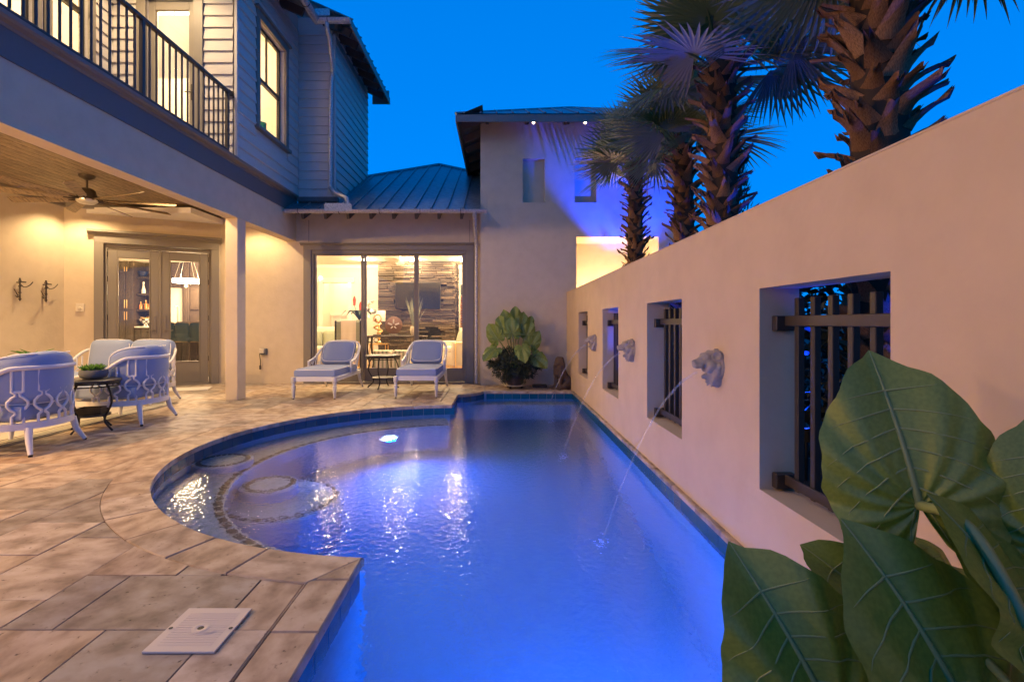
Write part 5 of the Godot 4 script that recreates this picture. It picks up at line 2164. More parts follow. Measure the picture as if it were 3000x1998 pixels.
func motif(g: G, base: Vector3, side: Vector3, y0: float, y1: float, r := 0.0125):
	# one openwork panel: long slot above, ogee, small box below
	var h = y1 - y0
	var k = h / 0.5
	var prof = []
	if h > 0.36:
		prof = [[y1, 0.032], [y0 + 0.30 * k, 0.032], [y0 + 0.285 * k, 0.012], [y0 + 0.262 * k, 0.014], [y0 + 0.245 * k, 0.034], [y0 + 0.21 * k, 0.056], [y0 + 0.175 * k, 0.058], [y0 + 0.14 * k, 0.04], [y0 + 0.118 * k, 0.014], [y0 + 0.098 * k, 0.012], [y0 + 0.075 * k, 0.032], [y0, 0.032]]
	else:
		prof = [[y1, 0.03], [y0 + h * 0.86, 0.028], [y0 + h * 0.8, 0.01], [y0 + h * 0.7, 0.03], [y0 + h * 0.55, 0.054], [y0 + h * 0.42, 0.05], [y0 + h * 0.3, 0.014], [y0 + h * 0.25, 0.012], [y0 + h * 0.18, 0.03], [y0, 0.03]]
	for s in [-1.0, 1.0]:
		var p = []
		for q in prof:
			p.append(base + side * q[1] * 1.2 * s + Vector3.UP * q[0])
		g.tube(p, r, 6, false)
	# slot foot
	for q in ([prof[1]] if h > 0.36 else []):
		g.tube([base + side * q[1] * 1.2 + Vector3.UP * q[0], base - side * q[1] * 1.2 + Vector3.UP * q[0]], r * 0.9, 6)

# plan of the curved back at angle f (0 is the middle of the back), widened by w; local +z is forward
func plan(f: float, w: float, r := 0.43) -> Vector3:
	return Vector3(sin(f) * r + signf(f) * minf(absf(f) / 0.25, 1.0) * w / 2, 0, -cos(f) * r * 0.98)

func rail_y(f: float) -> float:
	var a = absf(f)
	return 0.79 - 0.20 * smoothstep(0.9, 1.75, a)

func lounge_seat(called: String, label: String, cat: String, where: Vector3, turn: float, w: float, grp := "") -> Node3D:
	var o = thing(called, label, cat, where, turn, grp)
	var g := G.new()
	var path = []
	for i in 41:
		var f = lerpf(-1.95, 1.95, i / 40.0)
		var p = plan(f, w, 0.445)
		p.y = rail_y(f)
		path.append(p)
	var fr = path[-1] as Vector3
	# arms run on forward and turn down
	var right = [fr + Vector3(-0.01, -0.01, 0.12), fr + Vector3(-0.01, -0.04, 0.17), fr + Vector3(-0.01, -0.12, 0.19), Vector3(fr.x - 0.02, 0.27, fr.z + 0.2)]
	var left = []
	for q in right:
		left.push_front(Vector3(-q.x, q.y, q.z))
	g.tube(left + path + right, 0.021, 8, true, false, Vector3.UP, 0.8)
	puts("top_rail", g, M["cast_white"], o)
	g = G.new()
	path = []
	for i in 41:
		var p = plan(lerpf(-2.0, 2.0, i / 40.0), w, 0.43)
		p.y = 0.265
		path.append(p)
	path.append(Vector3(path[-1].x - 0.02, 0.265, 0.36))
	path.push_front(Vector3(path[0].x + 0.02, 0.265, 0.36))
	path.append(path[0])
	ribbon(g, path, 0.06, 0.03)
	puts("seat_ring", g, M["cast_white"], o)
	var fs = []
	for i in 9:
		fs.append(lerpf(-1.70, 1.70, i / 8.0))
	for f in fs:
		var p = plan(f, w)
		var q = plan(f + 0.02, w) - plan(f - 0.02, w)
		g = G.new()
		motif(g, p, q.normalized(), 0.285, rail_y(f) - 0.015)
		puts("lattice_panel", g, M["cast_white"], o)
	if w > 0.3:
		for k in 3:
			g = G.new()
			motif(g, Vector3((k - 1) * w / 3.2, 0, -0.42), Vector3.RIGHT, 0.285, 0.775)
			puts("lattice_panel", g, M["cast_white"], o)
	for q in [[0.68, -0.42, 0.07, -0.07], [-0.68, -0.42, -0.07, -0.07], [0.36 + w / 2, 0.30, 0.0, 0.02], [-0.36 - w / 2, 0.30, 0.0, 0.02]]:
		var b = plan(q[0], w) if absf(q[1] + 0.42) < 0.01 else Vector3(q[0], 0, q[1])
		g = G.new()
		g.tube([Vector3(b.x, 0.25, b.z), Vector3(b.x + q[2] * 0.3, 0.13, b.z + q[3] * 0.3), Vector3(b.x + q[2], 0.014, b.z + q[3])], [0.032, 0.027, 0.018], 10)
		var lg = puts("leg", g, M["cast_white"], o)
		g = G.new()
		g.tube([Vector3(b.x + q[2], 0.016, b.z + q[3]), Vector3(b.x + q[2], 0.0, b.z + q[3])], 0.017, 8)
		puts("glide", g, M["black"], lg)
	# cushions
	var n = 2 if w > 0.3 else 1
	for k in n:
		g = G.new()
		var sw = (0.70 + w) / n
		g.cushion(Vector3((k - (n - 1) / 2.0) * sw, 0.385, 0.03), Vector3(sw - 0.01, 0.17, 0.72), 0.06, 0.14, 1, 11)
		puts("seat_cushion", g, M["cushion_blue"], o)
	for k in n:
		g = G.new()
		if n == 1:
			g.cushion(Vector3(0, 0.685, 0), Vector3(1.02, 0.47, 0.15), 0.07, 0.25, 2, 15, func(p):
				var r: float = 0.345 - p.z
				var f: float = p.x / 0.36
				var y: float = p.y + (0.015 * sin(p.x * 9.0 + 1.0) if p.y > 0.1 else 0.0)
				return Vector3(sin(f) * r, y - 0.10 * smoothstep(0.9, 1.5, absf(f)) * maxf(p.y + 0.1, 0.0), -cos(f) * r))
		else:
			var sw = (0.66 + w) / n
			g.x = Transform3D(Basis(Vector3.RIGHT, -0.18), Vector3((k - (n - 1) / 2.0) * sw, 0.70, -0.25))
			g.cushion(Vector3.ZERO, Vector3(sw - 0.02, 0.48, 0.2), 0.085, 0.35, 2, 13)
		var cu = puts("back_cushion", g, M["cushion_blue"], o)
		# welt of pale piping
		for zz in [-0.055, 0.055]:
			g = G.new()
			var loop = []
			for i in 48:
				var t = TAU * i / 48.0
				var ex = signf(cos(t)) * pow(absf(cos(t)), 0.42)
				var ey = signf(sin(t)) * pow(absf(sin(t)), 0.42)
				var p: Vector3
				if n == 1:
					var f: float = ex * 0.505 / 0.36
					var r: float = 0.345 - zz
					var y: float = 0.685 + ey * 0.228
					y -= 0.10 * smoothstep(0.9, 1.5, absf(f)) * maxf(ey * 0.228 + 0.1, 0.0)
					p = Vector3(sin(f) * r, y, -cos(f) * r)
				else:
					p = Vector3(ex * ((0.66 + w) / n - 0.03) / 2, ey * 0.235, zz * 1.1)
					p = Transform3D(Basis(Vector3.RIGHT, -0.18), Vector3((k - (n - 1) / 2.0) * (0.66 + w) / n, 0.70, -0.25)) * p
				loop.append(p)
			g.tube(loop, 0.0065, 6, false, true)
			puts("piping", g, M["piping"], cu)
	return o

func chaise(label: String, where: Vector3):
	var o = thing("chaise_lounge", label, "chaise lounge", where, 0.0, "chaises before the sliding door")
	var g := G.new()
	g.cbox(Vector3(0, 0.315, 0.0), Vector3(0.62, 0.05, 0.03), 0.004)
	g.cbox(Vector3(0, 0.285, 0.0), Vector3(0.60, 0.016, 0.036), 0.003)
	for s in [-1.0, 1.0]:
		g.cbox(Vector3(s * 0.335, 0.315, -0.70), Vector3(0.03, 0.05, 1.42), 0.004)
		g.cbox(Vector3(s * 0.335, 0.285, -0.70), Vector3(0.036, 0.016, 1.40), 0.003)
	g.cbox(Vector3(0, 0.315, -1.40), Vector3(0.64, 0.05, 0.03), 0.004)
	for k in 6:
		g.box(Vector3(0, 0.322, -0.2 - k * 0.2), Vector3(0.64, 0.012, 0.05))
	puts("seat_frame", g, M["cast_white"], o)
	for s in [-1.0, 1.0]:
		g = G.new()
		g.x = Transform3D(Basis(Vector3.UP, PI / 4), Vector3(s * 0.325, 0, 0.0))
		g.lathe([Vector2(0.018, 0.012), Vector2(0.022, 0.02), Vector2(0.038, 0.19), Vector2(0.040, 0.205), Vector2(0.028, 0.212), Vector2(0.028, 0.225), Vector2(0.036, 0.235), Vector2(0.030, 0.245), Vector2(0.045, 0.26), Vector2(0.045, 0.345), Vector2(0.001, 0.346)], 4)
		var lg = puts("front_leg", g, M["cast_white"], o)
		g = G.new()
		g.tube([Vector3(s * 0.325, 0.014, 0), Vector3(s * 0.325, 0, 0)], 0.014, 8)
		puts("glide", g, M["black"], lg)
		g = G.new()
		g.tube([Vector3(s * 0.325, 0.30, -1.34), Vector3(s * 0.33, 0.15, -1.42), Vector3(s * 0.34, 0.005, -1.58)], [0.033, 0.026, 0.017], 8)
		puts("rear_leg", g, M["cast_white"], o)
	# back frame: an arch, and arms that sweep down
	g = G.new()
	var arch = [Vector3(-0.335, 0.33, -1.12), Vector3(-0.335, 0.62, -1.30), Vector3(-0.325, 0.76, -1.40), Vector3(-0.27, 0.835, -1.455), Vector3(-0.12, 0.858, -1.47), Vector3(0.12, 0.858, -1.47), Vector3(0.27, 0.835, -1.455), Vector3(0.325, 0.76, -1.40), Vector3(0.335, 0.62, -1.30), Vector3(0.335, 0.33, -1.12)]
	g.tube(rough_line(arch, 0.03), 0.02, 8)
	puts("back_frame", g, M["cast_white"], o)
	for s in [-1.0, 1.0]:
		g = G.new()
		var arm = rough_line([Vector3(s * 0.325, 0.78, -1.41), Vector3(s * 0.345, 0.72, -1.30), Vector3(s * 0.36, 0.62, -1.12), Vector3(s * 0.365, 0.565, -0.95), Vector3(s * 0.365, 0.545, -0.80), Vector3(s * 0.365, 0.535, -0.73)], 0.03)
		g.tube(arm, 0.022, 8, true, false, Vector3.UP, 0.8)
		g.cbox(Vector3(s * 0.365, 0.44, -0.735), Vector3(0.03, 0.19, 0.035), 0.004)
		puts("arm", g, M["cast_white"], o)
		for k in 3:
			g = G.new()
			var z = -0.84 - k * 0.13
			motif(g, Vector3(s * 0.352, 0, z), Vector3(0, 0, 1), 0.335, 0.55 + k * 0.05, 0.007)
			puts("lattice_panel", g, M["cast_white"], o)
	g = G.new()
	g.cushion(Vector3(0, 0.40, -0.58), Vector3(0.66, 0.125, 1.17), 0.035, 0.12, 1, 13)
	var sc = puts("seat_cushion", g, M["cushion_blue"], o)
	for y in [0.345, 0.456]:
		g = G.new()
		var lp = []
		for i in 64:
			var t = TAU * i / 64.0
			lp.append(Vector3(signf(cos(t)) * pow(absf(cos(t)), 0.2) * 0.325, y, -0.58 + signf(sin(t)) * pow(absf(sin(t)), 0.2) * 0.58))
		g.tube(lp, 0.006, 6, false, true)
		puts("piping", g, M["piping"], sc)
	g = G.new()
	var bx = Transform3D(Basis(Vector3.RIGHT, -0.66), Vector3(0, 0.655, -1.245))
	g.x = bx
	g.cushion(Vector3.ZERO, Vector3(0.57, 0.46, 0.12), 0.055, 0.3, 2, 13)
	var bc = puts("back_cushion", g, M["cushion_blue"], o)
	g = G.new()
	var lp2 = []
	for i in 48:
		var t = TAU * i / 48.0
		lp2.append(bx * Vector3(signf(cos(t)) * pow(absf(cos(t)), 0.45) * 0.275, signf(sin(t)) * pow(absf(sin(t)), 0.45) * 0.22, 0.05))
	g.tube(lp2, 0.006, 6, false, true)
	puts("piping", g, M["piping"], bc)

func iron_table(label: String, where: Vector3, r: float, h: float):
	var o = thing("side_table", label, "side table", where, 0.3, "round iron side tables")
	var g := G.new()
	g.lathe([Vector2(0.001, h - 0.035), Vector2(r - 0.01, h - 0.035), Vector2(r, h - 0.025), Vector2(r, h - 0.008), Vector2(r - 0.012, h), Vector2(0.001, h)], 36)
	puts("table_top", g, M["slate"], o)
	g = G.new()
	for y in [h - 0.045, h - 0.075]:
		var ring = []
		for i in 28:
			ring.append(Vector3(cos(i * TAU / 28), 0, sin(i * TAU / 28)) * (r - 0.02) + Vector3.UP * y)
		g.tube(ring, 0.008, 6, false, true)
	puts("hoop", g, M["iron"], o)
	for k in 4:
		var w = k * PI / 2 + 0.4
		var d = Vector3(cos(w), 0, sin(w))
		g = G.new()
		g.tube(rough_line([d * r * 0.62 + Vector3.UP * (h - 0.04), d * r * 0.80 + Vector3.UP * h * 0.78, d * r * 0.88 + Vector3.UP * h * 0.55, d * r * 0.62 + Vector3.UP * h * 0.30, d * r * 0.60 + Vector3.UP * h * 0.18, d * r * 0.92 + Vector3.UP * 0.015], 0.04), 0.011, 7)
		puts("leg", g, M["iron"], o)
	g = G.new()
	g.lathe([Vector2(0.001, h * 0.30), Vector2(r * 0.64, h * 0.30), Vector2(r * 0.64, h * 0.33), Vector2(0.001, h * 0.33)], 28)
	puts("lower_shelf", g, M["slate"], o)

func make_furniture():
	chaise("white framed blue chaise before the sliding door, nearer the column", V(-2.915, 0, 7.95))
	chaise("white framed blue chaise before the sliding door, nearer the potted plant", V(-1.33, 0, 8.08))
	iron_table("round black iron table between the two chaises", V(-2.13, 0, 9.28), 0.32, 0.615)
	iron_table("round black iron table with succulents between the barrel chairs", V(-4.52, 0, 5.60), 0.27, 0.58)
	lounge_seat("barrel_chair", "white openwork barrel chair with blue cushions, standing partly off the rug", "armchair", V(-4.63, 0, 4.82), -PI / 2 + 0.1, 0.0, "barrel chairs on the deck")
	lounge_seat("barrel_chair", "white openwork barrel chair with blue cushions, next to the loveseat", "armchair", V(-4.58, 0, 6.20), -PI / 2 + 0.05, 0.0, "barrel chairs on the deck")
	lounge_seat("loveseat", "white openwork loveseat with two pale blue back cushions before the French door", "loveseat", V(-5.72, 0, 7.62), 0.0, 0.62)
	# succulents in a grey bowl
	var o = thing("succulent_bowl", "grey bowl of green succulents on the iron table", "potted plant", V(-4.50, 0.58, 5.60))
	var g := G.new()
	g.lathe([Vector2(0.07, 0), Vector2(0.12, 0.02), Vector2(0.135, 0.06), Vector2(0.13, 0.10), Vector2(0.12, 0.10), Vector2(0.1, 0.07), Vector2(0.001, 0.07)], 24)
	puts("bowl", g, M["rock"], o)
	var r2 := RandomNumberGenerator.new()
	r2.seed = 3
	for i in 9:
		g = G.new()
		var b = Vector3(r2.randf_range(-0.07, 0.07), 0.09, r2.randf_range(-0.07, 0.07))
		for k in 12:
			var w = k * 2.4
			var t = 0.3 + k * 0.09
			g.tube([b, b + Vector3(cos(w) * 0.045 * t, 0.05, sin(w) * 0.045 * t) * 0.6, b + Vector3(cos(w) * 0.06 * t, 0.09 - 0.03 * t, sin(w) * 0.06 * t)], [0.004, 0.010, 0.001], 5, false)
		puts("rosette", g, mat("succulent_green", lin(0.10, 0.24, 0.03), 0.5), o)
	o = thing("brass_tray", "small dark metal tray on the lower shelf of the iron table", "tray", V(-4.52, 0.195, 5.60), 0.3)
	g = G.new()
	g.cbox(Vector3(0, 0.006, 0), Vector3(0.22, 0.012, 0.16), 0.003)
	for q in [[Vector3(0, 0.035, 0.08), Vector3(0.22, 0.07, 0.006)], [Vector3(0, 0.035, -0.08), Vector3(0.22, 0.07, 0.006)], [Vector3(0.108, 0.035, 0), Vector3(0.006, 0.07, 0.16)], [Vector3(-0.108, 0.035, 0), Vector3(0.006, 0.07, 0.16)]]:
		g.cbox(q[0], q[1], 0.002)
	puts("tray_body", g, M["iron"], o)
	# plant behind the first chair
	o = thing("fern_pot", "small green fern in a pot behind the barrel chair", "potted plant", V(-5.80, 0, 6.3))
	g = G.new()
	g.lathe([Vector2(0.12, 0), Vector2(0.17, 0.3), Vector2(0.19, 0.55), Vector2(0.17, 0.55), Vector2(0.001, 0.5)], 20)
	puts("pot_body", g, M["pot"], o)
	g = G.new()
	for i in 60:
		var w = r2.randf() * TAU
		var e = Vector3(cos(w) * r2.randf_range(0.1, 0.3), 0.55 + r2.randf_range(0.12, 0.33), sin(w) * r2.randf_range(0.1, 0.3))
		g.tube([Vector3(cos(w) * 0.05, 0.5, sin(w) * 0.05), e * 0.6 + Vector3(0, 0.32, 0), e], [0.004, 0.016, 0.002], 4, false)
	puts("foliage", g, M["succulent_green"], o)
	# rug with a woven border
	o = thing("outdoor_rug", "flat cream outdoor rug with dark border lines on the deck", "rug", V(-6.05, 0.004, 5.3))
	g = G.new()
	g.cbox(Vector3(0, 0.004, 0), Vector3(2.52, 0.008, 4.5), 0.003)
	puts("rug_field", g, M["rug_cream"], o)
	for q in [[0.03, 0.035, "black"], [0.11, 0.018, "sage"], [0.17, 0.010, "sage"], [0.24, 0.010, "iron"]]:
		g = G.new()
		for s in [-1.0, 1.0]:
			g.box(Vector3(s * (1.26 - q[0]), 0.009, 0), Vector3(q[1], 0.003, 4.5 - q[0] * 2))
			g.box(Vector3(0, 0.009, s * (2.25 - q[0])), Vector3(2.52 - q[0] * 2 - q[1], 0.003, q[1]))
		puts("border_stripe", g, M[q[2]], o)
	o = thing("door_mat", "cream door mat at the foot of the French door", "mat", V(-5.72, 0.003, 9.05), 0.35)
	g = G.new()
	g.cbox(Vector3(0, 0.006, 0), Vector3(0.95, 0.012, 0.5), 0.004)
	puts("mat_body", g, M["linen"], o)
	# ceiling fan under the planks
	o = thing("loggia_ceiling_fan", "bronze ceiling fan with many slim pale blades under the plank ceiling", "ceiling fan", V(-5.93, 3.32, 7.26))
	g = G.new()
	g.lathe([Vector2(0.001, -0.075), Vector2(0.03, -0.07), Vector2(0.085, -0.04), Vector2(0.10, -0.012), Vector2(0.10, 0.0)], 24)
	puts("canopy", g, M["bronze"], o)
	g = G.new()
	g.tube([Vector3(0, -0.05, 0), Vector3(0, -0.2, 0)], 0.014, 10)
	puts("down_rod", g, M["bronze"], o)
	g = G.new()
	g.lathe([Vector2(0.001, -0.345), Vector2(0.12, -0.34), Vector2(0.125, -0.31), Vector2(0.10, -0.22), Vector2(0.06, -0.19), Vector2(0.001, -0.185)], 24)
	puts("motor_housing", g, M["bronze"], o)
	g = G.new()
	g.lathe([Vector2(0.001, -0.41), Vector2(0.09, -0.405), Vector2(0.13, -0.375), Vector2(0.13, -0.35), Vector2(0.001, -0.345)], 24)
	puts("switch_cap", g, M["steel"], o)
	for k in 9:
		var w = k * TAU / 9 + 0.35
		g = G.new()
		g.x = Transform3D(Basis(Vector3.UP, w) * Basis(Vector3.RIGHT, 0.42), Vector3(0, -0.345, 0))
		blade(g)
		puts("fan_blade", g, M["plank3"], o)
		g = G.new()
		g.x = Transform3D(Basis(Vector3.UP, w), Vector3(0, -0.345, 0))
		g.tube([Vector3(0.08, -0.01, 0), Vector3(0.26, 0.0, 0)], 0.014, 6)
		puts("blade_iron", g, M["bronze"], o)
	# iron racks of hooks on the side wall
	for k in 2:
		var d: float = [7.98, 8.44][k]
		o = thing("wall_hook_rack", ["bronze fish-hook wall rack farther from the French door", "bronze fish-hook wall rack nearer the French door"][k], "wall hook", V(-7.63, 1.55, d), 0.0, "hook racks on the loggia wall")
		g = G.new()
		g.tube([Vector3(0.05, 0, 0), Vector3(0.05, 0.36, 0)], 0.012, 8)
		for y in [0.02, 0.12, 0.22, 0.31]:
			g.tube([Vector3(0.05, y, 0), Vector3(0.05, y + 0.018, 0)], 0.02, 8)
		g.tube([Vector3(0.0, 0.06, 0), Vector3(0.05, 0.06, 0)], 0.01, 6)
		g.tube([Vector3(0.0, 0.29, 0), Vector3(0.05, 0.29, 0)], 0.01, 6)
		puts("rod", g, M["bronze"], o)
		g = G.new()
		g.tube(rough_line([Vector3(0.05, 0.1, 0), Vector3(0.09, 0.09, 0.08), Vector3(0.12, 0.13, 0.14), Vector3(0.15, 0.17, 0.2)], 0.02), 0.007, 6)
		g.tube(rough_line([Vector3(0.08, 0.1, 0.07), Vector3(0.11, 0.06, 0.11), Vector3(0.12, 0.08, 0.15)], 0.02), 0.006, 6)
		puts("lower_hook", g, M["bronze"], o)
		g = G.new()
		g.tube(rough_line([Vector3(0.05, 0.27, 0), Vector3(0.07, 0.22, -0.05), Vector3(0.09, 0.25, -0.12), Vector3(0.10, 0.31, -0.17)], 0.02), 0.007, 6)
		g.tube([Vector3(0.05, 0.3, 0), Vector3(0.06, 0.3, -0.09)], 0.012, 6)
		puts("upper_hook", g, M["bronze"], o)
	# switch and socket
	var fd = frame(V(-7.63, 0, 8.845), Vector3(0.866, 0, -0.5))
	o = thing("light_switch", "small cream switch plate between the wall corner and the French door", "switch", fd * Vector3(0.22, 1.40, 0.0))
	o.basis = fd.basis
	g = G.new()
	g.cbox(Vector3(0, 0.07, 0.012), Vector3(0.12, 0.15, 0.024), 0.004)
	puts("plate", g, M["ivory_plate"], o)
	g = G.new()
	g.x = Transform3D(Basis(Vector3.RIGHT, PI / 2), Vector3(0, 0.06, 0.024))
	g.lathe([Vector2(0.03, 0), Vector2(0.025, 0.01), Vector2(0.001, 0.012)], 16)
	puts("dial", g, M["ivory_plate"], o)
	o = thing("wall_socket", "outdoor wall socket with a plugged-in black lead beside the column", "socket", V(-4.67, 0.56, 10.05))
	g = G.new()
	g.cbox(Vector3(0.0, 0.07, 0.03), Vector3(0.12, 0.13, 0.06), 0.01)
	puts("cover_box", g, M["rock"], o)
	g = G.new()
	g.cbox(Vector3(-0.02, 0.085, 0.075), Vector3(0.1, 0.09, 0.04), 0.01)
	puts("plug", g, M["ivory_plate"], o)
	g = G.new()
	g.tube(rough_line([Vector3(-0.05, 0.06, 0.08), Vector3(-0.06, 0.0, 0.08), Vector3(-0.05, -0.12, 0.07), Vector3(-0.06, -0.22, 0.06)], 0.02), 0.008, 6)
	g.tube([Vector3(-0.06, -0.2, 0.06), Vector3(-0.06, -0.28, 0.06)], 0.018, 8)
	puts("lead", g, M["black"], o)

func blade(g: G):
	g.x = g.x * Transform3D(Basis(Vector3.RIGHT, -PI / 2), Vector3.ZERO)
	g.prism(PackedVector2Array([Vector2(0.2, -0.03), Vector2(0.3, -0.05), Vector2(1.08, -0.07), Vector2(1.12, -0.045), Vector2(1.10, 0.06), Vector2(0.3, 0.045), Vector2(0.2, 0.03)]), -0.004, 0.004)

# ==== by the pool: lion spouts, statue, lid, pots
func lion_mesh() -> ArrayMesh:
	var b := Blob.new()
	b.k = 0.014
	b.cap(Vector3(0, 0.035, 0.015), Vector3(0, 0.048, 0.072), 0.064, 0.046)
	b.cap(Vector3(0, 0.034, 0.085), Vector3(0, 0.012, 0.140), 0.036, 0.024)
	b.cap(Vector3(0, 0.056, 0.10), Vector3(0, 0.030, 0.156), 0.016, 0.011)
	b.cap(Vector3(-0.008, 0.028, 0.160), Vector3(0.008, 0.028, 0.160), 0.010, 0.010)
	for s in [-1.0, 1.0]:
		b.cap(Vector3(s * 0.014, 0.006, 0.146), Vector3(s * 0.024, 0.004, 0.122), 0.017, 0.015)
		b.cap(Vector3(s * 0.044, 0.006, 0.06), Vector3(s * 0.036, -0.02, 0.075), 0.032, 0.020)
		b.cap(Vector3(s * 0.056, 0.066, 0.022), Vector3(s * 0.066, 0.072, 0.034), 0.034, 0.031)
		b.cap(Vector3(s * 0.016, 0.074, 0.102), Vector3(s * 0.044, 0.064, 0.084), 0.011, 0.010)
		# locks of the mane below the cheek
		for c in [[0.070, 0.01, 0.02], [0.068, -0.025, 0.03], [0.058, -0.055, 0.036], [0.040, -0.080, 0.036]]:
			b.cap(Vector3(s * c[0], c[1], c[2]), Vector3(s * c[0] * 0.8, c[1] - 0.045, c[2] + 0.022), 0.017, 0.006)
	b.cap(Vector3(0, -0.058, 0.058), Vector3(0, -0.066, 0.096), 0.026, 0.016)
	b.cap(Vector3(0, -0.075, 0.05), Vector3(0, -0.098, 0.074), 0.024, 0.012)
	b.cap(Vector3(0, -0.02, 0.01), Vector3(0, -0.08, 0.012), 0.07, 0.055)
	for i in 9:
		var w = -2.2 + i * 0.55
		var o = Vector3(sin(w) * 0.076, 0.01 + cos(w) * 0.088, 0.0)
		b.cap(o, o * 1.08 + Vector3(0, 0, 0.022), 0.018, 0.010)
	b.cuts = [[Vector3(0, -0.034, 0.118), 0.024], [Vector3(0, -0.030, 0.142), 0.022]]
	for s in [-1.0, 1.0]:
		b.cuts.append([Vector3(s * 0.030, 0.053, 0.116), 0.012])
		b.cuts.append([Vector3(s * 0.088, 0.074, 0.052), 0.028])
		b.cuts.append([Vector3(s * 0.008, 0.026, 0.170), 0.005])
	var g := G.new()
	b.mesh_into(g, 0.0045)
	return g.mesh()

func make_pool_side():
	var lm = lion_mesh()
	var near = ["beside the opening next to the elephant-ear plant", "in the middle of the garden wall", "beside the opening nearest the lion statue"]
	for k in 3:
		var d: float = [3.02, 4.94, 6.85][k]
		var o = thing("lion_head_spout", "pale cast-stone lion head spout " + near[k], "fountain spout", V(1.312, 0.94, d), -PI / 2, "lion spouts on the garden wall")
		o.scale = Vector3.ONE * 0.92
		put("lion_mask", lm, M["cast_stone"], o)
		var g := G.new()
		g.x = Transform3D(Basis(Vector3.RIGHT, PI / 2), Vector3(0, 0.0, 0))
		g.lathe([Vector2(0.10, -0.001), Vector2(0.098, 0.012), Vector2(0.085, 0.018), Vector2(0.001, 0.02)], 24)
		puts("back_plate", g, M["cast_stone"], o)
		var j = thing("water_jet", "thin arc of water from the lion head " + near[k], "water jet", V(1.185, 0.905, d), 0.0, "water arcs into the pool")
		var p = []
		var rr = []
		for i in 33:
			var x = 0.566 * i / 32.0
			p.append(Vector3(-x, -(2.37 * x * x + 0.44 * x), 0.004 * sin(i * 0.9 + k)))
			rr.append(0.0085 + 0.0012 * sin(i * 1.7 + k) - 0.0062 * i / 32.0)
		g = G.new()
		g.tube(p, rr, 8, false)
		puts("stream", g, M["jet"], j)
	# seated lion
	var o = thing("lion_statue", "brown seated stone lion at the pool's far corner", "statue", V(1.14, 0.0, 9.22), -0.9)
	var b := Blob.new()
	b.k = 0.045
	b.cap(Vector3(0, 0.16, -0.10), Vector3(0, 0.32, 0.02), 0.10, 0.085)
	b.cap(Vector3(0, 0.32, 0.03), Vector3(0, 0.40, 0.05), 0.095, 0.085)
	b.cap(Vector3(0, 0.47, 0.08), Vector3(0, 0.50, 0.06), 0.072, 0.07)
	b.cap(Vector3(0, 0.455, 0.12), Vector3(0, 0.44, 0.155), 0.036, 0.03)
	for s in [-1.0, 1.0]:
		b.cap(Vector3(s * 0.055, 0.28, 0.07), Vector3(s * 0.055, 0.05, 0.10), 0.038, 0.026)
		b.cap(Vector3(s * 0.055, 0.04, 0.10), Vector3(s * 0.055, 0.035, 0.15), 0.03, 0.024)
		b.cap(Vector3(s * 0.08, 0.13, -0.12), Vector3(s * 0.10, 0.08, 0.0), 0.065, 0.05)
		b.cap(Vector3(s * 0.10, 0.035, -0.02), Vector3(s * 0.10, 0.03, 0.07), 0.032, 0.026)
		b.cap(Vector3(s * 0.055, 0.555, 0.04), Vector3(s * 0.06, 0.565, 0.035), 0.02, 0.016)
	for i in 9:
		var w = i * TAU / 9
		b.cap(Vector3(sin(w) * 0.075, 0.46 + cos(w) * 0.085, 0.045), Vector3(sin(w) * 0.09, 0.40 + cos(w) * 0.09, 0.03), 0.035, 0.02)
	for i in 6:
		b.cap(Vector3(-0.07 + i * 0.028, 0.40, 0.10), Vector3(-0.06 + i * 0.024, 0.27, 0.115), 0.022, 0.012)
	b.cap(Vector3(0.05, 0.05, -0.2), Vector3(0.14, 0.035, -0.08), 0.022, 0.018)
	b.cuts = [[Vector3(0.028, 0.492, 0.138), 0.012], [Vector3(-0.028, 0.492, 0.138), 0.012], [Vector3(0, 0.425, 0.185), 0.014]]
	var g := G.new()
	b.mesh_into(g, 0.0125)
	puts("lion_body", g, M["statue"], o)
	g = G.new()
	g.cbox(Vector3(0, 0.012, -0.02), Vector3(0.27, 0.024, 0.42), 0.006)
	puts("plinth", g, M["statue"], o)
	# skimmer lid in the deck
	o = thing("skimmer_lid", "square cream skimmer lid set into the deck pavers", "lid", V(-1.165, 0.002, 1.97))
	g = G.new()
	g.cbox(Vector3(0, 0.003, 0), Vector3(0.266, 0.008, 0.282), 0.002)
	puts("lid_plate", g, M["lid"], o)
	g = G.new()
	for i in 14:
		g.x = Transform3D(Basis.IDENTITY, Vector3(0, 0.0073, -0.1 + i * 0.0154))
		g.cbox(Vector3(0, 0, 0), Vector3(0.20, 0.0016, 0.006), 0.0006)
	puts("grip_ribs", g, M["lid"], o)
	g = G.new()
	g.lathe([Vector2(0.034, 0.0075), Vector2(0.03, 0.0095), Vector2(0.014, 0.0095), Vector2(0.012, 0.008)], 24)
	puts("hub", g, M["lid"], o)
	g = G.new()
	g.lathe([Vector2(0.012, 0.0085), Vector2(0.001, 0.0087)], 16)
	for s in [-1.0, 1.0]:
		g.x = Transform3D(Basis.IDENTITY, Vector3(s * 0.117, -0.0005, 0))
		g.lathe([Vector2(0.008, 0.0085), Vector2(0.001, 0.0087)], 12)
	puts("screw_hole", g, M["black"], o)
	# letters and rings moulded in the lid
	g = G.new()
	for r in [0.05, 0.062]:
		var p = []
		for i in 14:
			var w = 0.5 + i * 2.2 / 13.0
			p.append(Vector3(0.02 + cos(w) * r, 0.0078, -sin(w) * r * -0.7))
		g.tube(p, 0.0014, 4)
	puts("moulded_ring", g, M["lid"], o)
	# dark drain mat by the statue
	o = thing("floor_mat", "small dark rubber mat between the potted plant and the lion", "mat", V(0.76, 0.003, 9.45))
	g = G.new()
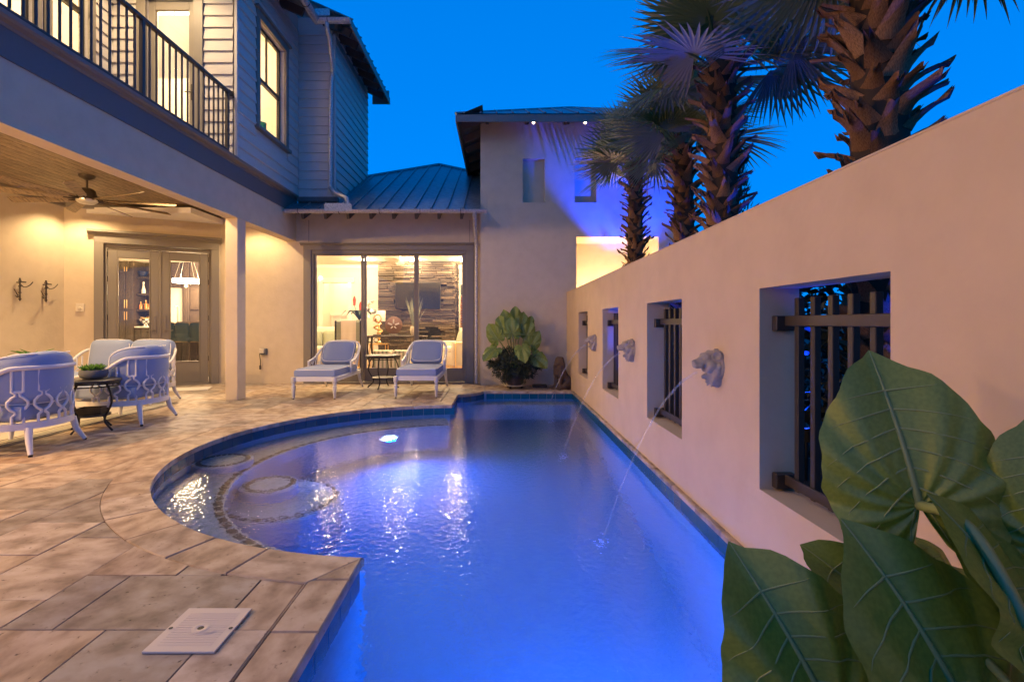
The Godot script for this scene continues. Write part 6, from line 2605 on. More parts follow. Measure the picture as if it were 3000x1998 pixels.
	g.cbox(Vector3(0, 0.02, 0), Vector3(0.27, 0.04, 0.22), 0.006)
	puts("mat_body", g, M["black"], o)

# ==== palms
var boots = []
var fans = []

func boot_mesh(seed_: int) -> ArrayMesh:
	var r := RandomNumberGenerator.new()
	r.seed = seed_
	var g := G.new()
	# a broken leaf base: broad at the foot, curling outwards (+z), torn at the end
	var ln = r.randf_range(0.17, 0.24)
	var curl = r.randf_range(0.06, 0.14)
	var nx = 5
	var ny = 5
	var tear = []
	for i in nx:
		tear.append(r.randf_range(-0.03, 0.03) + (0.03 if i == 1 or i == 3 else -0.02 if i == 2 else 0.0))
	for side in [1.0, -1.0]:
		g.sheet(nx, ny, func(u, w):
			var i = int(round(u * (nx - 1)))
			var t: float = w
			var wd: float = lerpf(0.08, 0.028, pow(t, 0.7))
			var y: float = t * ln + tear[i] * maxf(0.0, t - 0.7) * 3.0
			var x: float = (u - 0.5) * 2.0 * wd * side
			var cup: float = 0.35 * (1.0 - pow(absf(u - 0.5) * 2.0, 2.0)) * wd
			return Vector3(x, y, curl * pow(t, 1.6) + cup - (0.004 if side < 0 else -0.004)))
	return g.mesh()

func fan_mesh(seed_: int, pet: float, rad: float, spread: float, droop: float) -> Array:
	var r := RandomNumberGenerator.new()
	r.seed = seed_
	var g := G.new()
	var m = 40
	for i in m:
		var th = lerpf(-spread, spread, (i + 0.5) / m)
		var half = spread / m * 1.02
		var ln = rad * (0.72 + 0.28 * cos(th * 0.62)) * r.randf_range(0.93, 1.04)
		var bendk = droop * r.randf_range(0.7, 1.35)
		var tw = r.randf_range(-0.06, 0.06)
		var prevs = []
		# each blade is folded along its middle; blades are joined up to 0.5 of their length
		for s in [0.06, 0.28, 0.5, 0.72, 0.88, 1.0]:
			var q: float = s * ln
			var wd: float = q * tan(half) if s <= 0.5 else 0.5 * ln * tan(half) * (1.0 - pow((s - 0.5) / 0.5, 1.3)) + 0.0006
			var dz: float = -bendk * s * s * ln - 0.10 * pow(absf(th) / spread, 2.0) * q
			var c: float = th + tw * maxf(0.0, s - 0.5)
			var dir = Vector3(sin(c), cos(c), 0)
			var sd = Vector3(cos(c), -sin(c), 0)
			var mid: Vector3 = Vector3(0, pet, 0) + dir * q + Vector3(0, 0, dz)
			prevs.append([mid - sd * wd + Vector3(0, 0, -wd * 0.35), mid, mid + sd * wd + Vector3(0, 0, -wd * 0.35)])
		for k in prevs.size() - 1:
			g.quad(prevs[k][1], prevs[k + 1][1], prevs[k + 1][0], prevs[k][0])
			g.quad(prevs[k][2], prevs[k + 1][2], prevs[k + 1][1], prevs[k][1])
	var blade_m = g.mesh()
	g = G.new()
	g.tube([Vector3(0, 0, 0), Vector3(0, pet * 0.5, -0.02), Vector3(0, pet, 0), Vector3(0, pet + 0.12, -0.005)], [0.026, 0.018, 0.013, 0.004], 6)
	return [blade_m, g.mesh()]

func palm(label: String, base: Vector3, h: float, r: float, seed_: int, own: Array, count: int, size: float):
	var rg := RandomNumberGenerator.new()
	rg.seed = seed_
	var o = thing("fan_palm", label, "palm tree", base, 0.0, "palms behind the garden wall")
	var tr = part("trunk", o)
	var g := G.new()
	var pts = []
	var rs = []
	for i in 12:
		var t = i / 11.0
		pts.append(Vector3(0.03 * sin(t * 3.0 + seed_), t * h, 0.02 * cos(t * 2.0)))
		rs.append(r * lerpf(1.0, 0.72, t))
	g.tube(pts, rs, 12)
	puts("stem", g, M["bark"], tr)
	var y = 0.75
	var k = 0
	while y < h - 0.05:
		var t = y / h
		var w = k * 2.39996 + rg.randf_range(-0.2, 0.2)
		var rr = r * lerpf(0.97, 0.70, t)
		var out = Vector3(sin(w), 0, cos(w))
		var lean = rg.randf_range(0.08, 0.6) + 0.1 * t
		var bs = Basis(Vector3.UP, w) * Basis(Vector3.RIGHT, lean) * Basis(Vector3.BACK, rg.randf_range(-0.35, 0.35))
		bs = bs.scaled(Vector3.ONE) * Basis.from_scale(Vector3.ONE * rg.randf_range(0.62, 0.98))
		var ctr = Vector3(0.03 * sin(t * 3.0 + seed_), y, 0.02 * cos(t * 2.0))
		put("leaf_base", boots[rg.randi_range(0, boots.size() - 1)], M["boot%d" % (rg.randi_range(0, 2) if t < 0.55 else rg.randi_range(0, 1))], tr, Transform3D(bs, ctr + out * (rr - 0.02)))
		y += 0.0148 * (0.16 / r)
		k += 1
	var top = Vector3(0.03 * sin(3.0 + seed_), h - 0.06, 0.02 * cos(2.0))
	var places = own.duplicate()
	for i in count:
		var t = (i + 0.5) / count
		places.append([i * 2.39996 + rg.randf_range(-0.3, 0.3), lerpf(1.4, -0.08, pow(t, 0.9)) + rg.randf_range(-0.12, 0.12), rg.randf_range(-0.5, 0.5), rg.randf_range(0.9, 1.1), rg.randi_range(0, fans.size() - 1)])
	for q in places:
		# azimuth (0 = towards the camera, + = to the right), elevation, roll, size, kind
		var az: float = q[0]
		var el: float = q[1]
		var yd = Vector3(sin(az) * cos(el), sin(el), cos(az) * cos(el))
		var zd = Vector3(-sin(az) * sin(el), cos(el), -cos(az) * sin(el))
		var xd = yd.cross(zd)
		var bs = Basis(xd, yd, zd) * Basis(Vector3.UP, q[2]) * Basis.from_scale(Vector3.ONE * q[3] * size)
		var fr = part("frond", o, top)
		fr.basis = bs
		put("fan_blade", fans[q[4]][0], M["frond%d" % (q[4] % 3)], fr)
		put("petiole", fans[q[4]][1], M["petiole"], fr)

func make_palms():
	for i in 5:
		boots.append(boot_mesh(100 + i))
	fans = [fan_mesh(1, 0.42, 0.78, 2.2, 0.10), fan_mesh(2, 0.5, 0.74, 2.0, 0.22), fan_mesh(3, 0.36, 0.80, 2.3, 0.14), fan_mesh(4, 0.55, 0.7, 1.9, 0.32)]
	palm("small fan palm nearest the tall stucco building, rough brown trunk", V(2.32, -0.08, 8.5), 3.98, 0.155, 3, [[-1.3, 0.45, 0.6, 1.0, 0], [-1.7, 0.15, 0.2, 1.05, 2]], 14, 0.92)
	palm("slim fan palm second from the tall stucco building", V(2.33, -0.08, 6.3), 3.50, 0.15, 8, [[-1.2, 0.9, 0.3, 1.0, 2], [-0.9, 0.35, 0.3, 1.0, 0]], 14, 0.95)
	palm("thick fan palm with a shaggy trunk, third from the tall building", V(2.06, -0.08, 4.6), 3.66, 0.165, 15, [[-1.2, 1.0, 0.0, 1.0, 2], [1.5, 0.0, -0.4, 0.95, 1], [-0.4, 1.1, 0.0, 1.0, 0], [1.2, 0.6, 0.2, 0.9, 3]], 13, 0.95)
	palm("stout shaggy fan palm farthest from the tall building, crown cut off above", V(2.06, -0.08, 2.7), 3.30, 0.162, 21, [[-1.35, -0.1, 0.5, 0.9, 2], [1.3, -0.15, 0.2, 0.85, 3]], 12, 0.9)

# ==== leafy plants
func ear_leaf(ln: float, wave: float, seed_: int) -> Array:
	# arrow-shaped leaf: the stalk meets it at the origin, the tip lies at +y, the upper face looks to +z
	var r := RandomNumberGenerator.new()
	r.seed = seed_
	var ph = r.randf() * 6.0
	var cv := Curve2D.new()
	var ol = [Vector2(0, 1.0), Vector2(0.06, 0.955), Vector2(0.17, 0.88), Vector2(0.33, 0.70), Vector2(0.44, 0.48), Vector2(0.495, 0.24), Vector2(0.49, 0.02), Vector2(0.42, -0.18), Vector2(0.30, -0.30), Vector2(0.17, -0.32), Vector2(0.07, -0.22), Vector2(0.012, -0.05), Vector2(0, -0.02)]
	for i in ol.size():
		var h: Vector2 = (ol[mini(i + 1, ol.size() - 1)] - ol[maxi(i - 1, 0)]) / 6.0
		cv.add_point(ol[i], -h, h)
	cv.bake_interval = 0.012
	var tab = []
	for q in cv.get_baked_points():
		tab.append([atan2(q.x, q.y), q.length()])
	var out = func(th: float) -> float:
		var a = absf(th)
		var v: float = tab[-1][1]
		for i in tab.size() - 1:
			if tab[i + 1][0] >= a:
				v = lerpf(tab[i][1], tab[i + 1][1], clampf((a - tab[i][0]) / maxf(tab[i + 1][0] - tab[i][0], 1e-5), 0.0, 1.0))
				break
		return v * (1.0 + 0.018 * sin(th * 11.0 + ph) + 0.010 * sin(th * 23.0 + ph * 2.0))
	var surf = func(th: float, s: float) -> Vector3:
		var q: float = out.call(th) * s * ln
		var x = sin(th) * q
		var y = cos(th) * q
		var fold = 0.42 * absf(x) - 0.9 * x * x / ln
		var sag = -0.30 * y * y / ln if y > 0 else -0.25 * y * y / ln
		var rip = wave * ln * 0.05 * s * s * sin(th * 8.0 + ph) + 0.016 * ln * sqrt(s) * sin(absf(th) * 13.0 + 4.0 * s) * minf(absf(th) * 2.0, 1.0)
		return Vector3(x, y, fold + sag + rip)
	var g := G.new()
	g.sheet(97, 11, func(u, w): return surf.call(PI - u * TAU, maxf(w, 0.01)))
	var leaf = g.mesh()
	g = G.new()
	var p = []
	for i in 13:
		p.append(surf.call(0.0, maxf(i / 12.0 * 0.99, 0.02)) + Vector3(0, 0, 0.0))
	var rad = []
	for i in 13:
		rad.append(lerpf(0.0135, 0.002, i / 12.0) * ln / 0.5)
	g.tube(p, rad, 6)
	for s in [-1.0, 1.0]:
		for k in 7:
			var y0 = lerpf(0.0, 0.72, k / 6.0)
			var th1: float = s * [2.75, 2.2, 1.75, 1.38, 1.02, 0.66, 0.36][k]
			var a: Vector3 = surf.call(0.0, maxf(y0, 0.02))
			var q = []
			for i in 8:
				var t = i / 7.0
				var e: Vector3 = surf.call(th1, 0.94)
				var A = Vector2(a.x, a.y)
				var E = Vector2(e.x, e.y)
				var C = Vector2(lerpf(A.x, E.x, 0.6), lerpf(A.y, E.y, 0.25))
				var flat = A.lerp(C, t).lerp(C.lerp(E, t), t)
				var th = atan2(flat.x, flat.y)
				var o2: float = out.call(th) * ln
				q.append(surf.call(th, minf(flat.length() / maxf(o2, 0.001), 0.96)))
			g.tube(q, [0.0040, 0.0036, 0.0032, 0.0028, 0.0023, 0.0018, 0.0013, 0.0006].map(func(v): return v * ln / 0.5), 5, false)
	return [leaf, g.mesh()]

func put_leaf(o: Node3D, lf: Array, root: Vector3, where: Vector3, tip: Vector3, face: Vector3, sc: float, bow := 0.1):
	var pt = part("leaf", o)
	var yd = (tip - where).normalized()
	var xd = yd.cross(face).normalized()
	var zd = xd.cross(yd)
	var bs = Basis(xd, yd, zd) * Basis.from_scale(Vector3.ONE * sc)
	put("leaf_blade", lf[0], M["ear_leaf"], pt, Transform3D(bs, where))
	put("vein", lf[1], M["ear_vein"], pt, Transform3D(bs, where))
	var g := G.new()
	var mid = root.lerp(where, 0.6) + Vector3.UP * bow
	g.tube(rough_line([root, mid, where], 0.03), 0.012 if sc > 0.6 else 0.009, 8)
	puts("stalk", g, M["ear_vein"], pt)

func make_plants():
	var leaves = []
	for i in 4:
		leaves.append(ear_leaf(0.5, [0.5, 0.9, 0.7, 1.1][i], 40 + i))
	# the large plant by the camera
	var o = thing("elephant_ear_plant", "large elephant-ear plant with broad veined leaves beside the wall, in front of a barred opening", "plant", Vector3.ZERO)
	var root = V(0.98, 0.42, 0.80)
	put_leaf(o, leaves[0], root, at(2695, 1480, 1.16), at(2585, 1030, 1.20), Vector3(-0.45, 0.15, 1.0), 0.72, 0.12)
	put_leaf(o, leaves[1], root, at(2450, 2120, 1.12), at(2215, 1640, 1.16), Vector3(-0.15, 0.5, 1.0), 0.78, 0.05)
	put_leaf(o, leaves[2], root, at(2860, 2150, 1.0), at(2665, 1690, 1.02), Vector3(0.1, 0.45, 1.0), 0.82, 0.05)
	put_leaf(o, leaves[3], root, at(2660, 1880, 1.24), at(2455, 1620, 1.30), Vector3(0.2, 0.9, 0.9), 0.56, 0.1)
	put_leaf(o, leaves[1], root, at(2980, 1720, 1.12), at(2800, 1430, 1.15), Vector3(0.5, 0.5, 0.9), 0.52, 0.1)
	put_leaf(o, leaves[0], root, at(3100, 1600, 1.05), at(2995, 1240, 1.05), Vector3(-0.9, 0.2, 0.7), 0.5, 0.1)
	put_leaf(o, leaves[2], root, at(3040, 1900, 0.98), at(2900, 1520, 1.0), Vector3(0.6, 0.3, 0.8), 0.6, 0.1)
	put_leaf(o, leaves[3], root, at(2780, 1720, 1.3), at(2640, 1590, 1.36), Vector3(0.1, 1.0, 0.6), 0.42, 0.1)
	var g := G.new()
	g.x = Transform3D(Basis.IDENTITY, V(1.0, 0, 0.78))
	g.lathe([Vector2(0.16, 0.0), Vector2(0.2, 0.1), Vector2(0.24, 0.38), Vector2(0.26, 0.42), Vector2(0.23, 0.42), Vector2(0.22, 0.38), Vector2(0.001, 0.38)], 28)
	puts("pot", g, M["clay"], o)
	# the potted plant before the tall building
	o = thing("potted_elephant_ear", "upright elephant-ear plant growing from the pot before the tall building", "potted plant", V(0.29, 0.0, 9.32))
	g = G.new()
	g.lathe([Vector2(0.13, 0.06), Vector2(0.16, 0.1), Vector2(0.2, 0.34), Vector2(0.2, 0.38), Vector2(0.18, 0.38), Vector2(0.001, 0.35)], 24)
	puts("pot", g, M["pot"], o)
	var rg := RandomNumberGenerator.new()
	rg.seed = 77
	var sp = [[-0.32, 0.92, 0.15, -0.7], [-0.20, 1.08, 0.1, -0.45], [-0.05, 1.0, 0.22, -0.1], [0.02, 1.22, -0.1, 0.0], [0.10, 1.1, 0.1, 0.3], [0.22, 0.98, 0.12, 0.35], [0.30, 0.80, 0.1, 0.6], [-0.36, 0.72, 0.2, -0.9], [0.12, 0.75, 0.28, 0.1], [0.34, 0.60, 0.15, 0.8], [-0.12, 1.15, -0.15, -0.3], [0.24, 1.1, -0.15, 0.5]]
	for i in sp.size():
		var q: Array = sp[i]
		var wh = Vector3(q[0], q[1], q[2])
		var up = Vector3(sin(q[3]) * 0.9, cos(q[3]), rg.randf_range(-0.2, 0.3))
		if q[1] < 0.8:
			up = Vector3(sin(q[3]), -0.5, 0.5)
		put_leaf(o, leaves[i % 4], Vector3(q[0] * 0.15, 0.36, q[2] * 0.2), wh, wh + up, Vector3(q[3] * 0.6 + rg.randf_range(-0.3, 0.3), 0.25, 1.0), rg.randf_range(0.48, 0.66), 0.06)
	var s = thing("juniper_shrub", "dense grey-green shrub spilling over the pot under the elephant ears", "shrub", V(0.29, 0.0, 9.32))
	g = G.new()
	for i in 950:
		var d = Vector3(rg.randfn(), rg.randfn() * 0.8, rg.randfn()).normalized()
		var c = Vector3(0, 0.42, 0.06) + d * Vector3(0.40, 0.27, 0.30) * pow(rg.randf_range(0.25, 1.0), 0.45)
		c += Vector3(0.08 * sin(d.x * 7.0), 0.05 * sin(d.y * 9.0 + d.x * 4.0), 0)
		if c.y < 0.1 or (c.y < 0.38 and Vector2(c.x, c.z).length() < 0.2):
			continue
		var t = (d + Vector3(rg.randfn(), rg.randfn() + 0.4, rg.randfn()) * 0.5).normalized()
		var e = t.cross(Vector3(rg.randfn(), rg.randfn(), rg.randfn())).normalized()
		for k in 5:
			var f = e.rotated(t, k * 1.256)
			var b = c + t * 0.012 * k
			g.tri(b, b + f * 0.05 + t * 0.045 + t.cross(f) * 0.009, b + f * 0.05 + t * 0.045 - t.cross(f) * 0.009)
			g.tri(b + t * 0.03 - f * 0.003, b + t * 0.085, b + t * 0.03 + f * 0.012)
	puts("foliage", g, M["needle"], s)
	g = G.new()
	for i in 7:
		var w = i * 0.9
		g.tube([Vector3(0, 0.34, 0), Vector3(cos(w) * 0.14, 0.45, sin(w) * 0.12), Vector3(cos(w) * 0.28, 0.47, sin(w) * 0.22)], [0.012, 0.008, 0.003], 5)
	puts("stem", g, M["bark"], s)
	o = thing("plant_caddy", "round wheeled caddy under the potted plant", "plant caddy", V(0.29, 0.0, 9.32))
	g = G.new()
	g.lathe([Vector2(0.001, 0.045), Vector2(0.2, 0.045), Vector2(0.21, 0.052), Vector2(0.2, 0.06), Vector2(0.001, 0.058)], 28)
	puts("disc", g, M["ivory_plate"], o)
	for i in 4:
		g = G.new()
		var w = i * PI / 2 + 0.6
		g.x = Transform3D(Basis(Vector3.UP, -w), Vector3(cos(w) * 0.15, 0.024, sin(w) * 0.15))
		g.tube([Vector3(0, 0, -0.012), Vector3(0, 0, 0.012)], 0.022, 12)
		puts("wheel", g, M["black"], o)
	# dark hedge in the garden behind the wall
	o = thing("dark_hedge", "dark leafy hedge behind the barred openings of the wall", "hedge", V(2.9, -0.08, 4.0))
	g = G.new()
	for i in 15000:
		var c = Vector3(rg.randf_range(-0.28, 0.35), 2.35 * pow(rg.randf_range(0.0005, 1.0), 0.8), rg.randf_range(-5.2, 4.6))
		c.x += 0.12 * sin(c.z * 3.0) + 0.08 * sin(c.y * 5.0 + c.z * 2.0)
		var t = Vector3(rg.randfn() - 0.5, rg.randfn(), rg.randfn()).normalized() * 0.12
		var e = t.cross(Vector3(rg.randfn(), rg.randfn(), rg.randfn())).normalized() * 0.03
		g.tri(c, c + t * 0.5 + e, c + t)
		g.tri(c, c + t, c + t * 0.5 - e)
	puts("foliage", g, M["hedge_leaf"], o)
	g = G.new()
	for i in 9:
		g.tube([Vector3(0.1, 0, -4.6 + i * 1.1), Vector3(0.05, 0.6, -4.5 + i * 1.1), Vector3(0.0, 1.9, -4.6 + i * 1.1)], [0.03, 0.022, 0.01], 6)
	puts("stem", g, M["bark"], o)
	# slim cypress beyond the third palm
	o = thing("dark_cypress", "slim dark cypress standing beyond the thick palm", "tree", V(5.35, -0.08, 11.6))
	g = G.new()
	g.tube([Vector3(0, 0, 0), Vector3(0, 5.2, 0)], [0.07, 0.02], 7)
	puts("trunk", g, M["bark"], o)
	g = G.new()
	for i in 2600:
		var y = rg.randf_range(0.4, 5.6)
		var rr = 0.5 * sin(clampf((y - 0.2) / 5.6, 0.0, 1.0) * PI * 0.86 + 0.3) * sqrt(rg.randf_range(0.3, 1.0))
		var w = rg.randf() * TAU
		var c = Vector3(cos(w) * rr, y, sin(w) * rr)
		var t = Vector3(cos(w) * 0.4, 1.0, sin(w) * 0.4).normalized() * 0.14
		var e = Vector3(-sin(w), 0, cos(w)) * 0.03
		g.tri(c - e, c + e, c + t)
	puts("crown", g, M["hedge_leaf"], o)

# ==== lamps
const WARM := Color(1.0, 0.86, 0.655)

func can_light(label: String, where: Vector3, e: float, angle := 68.0, grp := "recessed ceiling lights", c := WARM):
	var o = thing("recessed_light", label, "ceiling light", where, 0.0, grp)
	var g := G.new()
	g.lathe([Vector2(0.062, -0.006), Vector2(0.082, -0.008), Vector2(0.088, -0.002), Vector2(0.088, 0.0)], 24)
	puts("trim_ring", g, M["cast_white"], o)
	g = G.new()
	g.lathe([Vector2(0.001, -0.003), Vector2(0.062, -0.003)], 24)
	if angle > 80.0:
		g = G.new()
		g.lathe([Vector2(0.001, -0.06), Vector2(0.06, -0.052), Vector2(0.095, -0.028), Vector2(0.105, -0.003)], 20)
	puts("light_lens", g, M["room_glow"] if angle > 80.0 else M["can_glow"], o)
	if angle > 80.0:
		omni(o, Vector3(0, -0.03, 0), c, e, 0.05)
	else:
		spot(o, Vector3(0, -0.02, 0), Vector3(0, -1, 0), c, e, angle, 0.06, 0.5)

func make_lamps():
	glow("can_glow", Color(1.0, 0.86, 0.66), 14.0)
	glow("room_glow", Color(1.0, 0.88, 0.70), 40.0)
	# loggia
	can_light("recessed light in the plank ceiling by the wall corner and French door", V(-7.05, 3.318, 8.55), 4.5)
	can_light("recessed light in the plank ceiling near the column", V(-4.75, 3.318, 7.3), 5.0)
	can_light("recessed light in the plank ceiling over the first barrel chair", V(-5.2, 3.318, 4.6), 5.0)
	can_light("recessed light in the plank ceiling past the loggia's middle", V(-6.8, 3.318, 5.8), 5.0)
	can_light("recessed light in the recess before the wall socket", V(-4.75, 3.318, 9.45), 4.0)
	# hanging lanterns over the near bays of the loggia: they light the garden wall; the end one is unseen, added to brighten the near leaves
	for q in [["middle", 2.9, 15.0], ["end", -0.4, 7.0]]:
		var lo = thing("loggia_lantern", "bronze hanging lantern in the loggia's " + ["middle bay", "end bay, unseen, added to light the near leaves"][0 if q[1] > 0 else 1], "lantern", V(-6.1, 3.32, q[1]), 0.0, "lanterns in the loggia")
		var lg := G.new()
		lg.tube([Vector3(0, 0, 0), Vector3(0, -0.3, 0)], 0.01, 6)
		lg.lathe([Vector2(0.18, -0.36), Vector2(0.02, -0.29), Vector2(0.001, -0.29)], 12)
		for k in 4:
			var w = k * PI / 2
			lg.tube([Vector3(cos(w) * 0.17, -0.36, sin(w) * 0.17), Vector3(cos(w) * 0.14, -0.76, sin(w) * 0.14)], 0.01, 6)
		puts("lantern_cage", lg, M["bronze"], lo)
		lg = G.new()
		lg.lathe([Vector2(0.001, -0.70), Vector2(0.06, -0.67), Vector2(0.07, -0.58), Vector2(0.06, -0.5), Vector2(0.001, -0.48)], 16)
		puts("lamp_bulb", lg, M["can_glow"], lo)
		omni(lo, Vector3(0, -0.59, 0), Color(1.0, 0.79, 0.53), q[2], 0.06)
	var o: Node3D
	var g: G
	# balcony and the rooms above
	can_light("recessed light over the balcony door", V(-4.95, 6.6, 6.6), 8.0, 75.0)
	can_light("recessed light over the far balcony", V(-4.95, 6.6, 4.6), 8.0, 75.0)
	o = thing("upper_pendant", "pendant lamp in the room behind the dark upper window", "pendant lamp", V(-5.6, 6.62, 8.7))
	g = G.new()
	g.tube([Vector3(0, 0, 0), Vector3(0, -0.5, 0)], 0.006, 5)
	puts("cord", g, M["black"], o)
	g = G.new()
	g.lathe([Vector2(0.001, -0.66), Vector2(0.07, -0.62), Vector2(0.08, -0.56), Vector2(0.05, -0.5), Vector2(0.001, -0.49)], 16)
	puts("lamp_globe", g, M["can_glow"], o)
	omni(o, Vector3(0, -0.58, 0), WARM, 5.0, 0.06)
	o = thing("upper_pendant", "pendant lamp in the room beyond the balcony windows", "pendant lamp", V(-7.2, 6.62, 6.0))
	g = G.new()
	g.tube([Vector3(0, 0, 0), Vector3(0, -0.5, 0)], 0.006, 5)
	puts("cord", g, M["black"], o)
	g = G.new()
	g.lathe([Vector2(0.001, -0.66), Vector2(0.07, -0.62), Vector2(0.08, -0.56), Vector2(0.05, -0.5), Vector2(0.001, -0.49)], 16)
	puts("lamp_globe", g, M["can_glow"], o)
	omni(o, Vector3(0, -0.58, 0), WARM, 6.0, 0.06)
	# living room
	var lr = [["over the patterned sofa", -4.15, 15.5], ["before the stone chimney breast", -2.68, 15.5], ["by the slatted rack", -1.12, 15.5], ["over the console table", -2.5, 12.2], ["over the dark-framed chair", -4.2, 12.4], ["over the gold-framed armchair", -1.0, 12.3]]
	for q in lr:
		can_light("recessed light in the living room ceiling " + q[0], V(q[1], 3.149, q[2]), 6.0, 85.0, "living room ceiling lights")
	o = thing("hall_light", "round ceiling light in the white hall beyond the living room", "ceiling light", V(-5.5, 3.15, 18.2))
	g = G.new()
	g.lathe([Vector2(0.001, -0.1), Vector2(0.12, -0.08), Vector2(0.15, -0.02), Vector2(0.15, 0.0)], 20)
	puts("lamp_globe", g, M["can_glow"], o)
	omni(o, Vector3(0, -0.13, 0), WARM, 2.2, 0.08)
	# ring pendant over the island
	glow("ring_glow", Color(1.0, 0.95, 0.86), 9.0)
	var rc = at(547, 823, 15.2)
	o = thing("ring_pendant", "glowing white ring pendant lamp over the kitchen island", "pendant lamp", Vector3(rc.x, rc.y, rc.z))
	g = G.new()
	g.lathe([Vector2(0.36, -0.055), Vector2(0.385, -0.055), Vector2(0.385, 0.055), Vector2(0.36, 0.055), Vector2(0.36, -0.055)], 40)
	puts("light_ring", g, M["ring_glow"], o)
	for k in 4:
		g = G.new()
		var w = k * PI / 2 + 0.5
		g.tube([Vector3(cos(w) * 0.37, 0.05, sin(w) * 0.37), Vector3(cos(w) * 0.16, 3.15 - rc.y, sin(w) * 0.16)], 0.005, 4)
		puts("cable", g, M["steel"], o)
	omni(o, Vector3(0, -0.15, 0), WARM, 13.0, 0.2)
	can_light("recessed light over the bar shelves", V(-9.2, 3.155, 15.4), 9.0, 70.0, "kitchen ceiling lights")
	can_light("recessed light inside the French door", V(-8.2, 3.155, 12.5), 9.0, 70.0, "kitchen ceiling lights")
	# pool lamps
	var blue = lin(0.0, 0.145, 1.0)
	glow("pool_glow", Color(0.9, 0.95, 1.0), 20.0)
	glow("pool_glow_dim", Color(0.2, 0.40, 1.0), 1.1)
	# where, facing (x, up, depth), strength, size; the two near-end lamps are unseen, added to brighten the water
	for q in [["on the face of the bay's bench", V(-1.455, -0.86, 6.63), Vector3(1.0, 0, 1.7), 13.0, 1.5],
			["set in the pool floor by the far wall", V(0.87, FLOOR + 0.005, 8.4), Vector3(0, 1, 0), 0.6, 0.5],
			["in the middle of the pool floor by the garden wall", V(0.83, FLOOR + 0.005, 6.56), Vector3(0, 1, 0), 0.6, 0.5],
			["set in the pool floor before the deck's corner", V(0.9, FLOOR + 0.005, 4.43), Vector3(0, 1, 0), 0.3, 0.5],
			["added unseen in the near end wall to brighten the water, beside the deck's corner", V(0.25, -0.75, NEAR_END - 0.02), Vector3(0, 0, -1), 7.0, 1.0],
			["added unseen in the near end wall to brighten the water, beside the garden wall", V(0.95, -0.75, NEAR_END - 0.02), Vector3(0, 0, -1), 9.0, 1.0]]:
		o = thing("pool_light", "round underwater pool lamp " + q[0], "pool lamp", q[1], 0.0, "underwater lamps")
		var dir: Vector3 = q[2].normalized()
		var sx2 = (Vector3.UP if absf(dir.y) < 0.9 else Vector3.RIGHT).cross(dir).normalized()
		o.basis = Basis(sx2, dir, sx2.cross(dir)) * Basis.from_scale(Vector3.ONE * q[4])
		g = G.new()
		g.lathe([Vector2(0.075, -0.01), Vector2(0.075, 0.012), Vector2(0.06, 0.016)], 20)
		puts("bezel_ring", g, M["steel"], o)
		g = G.new()
		g.lathe([Vector2(0.06, 0.012), Vector2(0.04, 0.022), Vector2(0.001, 0.025)], 20)
		puts("light_lens", g, M["pool_glow"] if q[4] > 0.9 else M["pool_glow_dim"], o)
		var down: Vector3 = o.basis.inverse() * Vector3(0, -0.12, 0) if absf(dir.y) < 0.9 else Vector3.ZERO
		if q[4] > 0.9:
			spot(o, Vector3(0, 0.05, 0), Vector3(0, 1.05, 0) + down, blue, q[3], 72.0, 0.05, 1.0)
	# blue garden spots behind the wall
	glow("blue_glow", Color(0.1, 0.3, 1.0), 12.0)
	for q in [["by the small palm, aimed at the tall building", Vector3(2.72, 2.1, -8.55), Vector3(2.75, 3.9, -9.76), 34.0, 44.0], ["at the foot of the thick palm", Vector3(2.5, 0.35, -4.1), Vector3(2.0, 4.0, -4.4), 9.0, 20.0], ["at the foot of the stout palm", Vector3(2.45, 0.35, -2.2), Vector3(2.0, 3.2, -2.8), 3.0, 40.0], ["between the second and third palms", Vector3(1.75, 0.3, -5.9), Vector3(1.65, 1.6, -5.6), 2.5, 60.0]]:
		o = thing("garden_spotlight", "small blue garden spotlight " + q[0], "spotlight", q[1], 0.0, "blue garden spotlights")
		var aim: Vector3 = (q[2] - q[1]).normalized()
		var sx = aim.cross(Vector3(0.3, 0.1, 0.9)).normalized()
		g = G.new()
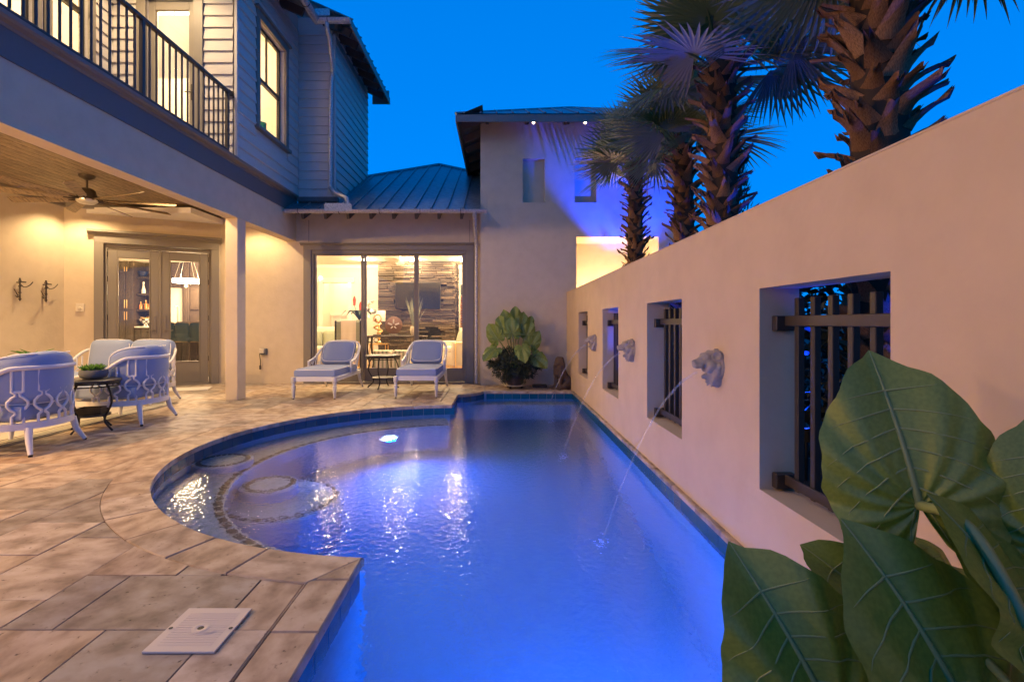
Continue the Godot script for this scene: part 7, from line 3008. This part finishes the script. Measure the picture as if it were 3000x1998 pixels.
		g.x = Transform3D(Basis(sx, aim, sx.cross(aim)), Vector3.ZERO)
		g.lathe([Vector2(0.001, -0.12), Vector2(0.035, -0.11), Vector2(0.045, 0.0), Vector2(0.042, 0.0), Vector2(0.03, -0.08)], 16)
		g.x = Transform3D.IDENTITY
		g.tube([Vector3(0, -0.06, 0), Vector3(0, -q[1].y - 0.08, 0)], 0.012, 6)
		puts("lamp_housing", g, M["black"], o)
		g = G.new()
		g.x = Transform3D(Basis(sx, aim, sx.cross(aim)), Vector3.ZERO)
		g.lathe([Vector2(0.038, -0.012), Vector2(0.001, -0.008)], 16)
		puts("light_lens", g, M["blue_glow"], o)
		spot(o, aim * 0.02, aim * 2.0, Color(0.05, 0.22, 1.0), q[3], q[4], 0.03, 0.3)
	# lamp in the gateway, and two pin lights under the tower eave
	o = thing("gateway_sconce", "small warm wall lamp inside the lit gateway of the tall building", "wall lamp", V(2.2, 1.5, 10.30))
	g = G.new()
	g.cbox(Vector3(0, 0, 0.02), Vector3(0.1, 0.2, 0.03), 0.005)
	puts("back_plate", g, M["bronze"], o)
	g = G.new()
	g.lathe([Vector2(0.001, -0.08), Vector2(0.05, -0.06), Vector2(0.05, 0.06), Vector2(0.001, 0.08)], 14)
	puts("lamp_globe", g, M["can_glow"], o, Transform3D(Basis.IDENTITY, Vector3(0, 0, 0.12)))
	omni(o, Vector3(0, 0, 0.12), WARM, 4.5, 0.05)
	for k in 2:
		var c = at([1563, 1715][k], 354, 9.32)
		o = thing("eave_light", ["tiny pin light under the tall building's eave, over the plain niche", "tiny pin light under the tall building's eave, over the blue-lit niche"][k], "eave light", Vector3(c.x, 4.90, c.z), 0.0, "pin lights under the eave")
		g = G.new()
		g.lathe([Vector2(0.001, -0.03), Vector2(0.022, -0.02), Vector2(0.025, 0.0)], 12)
		puts("light_lens", g, M["can_glow"], o)
		g = G.new()
		g.lathe([Vector2(0.03, 0.0), Vector2(0.03, 0.06)], 12)
		puts("lamp_housing", g, M["bronze"], o)
